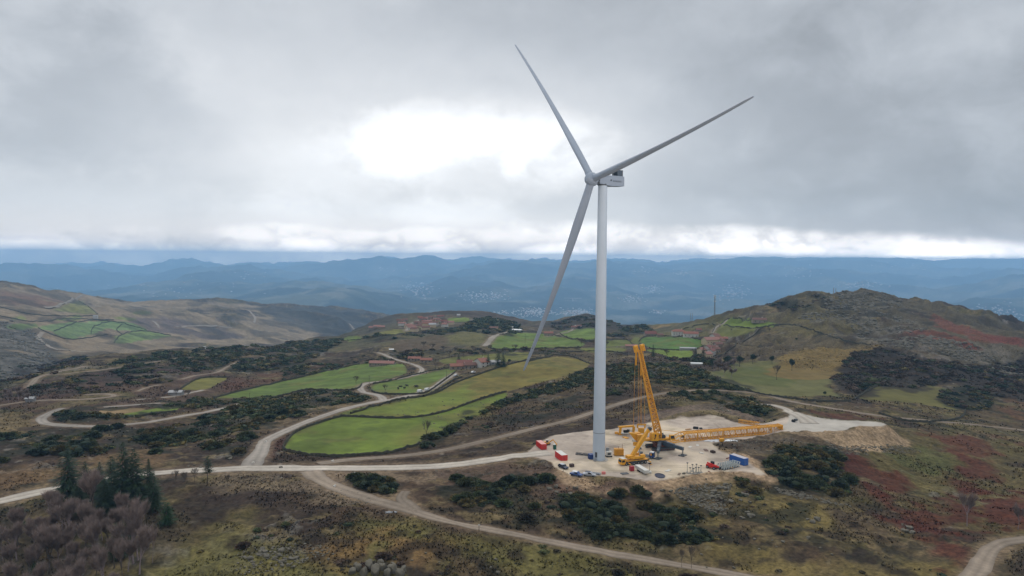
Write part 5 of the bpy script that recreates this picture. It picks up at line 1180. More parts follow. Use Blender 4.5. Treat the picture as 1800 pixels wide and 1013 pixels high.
def frame_thing(name, label, cat, px, py, L, W, H, az, m, nb=6, group=None, r=.09, z=None):
    p = G(px, py) if z is None else at(px, py); o = thing(name, label, cat, p, az, group); t = MB(); lattice(t, (-L / 2, 0, H / 2 + .1), (L / 2, 0, H / 2 + .1), W, H, W, H, nb, r, r * .7); t.build('frame', m, o)
    t = MB()
    for x in (-L * .4, L * .4): t.box((x, 0, .06), (.3, W * 1.2, .12))
    t.build('skid', dark_grey, o); return o
frame_thing('lattice_section', 'long grey steel ladder frame lying left of the tower foot', 'steel frame', 1025, 800, 6.6, 1.6, .6, -.35, dark_grey, 6)
def ballast_frame():
    p = G(1101, 764); r = thing('gantry', 'yellow arched crane frame standing at the rear left of the pad', 'crane frame', p, .15)
    t = MB(); t.beam((-3.9, 0, 3.9), (3.9, 0, 4.3), 1.2, .8); t.beam((-3.9, 1.6, 3.7), (3.9, 1.6, 4.1), .5, .5); t.build('top_beam', yellow, r, bevel=.05)
    for x in (-3.4, 3.6): t = MB(); t.beam((x, 0, 0), (x + .3, 0, 4.0), 1.0, 1.1); t.beam((x - .8, 0, .3), (x + 1.0, 0, .3), 1.3, .6); t.build('leg', yellow, r, bevel=.05)
    t = MB(); t.box((-.6, 0, 1.6), (1.6, 1.2, 1.2)); t.box((1.0, .2, 1.7), (1.2, 1.0, 1.5)); t.build('winch', black, r); t = MB(); t.box((-.2, 0, .8), (5.6, 1.6, .5)); t.beam((1.2, 0, 2.6), (3.4, 0, 1.4), .3, .4); t.build('tray', offwhite, r)
    t = MB(); t.box((-5.2, 0, 1.0), (1.6, 1.2, 1.0)); t.beam((-5.6, 0, .6), (-3.4, 0, .5), .4, .4); t.build('hitch', yellow2, r)
ballast_frame()
def stack():
    p = G(1087.5, 800.5); r = thing('counterweight_stack', 'stack of ribbed yellow ballast slabs left of the mobile crane', 'ballast stack', p, .05)
    for k in range(7): t = MB(); t.box((-1.8 + .6 * k, 0, 1.6), (.52, 2.4, 3.0 - .12 * (k % 2))); t.build('slab', yellow2, r, bevel=.04)
    t = MB(); t.tube((1.6, 0, 3.0), (1.6, 0, 5.0), .08, .08, 6); t.tube((-.2, 0, 3.0), (-.2, 0, 4.2), .08, .08, 6); t.build('lifting_pin', rust, r)
    t = MB(); t.box((0, 0, .1), (4.4, 2.6, .14)); t.build('base', dark_grey, r)
stack()
def vehicle(name, label, cat, px, py, az, m, L=4.6, W=1.85, H=1.6, kind='car', z=None, roof=None, group=None, cast=None):
    p = G(px, py) if z is None else at(px, py, z if isinstance(z, tuple) else None); 
    if z is not None: p.z += .15
    r = thing(name, label, cat, p, az, group); h = L / 2
    if kind == 'car': o = [(-h, .35), (h, .35), (h, .75), (h * .92, .95), (h * .45, 1.02), (h * .15, H), (-h * .62, H), (-h * .95, 1.05), (-h, .9)]; w = [(h * .40, 1.05), (h * .14, H - .07), (-h * .6, H - .07), (-h * .86, 1.05)]
    elif kind == 'van': o = [(-h, .35), (h, .35), (h, .95), (h * .82, 1.15), (h * .52, H), (-h, H)]; w = [(h * .76, 1.2), (h * .5, H - .12), (h * .12, H - .12), (h * .12, 1.2)]
    else: o = [(-h, .45), (h, .45), (h, .95), (h * .5, 1.1), (h * .28, H), (-h * .18, H), (-h * .22, 1.1), (-h, 1.05)]; w = [(h * .42, 1.12), (h * .26, H - .08), (-h * .13, H - .08), (-h * .16, 1.12)]
    t = MB(); t.prism(o, -W / 2, W / 2); t.build('body', m, r, bevel=.06)
    t = MB()
    for s in (-1, 1): t.prism(w, s * W / 2 - .02, s * W / 2 + .02)
    x = h * (.86 if kind == 'van' else .42); t.beam((x, 0, 1.12), ((h * .55 if kind == 'van' else h * .18), 0, H - .08), W * .86, .05); t.build('window', glass, r)
    wheels(r, (h * .62, -h * .62), W / 2 - .22, .33, .24, Matrix.Identity(4), rim=False)
    if roof: t = MB(); t.box((-h * .25, 0, H + .03), (L * .4, W * .85, .06)); t.build('roof', roof, r)
    t = MB()
    for s in (-1, 1): t.box((h + .01, s * W * .36, .72), (.05, .28, .16))
    t.build('headlight', offwhite, r); return r
silver = mat('silver_paint', lin(168,172,178), .35, .3, var=.05); navy = mat('navy_paint', lin(30,38,62), .35, var=.05); whitecar = mat('white_car_paint', lin(214,216,216,.95), .35, var=.04)
vehicle('parked_car', 'dark blue car with pale bonnet on the slope edge below the red container', 'car', 990, 823, -1.0, navy, 5.2, 2.0, 1.6, roof=silver)
vehicle('pickup_truck', 'blue and white pickup at the front left edge of the pad', 'pickup', 1013, 836.5, -.55, mat('blue_car_paint', lin(60,84,132), .4, var=.05), 5.2, 2.0, 1.75, 'pickup', roof=whitecar)
vehicle('pickup_truck', 'grey-blue pickup right beside the first one at the front left edge', 'pickup', 1036, 837, -.35, silver, 5.4, 2.0, 1.75, 'pickup', roof=navy)
def telehandler():
    p = G(1252, 824); r = thing('telehandler', 'red telehandler between the stand frames and the grey racks', 'telehandler', p, -.75)
    t = MB(); t.box((-.4, 0, 1.2), (4.2, 2.0, 1.1)); t.build('body', redp, r, bevel=.1); t = MB(); t.box((-.2, .55, 2.3), (1.5, .85, 1.3)); c = t.build('cab', black, r, bevel=.06); t = MB(); t.box((-.2, .99, 2.4), (1.2, .04, .9)); t.box((-.2, .1, 2.4), (1.2, .04, .9)); t.build('window', glass, c)
    t = MB(); t.beam((-2.2, -.5, 2.3), (3.3, -.5, 1.4), .45, .55); b = t.build('boom', redp, r, bevel=.04); t = MB(); t.box((3.6, -.3, .9), (.2, 1.8, 1.0)); t.box((4.2, -.8, .45), (1.2, .14, .08)); t.box((4.2, .2, .45), (1.2, .14, .08)); t.build('fork', black, b)
    wheels(r, (1.3, -1.7), .85, .62, .42, Matrix.Identity(4))
telehandler()
def truck():
    p = G(1137, 805); r = thing('lorry', 'blue and white lorry half hidden behind the mobile crane', 'lorry', p, -.5)
    t = MB(); t.box((2.4, 0, 1.7), (2.0, 2.3, 2.2)); c = t.build('cab', dkblue, r, bevel=.08); t = MB(); t.box((3.42, 0, 2.1), (.04, 1.9, .8)); t.box((2.6, -1.17, 2.1), (1.1, .04, .7)); t.build('window', glass, c); t = MB(); t.box((2.3, 0, 2.95), (1.7, 2.1, .3)); t.build('roof', whitecar, c)
    t = MB(); t.box((-1.4, 0, 1.1), (5.6, 2.3, .4)); t.box((-3.0, 0, 1.8), (1.6, 1.9, 1.0)); t.build('flatbed', slate, r); wheels(r, (2.4, -1.2, -2.6), .8, .5, .35, Matrix.Identity(4))
truck()
def stands():
    for k, (px, py, h) in enumerate(((1208,832,4.2),(1217,829,2.8),(1224,831,3.4),(1228,832.5,2.4),(1223,833.5,2.6),(1213,833,2.4),(1232,831,2.8),(1219,833.5,2.2))):
        p = G(px, py); r = thing('support_stand', 'thin grey steel stand with a round head in the cluster left of the telehandler', 'steel stand', p, k * .7, 'grey steel stands left of the telehandler')
        t = MB(); t.tube((0, 0, .1), (0, 0, h), .11, .09, 8); t.build('post', steel, r); t = MB(); t.box((0, 0, .08), (1.6, .2, .14)); t.box((0, 0, .09), (.2, 1.6, .14)); 
        for a in range(4): t.beam((cos(a * pi / 2) * .7, sin(a * pi / 2) * .7, .15), (0, 0, .9), .08, .08)
        t.build('foot', steel, r); t = MB(); t.tube((0, 0, h), (0, 0, h + .25), .38, .42, 12); t.build('head', dark_grey, r)
stands()
def racks():
    gm = mat('galvanised', lin(176,184,184), .5, .3, var=.2, scale=2)
    for k in range(7):
        p = G(1267 + 4.2 * k, 825 - .95 * k); r = thing('transport_rack', 'slanted pale grey transport rack in the row by the blue container', 'rack', p, -.9, 'pale transport racks by the blue container')
        t = MB(); t.box((0, 0, .12), (4.2, .9, .16)); t.build('base', dark_grey, r)
        t = MB()
        for x in (-1.7, -.6, .6, 1.7): t.beam((x, -.3, .2), (x + .35, .3, 2.3), .16, .5)
        t.beam((-1.6, .3, 2.2), (2.1, .3, 2.2), .22, .2); t.beam((-1.8, -.2, .8), (1.8, -.1, .9), .3, .3); t.build('frame', gm, r)
racks()
def trailer():
    p = G(1128.5, 830.5); r = thing('flatbed_trailer', 'long white skip-shaped trailer in front of the mobile crane', 'trailer', p, atan2(-8.5, 2.8))
    t = MB(); t.prism([(-4.0, .7), (4.0, .7), (4.2, 2.1), (-4.2, 2.1)], -1.1, 1.1); t.build('body', offwhite, r, bevel=.1); t = MB()
    for k in range(8): t.box((-3.5 + k, 0, 1.4), (.15, 2.3, 1.3))
    t.build('side_ribs', grey_paint, r); wheels(r, (-1.6, -.4), .8, .45, .3, Matrix.Identity(4), rim=False)
trailer()
box_thing('fuel_tank', 'small dark red box tank in front of the mobile crane', 'tank', 1110.5, 828, (1.7, 1.5, 1.9), .3, mat('dark_red', lin(150,32,44), .6), None)
box_thing('barrel_crate', 'dark brown crate alone on the gravel left of the tower', 'crate', 1005, 821, (1.7, 1.5, 1.2), .4, mat('brown_crate', lin(66,50,46), .8), None)
box_thing('ballast_block', 'orange-yellow block on the white sheet right of the lying boom', 'block', 1268.5, 776.5, (2.2, 1.4, 1.4), .1, yellow, None, z=1)
def pool():
    p = G(1160, 837); t = MB(); t.lathe([(1.9, .02), (2.0, .28), (1.7, .3), (1.6, .14)], 24); o = t.build('round_tarpaulin', navy, None, True); o.location = p; o.scale = (1.05, 1.5, 1); tag(o, 'dark navy round tarpaulin ring on the front edge of the pad', 'tarpaulin')
pool()
def lamp():
    p = G(1142, 832); r = thing('floodlight_mast', 'slim floodlight mast on a white base in front of the mobile crane', 'floodlight mast', p)
    t = MB(); t.box((0, 0, .5), (1.3, 1.3, .8)); t.build('base', offwhite, r, bevel=.05); t = MB(); t.tube((0, 0, .9), (0, 0, 4.0), .09, .06, 8); t.build('mast', dark_grey, r); t = MB(); t.box((0, 0, 4.1), (1.2, .3, .5)); t.build('lamp_head', black, r)
lamp()
for k, (px, py, sx, sy, sz, m, lb, nm) in enumerate(((1048,834,3.4,1.4,.6,grey_paint,'grey pallet load at the front edge beside the pink barrier','pallet_load'),(1061,833.5,1.6,1.2,.9,mat('faded_pink', lin(204,120,112), .7),'faded pink crate at the end of the grey pallet load','crate'),
    (1098,833,3.2,2.0,.2,dark_grey,'thin dark steel plate at the front edge of the pad','steel_plate'),(1174,828,3.2,1.3,.2,offwhite,'bleached timber mat lying left of the stands','timber_mat'),(1194,834,3.0,1.0,.18,mat('timber', lin(120,104,88), .9),'brown timber beam left of the thin steel stands','timber_beam'),
    (1241,792,3.0,1.6,.35,mat('scrap', lin(128,108,98), .9, var=.4),'pile of brown packing scrap on the right of the pad','scrap_pile'),(1253,796,2.0,1.6,.9,mat('dark_sack', lin(60,46,44), .9),'dark sack beside the brown packing scrap','sack'),(1233,797,2.2,1.0,.2,offwhite,'white board beside the brown packing scrap','board'),
    (1223,754,2.6,1.6,1.0,black,'black machine part behind the lying boom','machine_part'),(1232,754.5,1.4,1.2,.7,dark_grey,'smaller dark machine part behind the lying boom','machine_part'),(1210,755.5,3.4,1.2,.35,mat('plywood', lin(170,136,98), .8),'brown plywood sheet behind the lying boom','plywood_sheet'),
    (1213,786,2.8,1.2,.1,offwhite,'white sheet on the gravel just right of the crane','sheet'),(1226,783,2.6,1.2,.1,offwhite,'second white sheet on the gravel, farther right of the crane','sheet'),(1247,822+8,2.0,.5,.2,rust,'rusty bar on the ground before the telehandler','steel_bar'),(1100,770,3,2,.3,yellow2,'low yellow pallet frame before the arched crane frame','pallet'),(1116,776,2.4,1.8,1.0,offwhite,'white chest between the tower and the crane','chest'),
    (1121,789,3.4,1.6,.5,slate,'slate steel mat just left of the crawler tracks','steel_mat'),(1285,815+8,1.4,.8,.3,yellow2,'orange wedge at the foot of the blue container','wedge'),(1280,806,2.6,.5,.3,rust,'rusty curved bracket behind the blue container','bracket'),(1309,808,1.8,1.4,.6,rust,'rusty box just behind the blue container','box'))):
    p = G(px, py); t = MB(); t.box((0, 0, sz / 2 + .03), (sx, sy, sz))
    if sz > .3:
        for q in (-.3, 0, .3): t.box((sx * q, 0, sz + .08), (sx * .16, sy * .8, .12))
    else:
        for q in (-.33, .33): t.box((sx * q, 0, sz + .06), (.14, sy * 1.05, .06))
    o = t.build(nm, m, None, bevel=.04); o.location = p; o.rotation_euler = (0, 0, -.5 + k * .41); tag(o, lb, nm.replace('_', ' '))
def tarp(name, label, cat, px, py, sx, sy, m, seed):
    n = 14; V = []; F = []; p = at(px, py)
    for i in range(n + 1):
        for j in range(n + 1):
            u, v = i / n * 2 - 1, j / n * 2 - 1; k = .75 + .25 * sin(seed + 5 * u) * cos(3 * v + seed); x, y = u * sx / 2 * (.8 + .2 * cos(4 * v + seed)), v * sy / 2 * k
            V.append((x, y, float(hz(p.x + x, p.y + y)) - p.z + .12 + .12 * sin(7 * u + seed) * cos(6 * v)))
    for i in range(n):
        for j in range(n): a = i * (n + 1) + j; F.append((a, a + n + 1, a + n + 2, a + 1))
    t = MB(); t.add(V, F); o = t.build(name, m, None, True); o.location = p; sm_ = o.modifiers.new('t', 'SOLIDIFY'); sm_.thickness = .05; tag(o, label, cat)
sheetw = mat('plastic_sheet', lin(210,214,218,.95), .4, var=.12, scale=1.2)
tarp('plastic_sheet', 'crumpled white plastic sheet on the right below the lying boom', 'plastic sheet', 1252, 775, 9, 5, sheetw, 1)
tarp('plastic_sheet', 'white plastic sheet right of the orange block', 'plastic sheet', 1283, 774, 7, 5, sheetw, 2.2)
tarp('plastic_sheet', 'pale blue plastic sheet at the roadside of the front dirt track', 'plastic sheet', 687, 901, 4.6, 2.0, grey_paint, 4)
frame_thing('lattice_section', 'yellow lattice jib section lying on the bank behind the boom', 'crane section', 1317, 746, 11, 1.8, 1.6, -.62, yellow2, 7, r=.12, z=1)
def roller():
    p = G(1397, 742, PZ); r = thing('plate_roller', 'small dark roller at the edge of the gravel platform', 'roller', p, .4); t = MB(); t.tube((-.9, -.8, .7), (-.9, .8, .7), .7, .7, 16); t.build('drum', black, r); t = MB(); t.box((.7, 0, 1.1), (1.6, 1.3, 1.0)); t.build('body', dark_grey, r, bevel=.06)
roller()
def sign(px, py, label, h=1.8):
    p = at(px, py); r = thing('marker_post', label, 'marker post', p); t = MB(); t.tube((0, 0, -.2), (0, 0, h), .08, .08, 6); t.build('post', black, r); t = MB(); t.box((0, -.1, h - .25), (.6, .05, .5)); t.build('panel', offwhite if h > 2 else dark_grey, r)
sign(623, 840, 'dark marker post beside the lone round gorse clump by the road', 2.4); sign(842, 935, 'thin dark post at the edge of the front dirt track', 2.6)
for k, (px, py) in enumerate(((467, 778), (445, 815), (585, 812), (626, 842), (588, 856))):
    p = at(px, py); t = MB(); t.box((0, 0, .35), (1.3, .9, .7), .3 * k, taper=.8); t.box((.2, .1, .8), (.5, .4, .3)); o = t.build('concrete_block', mat('pale_block', lin(206,200,190,.9), .9), None, bevel=.08); o.location = p
    tag(o, ['pale block at the side of the lane bend above the junction','pale block in the mouth of the lane junction','pale block where the side track leaves the white road','white block beside the dark marker post','pale block on the front dirt track below the junction'][k], 'block')

# ------------------------------------------------------------------ masts and poles
def mast(px, py, hpx, label, band, r=.35, arms=True):
    p = at(px, py, band); h = hpx / pxm(p.y); o = thing('radio_mast', label, 'mast', p); t = MB(); lattice(t, (0, 0, 0), (0, 0, h), r * 3.0, r * 3.0, r * 1.6, r * 1.6, 14, .14 * r / .35, .07 * r / .35, Vector((0, 1, 0))); t.build('tower', steel if not arms else grey_paint, o)
    if arms:
        for z in (.98, .88, .72): t = MB(); t.lathe([(r * 3, h * z - .15), (r * 3, h * z + .1)], 12); [t.box((cos(a) * r * 3.4, sin(a) * r * 3.4, h * z + .7), (.5, .5, 1.9)) for a in (0, 1.57, 3.14, 4.71)]; t.build('antenna', offwhite, o)
    t = MB(); t.tube((0, 0, h), (0, 0, h * 1.08), .08, .05, 6); t.build('spike', steel, o)
mast(1256, 556, 36, 'tall grey telephone mast on the crest behind the village', (800, 1400), .55)
mast(1214, 558, 14, 'left of two thin lattice masts on the crest', (800, 1400), .28, False); mast(1217, 558, 13, 'right of two thin lattice masts on the crest', (800, 1400), .28, False)
mast(1465, 517, 11, 'left of the twin masts on top of the rocky hill', (700, 1100), .28, False); mast(1469, 517, 10, 'right of the twin masts on top of the rocky hill', (700, 1100), .28, False)
wood = mat('pole_wood', lin(92,84,76), .9, var=.2)
for k, (px, py, hp, lb) in enumerate(((923,607,20,'utility pole in the far green meadow left of the blade'),(658,624,13,'utility pole above the long barn'),(785,664,13,'utility pole at the top of the cattle pasture'),(721,640,12,'utility pole beside the orange roofed sheds'),(649,676,16,'utility pole in the long green pasture'),(439,700,10,'utility pole in the narrow end of the long pasture'),(560,628,10,'utility pole on the brown slope left of the barn'),(766,650,9,'utility pole at the lane above the cattle pasture'),(1244,600,12,'utility pole in the red roofed village'),(1192,598,10,'utility pole before the big white house'))):
    p = at(px, py, (300, 1300)); h = hp / pxm(p.y); o = thing('utility_pole', lb, 'utility pole', p); t = MB(); t.tube((0, 0, -.3), (0, 0, h), .16, .11, 6); t.build('post', wood, o); t = MB(); t.box((0, 0, h - .5), (1.8, .14, .14)); t.build('crossarm', wood, o)

# ------------------------------------------------------------------ stone walls round the fields
wall_m = mat('mossy_wall', lin(70,68,58,.8), .95, var=.4, scale=.8, bump=.15, spec=.1)
def stone_wall(pts, label, band=(150, 1500), h=1.25, w=.75):
    W = line_world(pts, band, 5); d = np.hypot(np.diff(W[:, 0]), np.diff(W[:, 1])); s = np.concatenate([[0], np.cumsum(d)]); n = max(int(s[-1] / 1.6), 6)
    t = np.linspace(0, s[-1], n); P = np.stack([np.interp(t, s, W[:, 0]), np.interp(t, s, W[:, 1])], 1)
    g = np.gradient(P, axis=0); g /= np.linalg.norm(g, axis=1)[:, None] + 1e-9; nr = np.stack([-g[:, 1], g[:, 0]], 1); r = np.random.default_rng(len(label)); zz = hz(P[:, 0], P[:, 1])
    k = 1 + P[:, 1] / 3500; hh = h * k * r.uniform(.7, 1.25, n); ww = w * k * r.uniform(.8, 1.2, n); V = []
    for a, b in ((-.5, -.6), (-.42, .85), (0, 1.0), (.42, .85), (.5, -.6)): xy = P + nr * (a * ww)[:, None]; V.append(np.column_stack([xy, zz + b * hh]))
    V = np.stack(V, 1).reshape(-1, 3); i = (np.arange(n - 1)[:, None] * 5 + np.arange(4)[None, :]).ravel(); F = np.stack([i, i + 1, i + 6, i + 5], 1)
    tag(link('stone_wall', raw_mesh('stone_wall', V, F, wall_m)), label, 'stone wall')
for pp, lb in (([(374,701),(430,686),(525,664),(632,640)], 'dark stone wall along the upper edge of the long pasture'),([(410,703),(457,704),(505,694),(540,686),(600,687),(628,684),(636,676)], 'dark stone wall along the lower edge of the long pasture'),
  ([(653,688),(664,692),(697,694),(739,693),(758,686),(783,668),(800,655)], 'dark stone wall under the cattle pasture'),([(656,676),(711,664),(756,653),(798,646)], 'stone wall between the lane and the cattle pasture'),
  ([(616,728),(690,706),(745,697),(772,689),(800,674),(850,656),(900,640),(970,626),(1003,627),(1036,640)], 'dark wall round the top of the domed brown-green pasture'),([(600,732),(640,734),(690,736),(740,733),(790,722),(850,700),(890,689)], 'dark wall dividing the domed pasture from the oval one'),
  ([(600,732),(530,755),(506,774),(500,791),(540,800),(600,803),(680,797),(720,787),(752,776)], 'dark wall curving round the oval green pasture'),([(858,611),(880,615),(961,613),(1022,611)], 'wall below the far green meadow'),([(878,589),(919,584),(961,587),(1017,598),(1044,602)], 'wall along the top of the far green meadow'),
  ([(1123,601),(1137,592),(1197,592),(1242,600)], 'wall above the bright village meadow'),([(1123,604),(1150,614),(1217,615),(1240,607)], 'wall between the bright village meadow and the low one'),([(1262,628),(1300,605),(1325,590),(1340,576),(1370,571),(1400,573),(1440,585),(1480,598),(1530,607)], 'long dark wall climbing the foot of the rocky hill'),
  ([(1267,571),(1283,560),(1318,563),(1330,561)], 'wall above the terrace meadow'),([(1265,572),(1318,577),(1368,573)], 'wall below the terrace meadow'),([(1285,677),(1330,692),(1390,701),(1440,706),(1495,706)], 'wall along the lower edge of the pale meadow'),
  ([(1545,728),(1590,740),(1640,742),(1686,736),(1697,722)], 'dark curved wall below the right-hand olive meadow'),([(1500,704),(1528,686),(1545,678)], 'dark wall on the left flank of the right-hand olive meadow'),([(318,684),(350,666),(398,664)], 'wall above the small olive field'),([(238,733),(308,724)], 'wall under the narrow green strip field'),
  ([(745,698),(770,686),(795,670),(812,664)], 'wall between the parked vans and the domed pasture'),([(600,600),(640,596),(700,588),(724,585)], 'wall under the western village fields'),([(983,586),(1003,596),(1044,599)], 'wall between the two far meadows'),([(1060,599),(1100,597),(1112,607)], 'wall round the small far paddock'),([(1190,583),(1226,572),(1256,571),(1252,585)], 'dark wall round the plot above the white house'),
  ([(930,636),(1000,620),(1060,618),(1100,622)], 'low dark wall across the brown knoll behind the dome')):
    stone_wall(pp, lb)
for k_, pp in enumerate(([(95,583),(140,566),(195,565),(257,580)],[(67,577),(95,590),(130,597),(190,588)],[(200,604),(215,588),(250,582),(300,590)],[(0,556),(60,566),(120,561),(200,563)],[(195,565),(165,575),(160,588)],[(215,570),(205,580),(215,588)],[(0,540),(50,552),(105,556),(170,555)])):
    stone_wall(pp, ['wall above the green fields of the opposite hill','wall under the green fields of the opposite hill','wall round the lowest pale field of the opposite hill','wall crossing the head of the side valley','wall splitting the green fields, nearer the left hillside','wall splitting the green fields, nearer the low pale field','wall under the triangular field of the opposite hill'][k_], (900, 2500), 1.4, 1.0)
for pp, lb in (([(77,548),(105,538),(125,530),(146,520)], 'dark wall beside the track up the opposite hill'),([(137,529),(155,539),(172,553)], 'dark wall right of the triangular field on the opposite hill')): stone_wall(pp, lb, (1500, 2500), 1.2, .8)

# ------------------------------------------------------------------ houses
walls_ = dict(white=mat('white_render', lin(208,204,196,.78), .85, var=.08, scale=.8), stone=mat('stone_wall_face', lin(148,136,122,.85), .9, var=.2, scale=1), cream=mat('cream_render', lin(196,176,146,.9), .85, var=.1, scale=.8), grey=mat('grey_block', lin(150,150,148,.85), .9, var=.1, scale=1))
roofs_ = dict(orange=mat('orange_tiles', lin(162,106,88,.6), .85, var=.22, scale=2), red=mat('red_tiles', lin(144,90,80,.6), .85, var=.22, scale=2), pink=mat('pink_tiles', lin(172,124,112,.62), .85, var=.2, scale=2), brown=mat('brown_tiles', lin(130,92,80,.62), .85, var=.22, scale=2), grey=mat('grey_sheets', lin(160,160,160,.85), .6, var=.12, scale=1), white=mat('white_sheets', lin(206,208,206,.95), .55, var=.08, scale=1))
def house(px, py, w, d, h, rh, az, wl, rf, label, group=None, band=(450, 1700), wins=3, floors=1, chim=True, hip=False, small=False, name='house', cat='house'):
    p = at(px, py, band); r = thing(name, label, cat, (p.x, p.y, p.z - .8), az, group); h += .8
    t = MB(); t.prism([(-d / 2, 0), (d / 2, 0), (d / 2, h), (0, h + (rh if not hip else 0)), (-d / 2, h)], -w / 2, w / 2, Matrix.Rotation(pi / 2, 4, 'Z')); wo = t.build('wall', walls_[wl], r)
    t = MB(); o = .5
    if hip:
        k = w * .25; vs = [(-w/2-o, -d/2-o, h), (w/2+o, -d/2-o, h), (w/2+o, d/2+o, h), (-w/2-o, d/2+o, h), (-k, 0, h+rh), (k, 0, h+rh), (-w/2-o, -d/2-o, h-.2), (w/2+o, -d/2-o, h-.2), (w/2+o, d/2+o, h-.2), (-w/2-o, d/2+o, h-.2)]
        t.add(vs, [(0,1,5,4), (2,3,4,5), (1,2,5), (3,0,4), (9,8,7,6), (6,7,1,0), (7,8,2,1), (8,9,3,2), (9,6,0,3)])
    else:
        e = rh / (d / 2) * o; t.prism([(-d/2-o, h-e+.02), (0, h+rh+.04), (d/2+o, h-e+.02), (d/2+o, h-e+.28), (0, h+rh+.32), (-d/2-o, h-e+.28)], -w/2-o, w/2+o, Matrix.Rotation(pi / 2, 4, 'Z'))
    ro = t.build('roof', roofs_[rf], r)
    if chim and not small: t = MB(); t.box((w * .25, d * .12, h + rh + .1), (.7, .7, 1.8)); t.build('chimney', walls_['white'], ro)
    if not small:
        for fl in range(floors):
            for k in range(wins):
                x = -w / 2 + (k + .5) * w / wins; z = .8 + 1.6 + fl * 2.8
                for s in (-1, 1):
                    if fl == 0 and k == wins // 2 and s < 0: t = MB(); t.box((x, s * (d / 2 + .02), 1.85), (1.1, .08, 2.1)); t.build('door', dark_grey, r)
                    else: t = MB(); t.box((x, s * (d / 2 + .02), z), (1.2, .08, 1.3)); t.build('window', glass, r)
    return r
house(672,643,29,8,3.4,2.2,-.12,'stone','pink','long low barn with pink roof above the long green pasture', None, (500,900), 9, name='barn', cat='barn')
house(729,634,15,8,3.0,1.8,-.08,'stone','orange','left of two open sheds with bright orange roofs', None, (500,1100), 4, chim=False, name='shed', cat='shed'); house(750,637,13,7,3.0,1.8,-.1,'stone','orange','right of two open sheds with bright orange roofs', None, (500,1100), 3, chim=False, name='shed', cat='shed')
house(847,650,9,15,5.6,2.8,.5,'white','orange','white gabled farmhouse beside the dark firs', None, (500,900), 2, 2, name='farmhouse'); house(817,643,16,9,3.4,2.4,.08,'white','red','low white farmhouse with red roof behind the brown-roofed one', None, (500,900), 4, name='farmhouse')
house(808,658,19,8,3.2,2.0,.25,'stone','orange','orange roofed farmhouse at the end of the lane', None, (500,900), 4, name='farmhouse'); house(826,654,12,7,3.4,2.0,.2,'stone','brown','brown roofed outbuilding joined to the lane farmhouse', None, (500,900), 3, name='outbuilding', cat='outbuilding')
house(870,650,10,6,3.0,1.4,.2,'grey','grey','grey outbuilding right of the white gabled farmhouse', None, (500,900), 2, chim=False, name='outbuilding', cat='outbuilding')
house(964,590,16,9,4.5,2.6,.05,'stone','orange','orange roofed house on the edge of the far green meadow', None, (700,1400), 3, name='house'); house(1010,578,14,7,3.5,2,.1,'stone','red','small red house at the foot of the dark knoll', None, (800,1480), small=True); house(1018,576,10,7,3.5,2,.1,'white','brown','small white house at the foot of the dark knoll', None, (800,1480), small=True)
house(1143,591,20,11,4.6,4.2,.1,'stone','red','red roofed farmhouse at the left corner of the village meadow', None, (600,1200), 4, name='farmhouse'); house(1160,592,10,7,3,2,.1,'stone','brown','little brown shed right of the red roofed farmhouse', None, (600,1200), small=True, name='shed', cat='shed')
house(1193,590,20,12,6.8,3.0,-.05,'white','orange','big white two-storey house above the village meadow', None, (600,1200), 5, 2, hip=True); house(1214,592,21,10,4.8,2.6,-.15,'white','orange','low house with long orange roof beside the big white one', None, (600,1200), 4); house(1228,584,8,6,3.6,2.0,.1,'stone','red','tiny red shed above the long orange roofed house', None, (600,1200), small=True, name='shed', cat='shed')
house(1249,607,22,12,8,3.2,.35,'cream','pink','large cream house in the middle of the red roofed village', None, (550,1100), 4, 2); house(1257,598,9,14,6,3.2,.3,'white','brown','white gabled house behind the large cream one', None, (550,1100), 2, 2); house(1269,599,15,8,3.4,2,-.15,'stone','orange','orange roofed shed at the right end of the village', None, (550,1100), 3, name='shed', cat='shed')
for k, (px, py, w, rf, lb) in enumerate(((1262,611,12,'pink','pink roofed house right of the large cream one'),(1268,605,10,'brown','small brown house at the right edge of the village'),(1244,617,11,'red','red roofed house below the large cream one'),(1254,617,12,'pink','pink roofed house below the large cream one'),(1235,621,13,'pink','pink roofed house beside the left cypress'),(1250,623,11,'red','red roofed house between the cypress and the lane'),(1258,620,9,'brown','brown roofed house at the lower right of the village'),(1243,629,11,'pink','lowest pink roofed house of the village by the right cypress'))):
    house(px, py, w * .85, 7, 4.4, 2.2, .3 + .3 * (k % 3), ('stone','cream','white')[k % 3], rf if k % 3 else 'brown', lb, None, (500, 1050), 3)
house(1209,616,19,6,2.8,.8,-.1,'grey','grey','long grey roofed shed on the field wall below the village meadow', None, (500,1000), small=True, name='shed', cat='shed'); house(1110,612,16,7,3,1.6,-.05,'stone','pink','low pink roofed shed left of the crane mast head', None, (500,1000), small=True, name='shed', cat='shed'); house(1334,567,20,9,4.4,2.4,-.05,'stone','brown','reddish-brown barn at the right end of the terrace meadow', None, (600,1200), 3, name='barn', cat='barn')
house(1224,641,10,5,1.2,.5,-.1,'white','white','low white-roofed shelter in the dark scrub below the cypresses', None, (380,900), small=True, name='shelter', cat='shelter'); house(688,617,6,4,2.0,.8,.2,'stone','white','small white-roofed hut on the brown slope above the barn', None, (550,1200), small=True, name='hut', cat='hut')
house(864,580,24,10,4,2,.1,'cream','brown','brown roofed farmhouse beside the far bend of the road', None, (800,1500), small=True, name='farmhouse'); house(893,578,20,9,3.4,1.2,-.05,'grey','grey','long grey shed on the skyline, left of the other', None, (900,1500), small=True, name='shed', cat='shed'); house(909,583,18,9,3.4,1.2,-.3,'grey','white','white shed at the end of the far road, right of the other', None, (900,1500), small=True, name='shed', cat='shed')
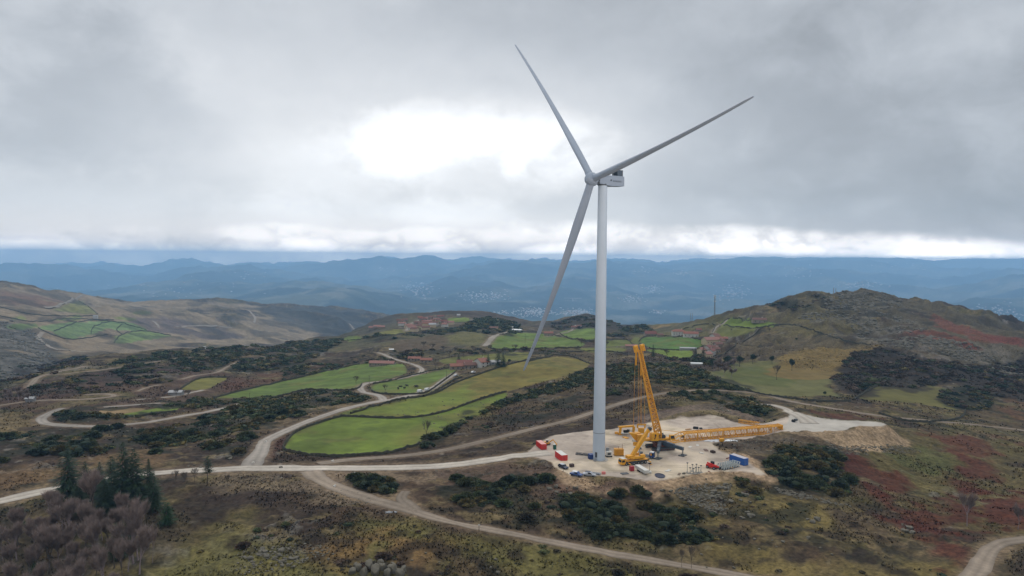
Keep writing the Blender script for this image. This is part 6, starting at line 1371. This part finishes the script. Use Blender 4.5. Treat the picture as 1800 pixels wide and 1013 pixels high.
for k, (px, py, w, wl, rf) in enumerate(((707.8,566,10,'stone','brown'),(707,570.5,14,'white','pink'),(724,578,13,'white','pink'),(718,574,13,'cream','pink'),(729,576,11,'cream','pink'),(735,575,12,'cream','brown'),(742,562,11,'stone','red'),(739,560,10,'stone','orange'),(747,562,10,'stone','pink'),(733,569,11,'stone','brown'),(741.5,571,12,'cream','brown'),(752,571,17,'cream','orange'),(753,567,12,'stone','pink'),(761.5,565,11,'cream','brown'),(768,563.5,12,'cream','pink'),(760,573,12,'cream','grey'),(774,558,16,'stone','red'),(758,559.5,10,'stone','brown'),(780,567,12,'stone','red'),(785,569,12,'stone','brown'),(782,572.5,10,'white','pink'),(793,569,10,'cream','pink'),(748,578,14,'cream','brown'),(729,580.5,12,'cream','brown'),(701.5,565.5,9,'stone','brown'),(712,564,9,'stone','brown'),(771,564.5,10,'cream','brown'),(765,570,11,'white','brown'),(746,567,10,'white','orange'))):
    house(px, py + 2, w * 1.15, 8, 5.0, 2.6, (k * .37) % 1.2 - .5, wl, rf, '%s walled hilltop village house under a %s roof' % ({'stone': 'brown stone'}.get(wl, wl), {'pink': 'pinkish tile', 'orange': 'bright orange', 'red': 'deep red', 'brown': 'dark brown', 'grey': 'dull grey', 'white': 'plain white'}[rf]), 'houses of the hilltop village: %s walls, %s roofs' % (wl, rf), (900, 1480), small=True)
for k, (px, py, lb) in enumerate(((655,579,'left of three terracotta roofed houses below the hilltop village'),(663,577,'middle of three terracotta roofed houses below the hilltop village'),(670,578,'right of three terracotta roofed houses below the hilltop village'))): house(px, py, 15, 8, 4, 2.4, .1 * k, 'stone', 'pink', lb, None, (900, 1480), small=True)
house(806,556,8,6,3.4,1.6,.2,'white','grey','lone white house on the ridge right of the village', None, (900,1560), small=True)
house(168,561,12,9,9,2,.2,'white','grey','small pale building above the green fields of the opposite hill', None, (1200,2400), small=True, name='chapel', cat='chapel'); house(359,613,7,6,4,2,.2,'white','white','tiny white building low in the side valley', None, (800,2400), small=True)
house(310,695,9,6,2.6,1.0,.1,'grey','grey','grey roofed yard building among the scrub left of the long pasture', None, (300,700), small=True, name='yard_building', cat='building'); house(54,706,5,4,2.2,1.0,.1,'grey','grey','small grey hut beside the far left copse', None, (250,600), small=True, name='hut', cat='hut')
for px, py, lb, m in ((738,690,'white van parked on the lane, nearer the camera side','w'),(751,687,'second white van parked on the verge behind the first','w'),(832,656,'white car in the yard of the gabled farmhouse','w'),(802,662,'pale car at the end of the lane by the orange roof','s')):
    vehicle('parked_van' if 'van' in lb else 'parked_car', lb, 'van' if 'van' in lb else 'car', px, py, .9, whitecar if m == 'w' else silver, 4.4, 1.8, 1.9 if 'van' in lb else 1.6, 'van' if 'van' in lb else 'car', z=(380, 900))

# ------------------------------------------------------------------ cattle in the lane pasture
def cow_mesh():
    t = MB()
    def ring(x, z, ry, rz): return [(x, cos(a) * ry, z + sin(a) * rz) for a in [2 * pi * i / 10 for i in range(10)]]
    R = [ring(*q) for q in ((-1.15, 1.15, .06, .08), (-1.1, 1.12, .28, .3), (-.8, 1.08, .36, .4), (-.2, 1.0, .4, .44), (.4, 1.0, .36, .44), (.75, 1.08, .28, .38), (1.0, 1.15, .18, .26), (1.25, 1.05, .14, .2), (1.45, .85, .15, .17), (1.7, .6, .1, .12), (1.82, .5, .05, .06))]
    vs = [v for r in R for v in r]; n = 10; fs = [(i * n + j, i * n + (j + 1) % n, (i + 1) * n + (j + 1) % n, (i + 1) * n + j) for i in range(len(R) - 1) for j in range(n)] + [tuple(range(n)), tuple((len(R) - 1) * n + j for j in range(n))]; t.add(vs, fs)
    for x, y, b in ((-.95, .22, -.12), (-.95, -.22, -.12), (.62, .2, .06), (.62, -.2, .06)): t.tube((x, y, .95), (x + b, y, .5), .13, .075, 7); t.tube((x + b, y, .52), (x, y, 0), .075, .06, 7)
    t.tube((-1.14, 0, 1.3), (-1.28, 0, .6), .04, .03, 5); t.tube((1.42, .1, 1.0), (1.38, .28, 1.04), .05, .03, 5); t.tube((1.42, -.1, 1.0), (1.38, -.28, 1.04), .05, .03, 5)
    return t.build('cow', mat('black_hide', lin(36,30,28), .8, var=.2), None, True)
cow0 = None
for k, (px, py) in enumerate(((704,682),(711,684),(715,680),(731,681),(700,685),(732,682))):
    p = at(px, py, (350, 700))
    if cow0 is None: o = cow0 = cow_mesh()
    else: o = cow0.copy(); COL.objects.link(o)
    o.location = (p.x, p.y, p.z - .02); o.scale = (1.25,) * 3; o.rotation_euler = (0, 0, k * 1.3); tag(o, 'black cow grazing in the pasture beside the lane', 'cow', 'black cows grazing beside the lane')

# ------------------------------------------------------------------ towns and the bridge on the valley floor
def town(name, label, spots, wm):
    V = []; F = []; o = 0; r = np.random.default_rng(len(label)); K = []
    for (x0, y0, x1, y1, n) in spots:
        for _ in range(int(n * .42)):
            px = r.normal((x0 + x1) / 2, (x1 - x0) / 4.4); py = r.normal((y0 + y1) / 2, (y1 - y0) / 3.4); q = hit(px, py, (4300, 25000))[0]; z = float(hz(q[0], q[1])); sc = q[1] / 9000
            s = r.uniform(4, 13) * sc; d = r.uniform(4, 9) * sc; h = r.uniform(4, 10) * sc; a = r.uniform(0, 3)
            for dx, dy, dz in ((-s, -d, -4), (s, -d, -4), (s, d, -4), (-s, d, -4), (-s, -d, h), (s, -d, h), (s, d, h), (-s, d, h)): V.append((q[0] + dx * cos(a) - dy * sin(a), q[1] + dx * sin(a) + dy * cos(a), z + dz))
            F += [(o, o + 1, o + 5, o + 4), (o + 1, o + 2, o + 6, o + 5), (o + 2, o + 3, o + 7, o + 6), (o + 3, o, o + 4, o + 7), (o + 4, o + 5, o + 6, o + 7)]; o += 8
            c = lin(196, 194, 188) if r.random() < .72 else lin(170, 140, 124); K += [c] * 8
    tag(link(name, raw_mesh(name, V, F, wm, np.array(K))), label, kind='stuff')
town('distant_town', 'pale towns and hamlets scattered over the blue valley floor', [(900,542,980,556,420),(980,544,1050,555,380),(1085,520,1135,532,120),(1120,500,1170,514,150),(1255,498,1320,526,240),(1470,496,1560,508,170),(1700,540,1800,566,320),(1600,548,1700,552,60),(705,498,765,522,220),(795,512,900,530,260),(1180,478,1215,486,40),(400,478,480,490,30),(230,505,330,520,30),(640,470,720,480,30),(1060,470,1180,480,60),(1330,470,1480,490,60),(860,548,900,552,60),(1140,545,1170,552,50),(1500,460,1700,480,60),(160,490,500,520,60)], mat('town_walls', (1, 1, 1), .9, var=.05, attr=True))
def viaduct():
    q = hit(1007, 530, (5000, 12000))[0]; y = q[1]; z = float(hz(*q)); top = CH + float(ray(1007, 526)[2] / ray(1007, 526)[1]) * y; x0 = q[0] - 15 / pxm(y); x1 = q[0] + 15 / pxm(y)
    r = thing('viaduct', 'thin white road viaduct on one tall pier in the far valley', 'viaduct', (q[0], y, z)); H = max(top - z, 55); t = MB(); t.box((0, 0, H), (x1 - x0, 16, 6)); t.build('deck', walls_['white'], r)
    t = MB(); t.box((0, 0, H / 2 - 2), (12, 9, H)); t.build('pier', walls_['white'], r)
viaduct()
# ------------------------------------------------------------------ camera, sky, light, haze
cam = bpy.data.cameras.new('camera'); cam.sensor_width = 36; cam.lens = FPX / 1800 * 36; cam.clip_start = 1; cam.clip_end = 90000
co = bpy.data.objects.new('camera', cam); COL.objects.link(co)
co.matrix_world = Matrix(((CR[0], CU[0], -CF[0], 0), (CR[1], CU[1], -CF[1], 0), (CR[2], CU[2], -CF[2], CH), (0, 0, 0, 1)))
SC.camera = co
SC.view_settings.view_transform = 'Standard'; SC.view_settings.look = 'None'; SC.view_settings.gamma = 1; SC.view_settings.exposure = EXPOSURE
SC.cycles.use_denoising = True; SC.cycles.max_bounces = 4; SC.cycles.diffuse_bounces = 2; SC.cycles.volume_bounces = 2
SC.cycles.volume_step_rate = 4; SC.cycles.transparent_max_bounces = 8
SC.cycles.use_adaptive_sampling = True
SUN_EL, SUN_AZ = radians(38), radians(-6)          # azimuth from +Y towards +X
sun = bpy.data.lights.new('sun', 'SUN'); sun.energy = SUN_E; sun.angle = radians(14); sun.color = (1, .965, .91)
so = bpy.data.objects.new('sun', sun); COL.objects.link(so)
sd = Vector((sin(SUN_AZ) * cos(SUN_EL), cos(SUN_AZ) * cos(SUN_EL), sin(SUN_EL)))
so.rotation_euler = sd.to_track_quat('Z', 'Y').to_euler(); so.location = (0, 0, 400)

def build_world():
    w = bpy.data.worlds.new('World'); SC.world = w; w.use_nodes = True
    nt = w.node_tree; N = nt.nodes; L = nt.links
    for n in list(N): N.remove(n)
    out = N.new('ShaderNodeOutputWorld')
    def math_(op, a, b=None, c=None, clamp=False):
        n = N.new('ShaderNodeMath'); n.operation = op; n.use_clamp = clamp
        for i, v in enumerate((a, b, c)):
            if v is None: continue
            if isinstance(v, (int, float)): n.inputs[i].default_value = v
            else: L.new(v, n.inputs[i])
        return n.outputs[0]
    def maprange(v, a, b, c, d, smooth=True):
        n = N.new('ShaderNodeMapRange'); n.interpolation_type = 'SMOOTHSTEP' if smooth else 'LINEAR'
        L.new(v, n.inputs['Value'])
        for k, x in zip(('From Min', 'From Max', 'To Min', 'To Max'), (a, b, c, d)): n.inputs[k].default_value = x
        return n.outputs[0]
    sky = N.new('ShaderNodeTexSky'); sky.sky_type = 'NISHITA'; sky.sun_disc = False; sky.sun_elevation = SUN_EL; sky.sun_rotation = SUN_AZ; sky.altitude = 900
    bg1 = N.new('ShaderNodeBackground'); L.new(sky.outputs[0], bg1.inputs[0]); bg1.inputs[1].default_value = .08
    tc = N.new('ShaderNodeTexCoord'); sep = N.new('ShaderNodeSeparateXYZ'); L.new(tc.outputs['Generated'], sep.inputs[0])
    X, Y, Z = sep.outputs
    el = math_('ARCSINE', Z); az = math_('ARCTAN2', X, Y)
    zz = math_('ADD', math_('MAXIMUM', Z, -.02), .16)
    cx = math_('DIVIDE', X, zz); cy = math_('DIVIDE', Y, zz)
    def noise(scale, detail, seed, rough=.5, dist=0., sx=1., sy=1.):
        cmb = N.new('ShaderNodeCombineXYZ'); L.new(math_('MULTIPLY', cx, sx), cmb.inputs[0]); L.new(math_('MULTIPLY', cy, sy), cmb.inputs[1]); cmb.inputs[2].default_value = seed
        n = N.new('ShaderNodeTexNoise'); n.inputs['Scale'].default_value = scale; n.inputs['Detail'].default_value = detail; n.inputs['Roughness'].default_value = rough
        n.inputs['Distortion'].default_value = dist; L.new(cmb.outputs[0], n.inputs['Vector']); return n.outputs[0]
    def noise2(scale, detail, seed, rough=.5, dist=0., k=1.7):       # in angles, for the veils near the horizon
        cmb = N.new('ShaderNodeCombineXYZ'); L.new(az, cmb.inputs[0]); L.new(math_('MULTIPLY', el, k), cmb.inputs[1]); cmb.inputs[2].default_value = seed
        n = N.new('ShaderNodeTexNoise'); n.inputs['Scale'].default_value = scale; n.inputs['Detail'].default_value = detail; n.inputs['Roughness'].default_value = rough
        n.inputs['Distortion'].default_value = dist; L.new(cmb.outputs[0], n.inputs['Vector']); return n.outputs[0]
    def blob(a0, e0, ra, re, soft=1.0, warp=None, tilt=0.):
        """1 in a patch of cloud round azimuth a0, elevation e0 (degrees)"""
        da = math_('SUBTRACT', az, radians(a0)); de = math_('SUBTRACT', math_('SUBTRACT', el, radians(e0)), math_('MULTIPLY', da, tilt))
        r = math_('SQRT', math_('ADD', math_('POWER', math_('DIVIDE', math_('ABSOLUTE', da), radians(ra)), 2), math_('POWER', math_('DIVIDE', math_('ABSOLUTE', de), radians(re)), 2)))
        if warp is not None: r = math_('ADD', r, warp)
        return maprange(r, 1 - soft * .5, 1 + soft * .5, 1, 0)
    n1 = noise2(3.2, 5, 3.1, .5, .25)
    n2 = noise2(9, 6, 8.7, .55, .3, 1.4)
    n3 = noise2(1.6, 3, 1.2, .5, 0, 2.2)
    n4 = noise2(22, 5, 5.2, .6, .2, 1.3)
    w1 = math_('MULTIPLY', math_('SUBTRACT', n2, .5), 2.6)
    # lightness of the cloud deck
    b = math_('ADD', .60, math_('MULTIPLY', math_('SUBTRACT', n1, .5), .34))
    b = math_('ADD', b, math_('MULTIPLY', math_('SUBTRACT', n2, .5), .30)); b = math_('ADD', b, math_('MULTIPLY', math_('SUBTRACT', n4, .5), .07))
    b = math_('ADD', b, math_('MULTIPLY', math_('SUBTRACT', n3, .5), .12))
    def add(b, blobv, amt): return math_('ADD', b, math_('MULTIPLY', blobv, amt))
    b = add(b, blob(-27, 8, 30, 15, 1.9), .14)
    b = add(b, blob(-4, 8, 17, 8, 1.7, w1), .16)
    b = add(b, blob(24, 6, 19, 8, 1.5, w1), -.10)
    b = add(b, blob(4, 19, 30, 7, 1.6), -.10)
    b = add(b, blob(-31, 10, 6, 5.0, 1.4, w1), -.13)
    b = add(b, blob(-2, 4.6, 10, 1.8, 1.2, w1), -.10)
    b = add(b, blob(-8, 2.6, 30, 2.4, 1.3, w1), .16)
    w2 = math_('ADD', math_('MULTIPLY', math_('SUBTRACT', n2, .5), 1.7), math_('MULTIPLY', math_('SUBTRACT', n4, .5), .7))
    elw = math_('ADD', el, math_('MULTIPLY', math_('ADD', math_('SUBTRACT', n4, .5), math_('SUBTRACT', n2, .5)), radians(3.4)))
    hole = blob(-1.6, 9.0, 9.5, 2.9, 1.35, w2)
    hole2 = blob(-9.0, 9.2, 3.2, 2.4, 1.2, w2)
    brk = maprange(n2, .34, .62, .38, 1.1)
    b = add(b, math_('MULTIPLY', hole, brk), .62); b = add(b, math_('MULTIPLY', hole2, brk), .45); b = add(b, blob(-4, 8, 20, 7, 1.9), .10); b = add(b, blob(-5, 3.6, 5, 1.0, 1.2, w2), .22); b = add(b, blob(-16, 6.5, 5, 3, 1.4, w2), .14)
    bright_low = math_('MULTIPLY', blob(23, 1.35, 19, .95, .9, math_('MULTIPLY', w1, .6), -.06), maprange(n4, .35, .62, .25, 1))
    b = add(b, bright_low, .6); b = math_('MULTIPLY', b, math_('ADD', maprange(el, radians(-.5), radians(3.2), 1.3, 1.0), math_('MULTIPLY', maprange(elw, radians(.3), radians(2.2), .7, 0), math_('ADD', maprange(az, radians(-5), radians(16), .0, 1.0), maprange(n4, .4, .62, -.35, .35)))))
    b = math_('MULTIPLY', b, maprange(elw, radians(-.1), radians(1.15), 1.9, .93))

    b = add(b, math_('MULTIPLY', blob(-10, 1.9, 16, .6, .9, w1), n4), .35)
    # an overcast sky is about three times brighter overhead
    b = math_('MULTIPLY', b, maprange(el, radians(24), radians(65), 1.0, ZENITH))
    sat = maprange(b, .45, .95, 0, 1)
    mix = N.new('ShaderNodeMix'); mix.data_type = 'RGBA'; L.new(sat, mix.inputs['Factor'])
    mix.inputs['A'].default_value = (.925, .985, 1.06, 1); mix.inputs['B'].default_value = (.985, 1.0, 1.02, 1)
    lowt = N.new('ShaderNodeMix'); lowt.data_type = 'RGBA'; L.new(maprange(el, radians(-.5), radians(4.2), 1, 0), lowt.inputs['Factor']); lowt.inputs['A'].default_value = (1, 1, 1, 1); lowt.inputs['B'].default_value = (1.34, 1.18, 1.06, 1)
    lm = N.new('ShaderNodeVectorMath'); lm.operation = 'MULTIPLY'; L.new(mix.outputs['Result'], lm.inputs[0]); L.new(lowt.outputs['Result'], lm.inputs[1])
    cs = N.new('ShaderNodeVectorMath'); cs.operation = 'SCALE'; L.new(lm.outputs[0], cs.inputs[0]); L.new(math_('MULTIPLY', b, SKYMUL), cs.inputs['Scale'])
    bg2 = N.new('ShaderNodeBackground'); L.new(cs.outputs[0], bg2.inputs[0]); bg2.inputs[1].default_value = 1.0
    ms = N.new('ShaderNodeMixShader'); ms.inputs[0].default_value = .95
    L.new(bg1.outputs[0], ms.inputs[1]); L.new(bg2.outputs[0], ms.inputs[2]); L.new(ms.outputs[0], out.inputs['Surface'])
build_world()

def build_haze():
    m = bpy.data.materials.new('haze'); m.use_nodes = True; nt = m.node_tree
    for n in list(nt.nodes): nt.nodes.remove(n)
    o = nt.nodes.new('ShaderNodeOutputMaterial'); v = nt.nodes.new('ShaderNodeVolumePrincipled')
    v.inputs['Color'].default_value = HAZE_COL; v.inputs['Density'].default_value = HAZE_D; v.inputs['Anisotropy'].default_value = .25
    nt.links.new(v.outputs[0], o.inputs['Volume'])
    zmin = float(GRIDZ.min()) - 1.5; ztop = max(float(GRIDZ.max()), 225) + 6; print("haze top", ztop)
    x = 66000; y0 = -300; y1 = 36000
    vs = [(-x, y0, zmin), (x, y0, zmin), (x, y1, zmin), (-x, y1, zmin), (-x, y0, ztop), (x, y0, ztop), (x, y1, ztop), (-x, y1, ztop)]
    fs = [(3, 2, 1, 0), (4, 5, 6, 7), (0, 1, 5, 4), (1, 2, 6, 5), (2, 3, 7, 6), (3, 0, 4, 7)]
    me = bpy.data.meshes.new('haze'); me.from_pydata(vs, [], fs); me.materials.append(m)
    ob = bpy.data.objects.new('haze', me); COL.objects.link(ob); ob['kind'] = 'stuff'; ob['label'] = 'pale blue haze lying over the whole valley'
if HAZE_D > 0: build_haze()
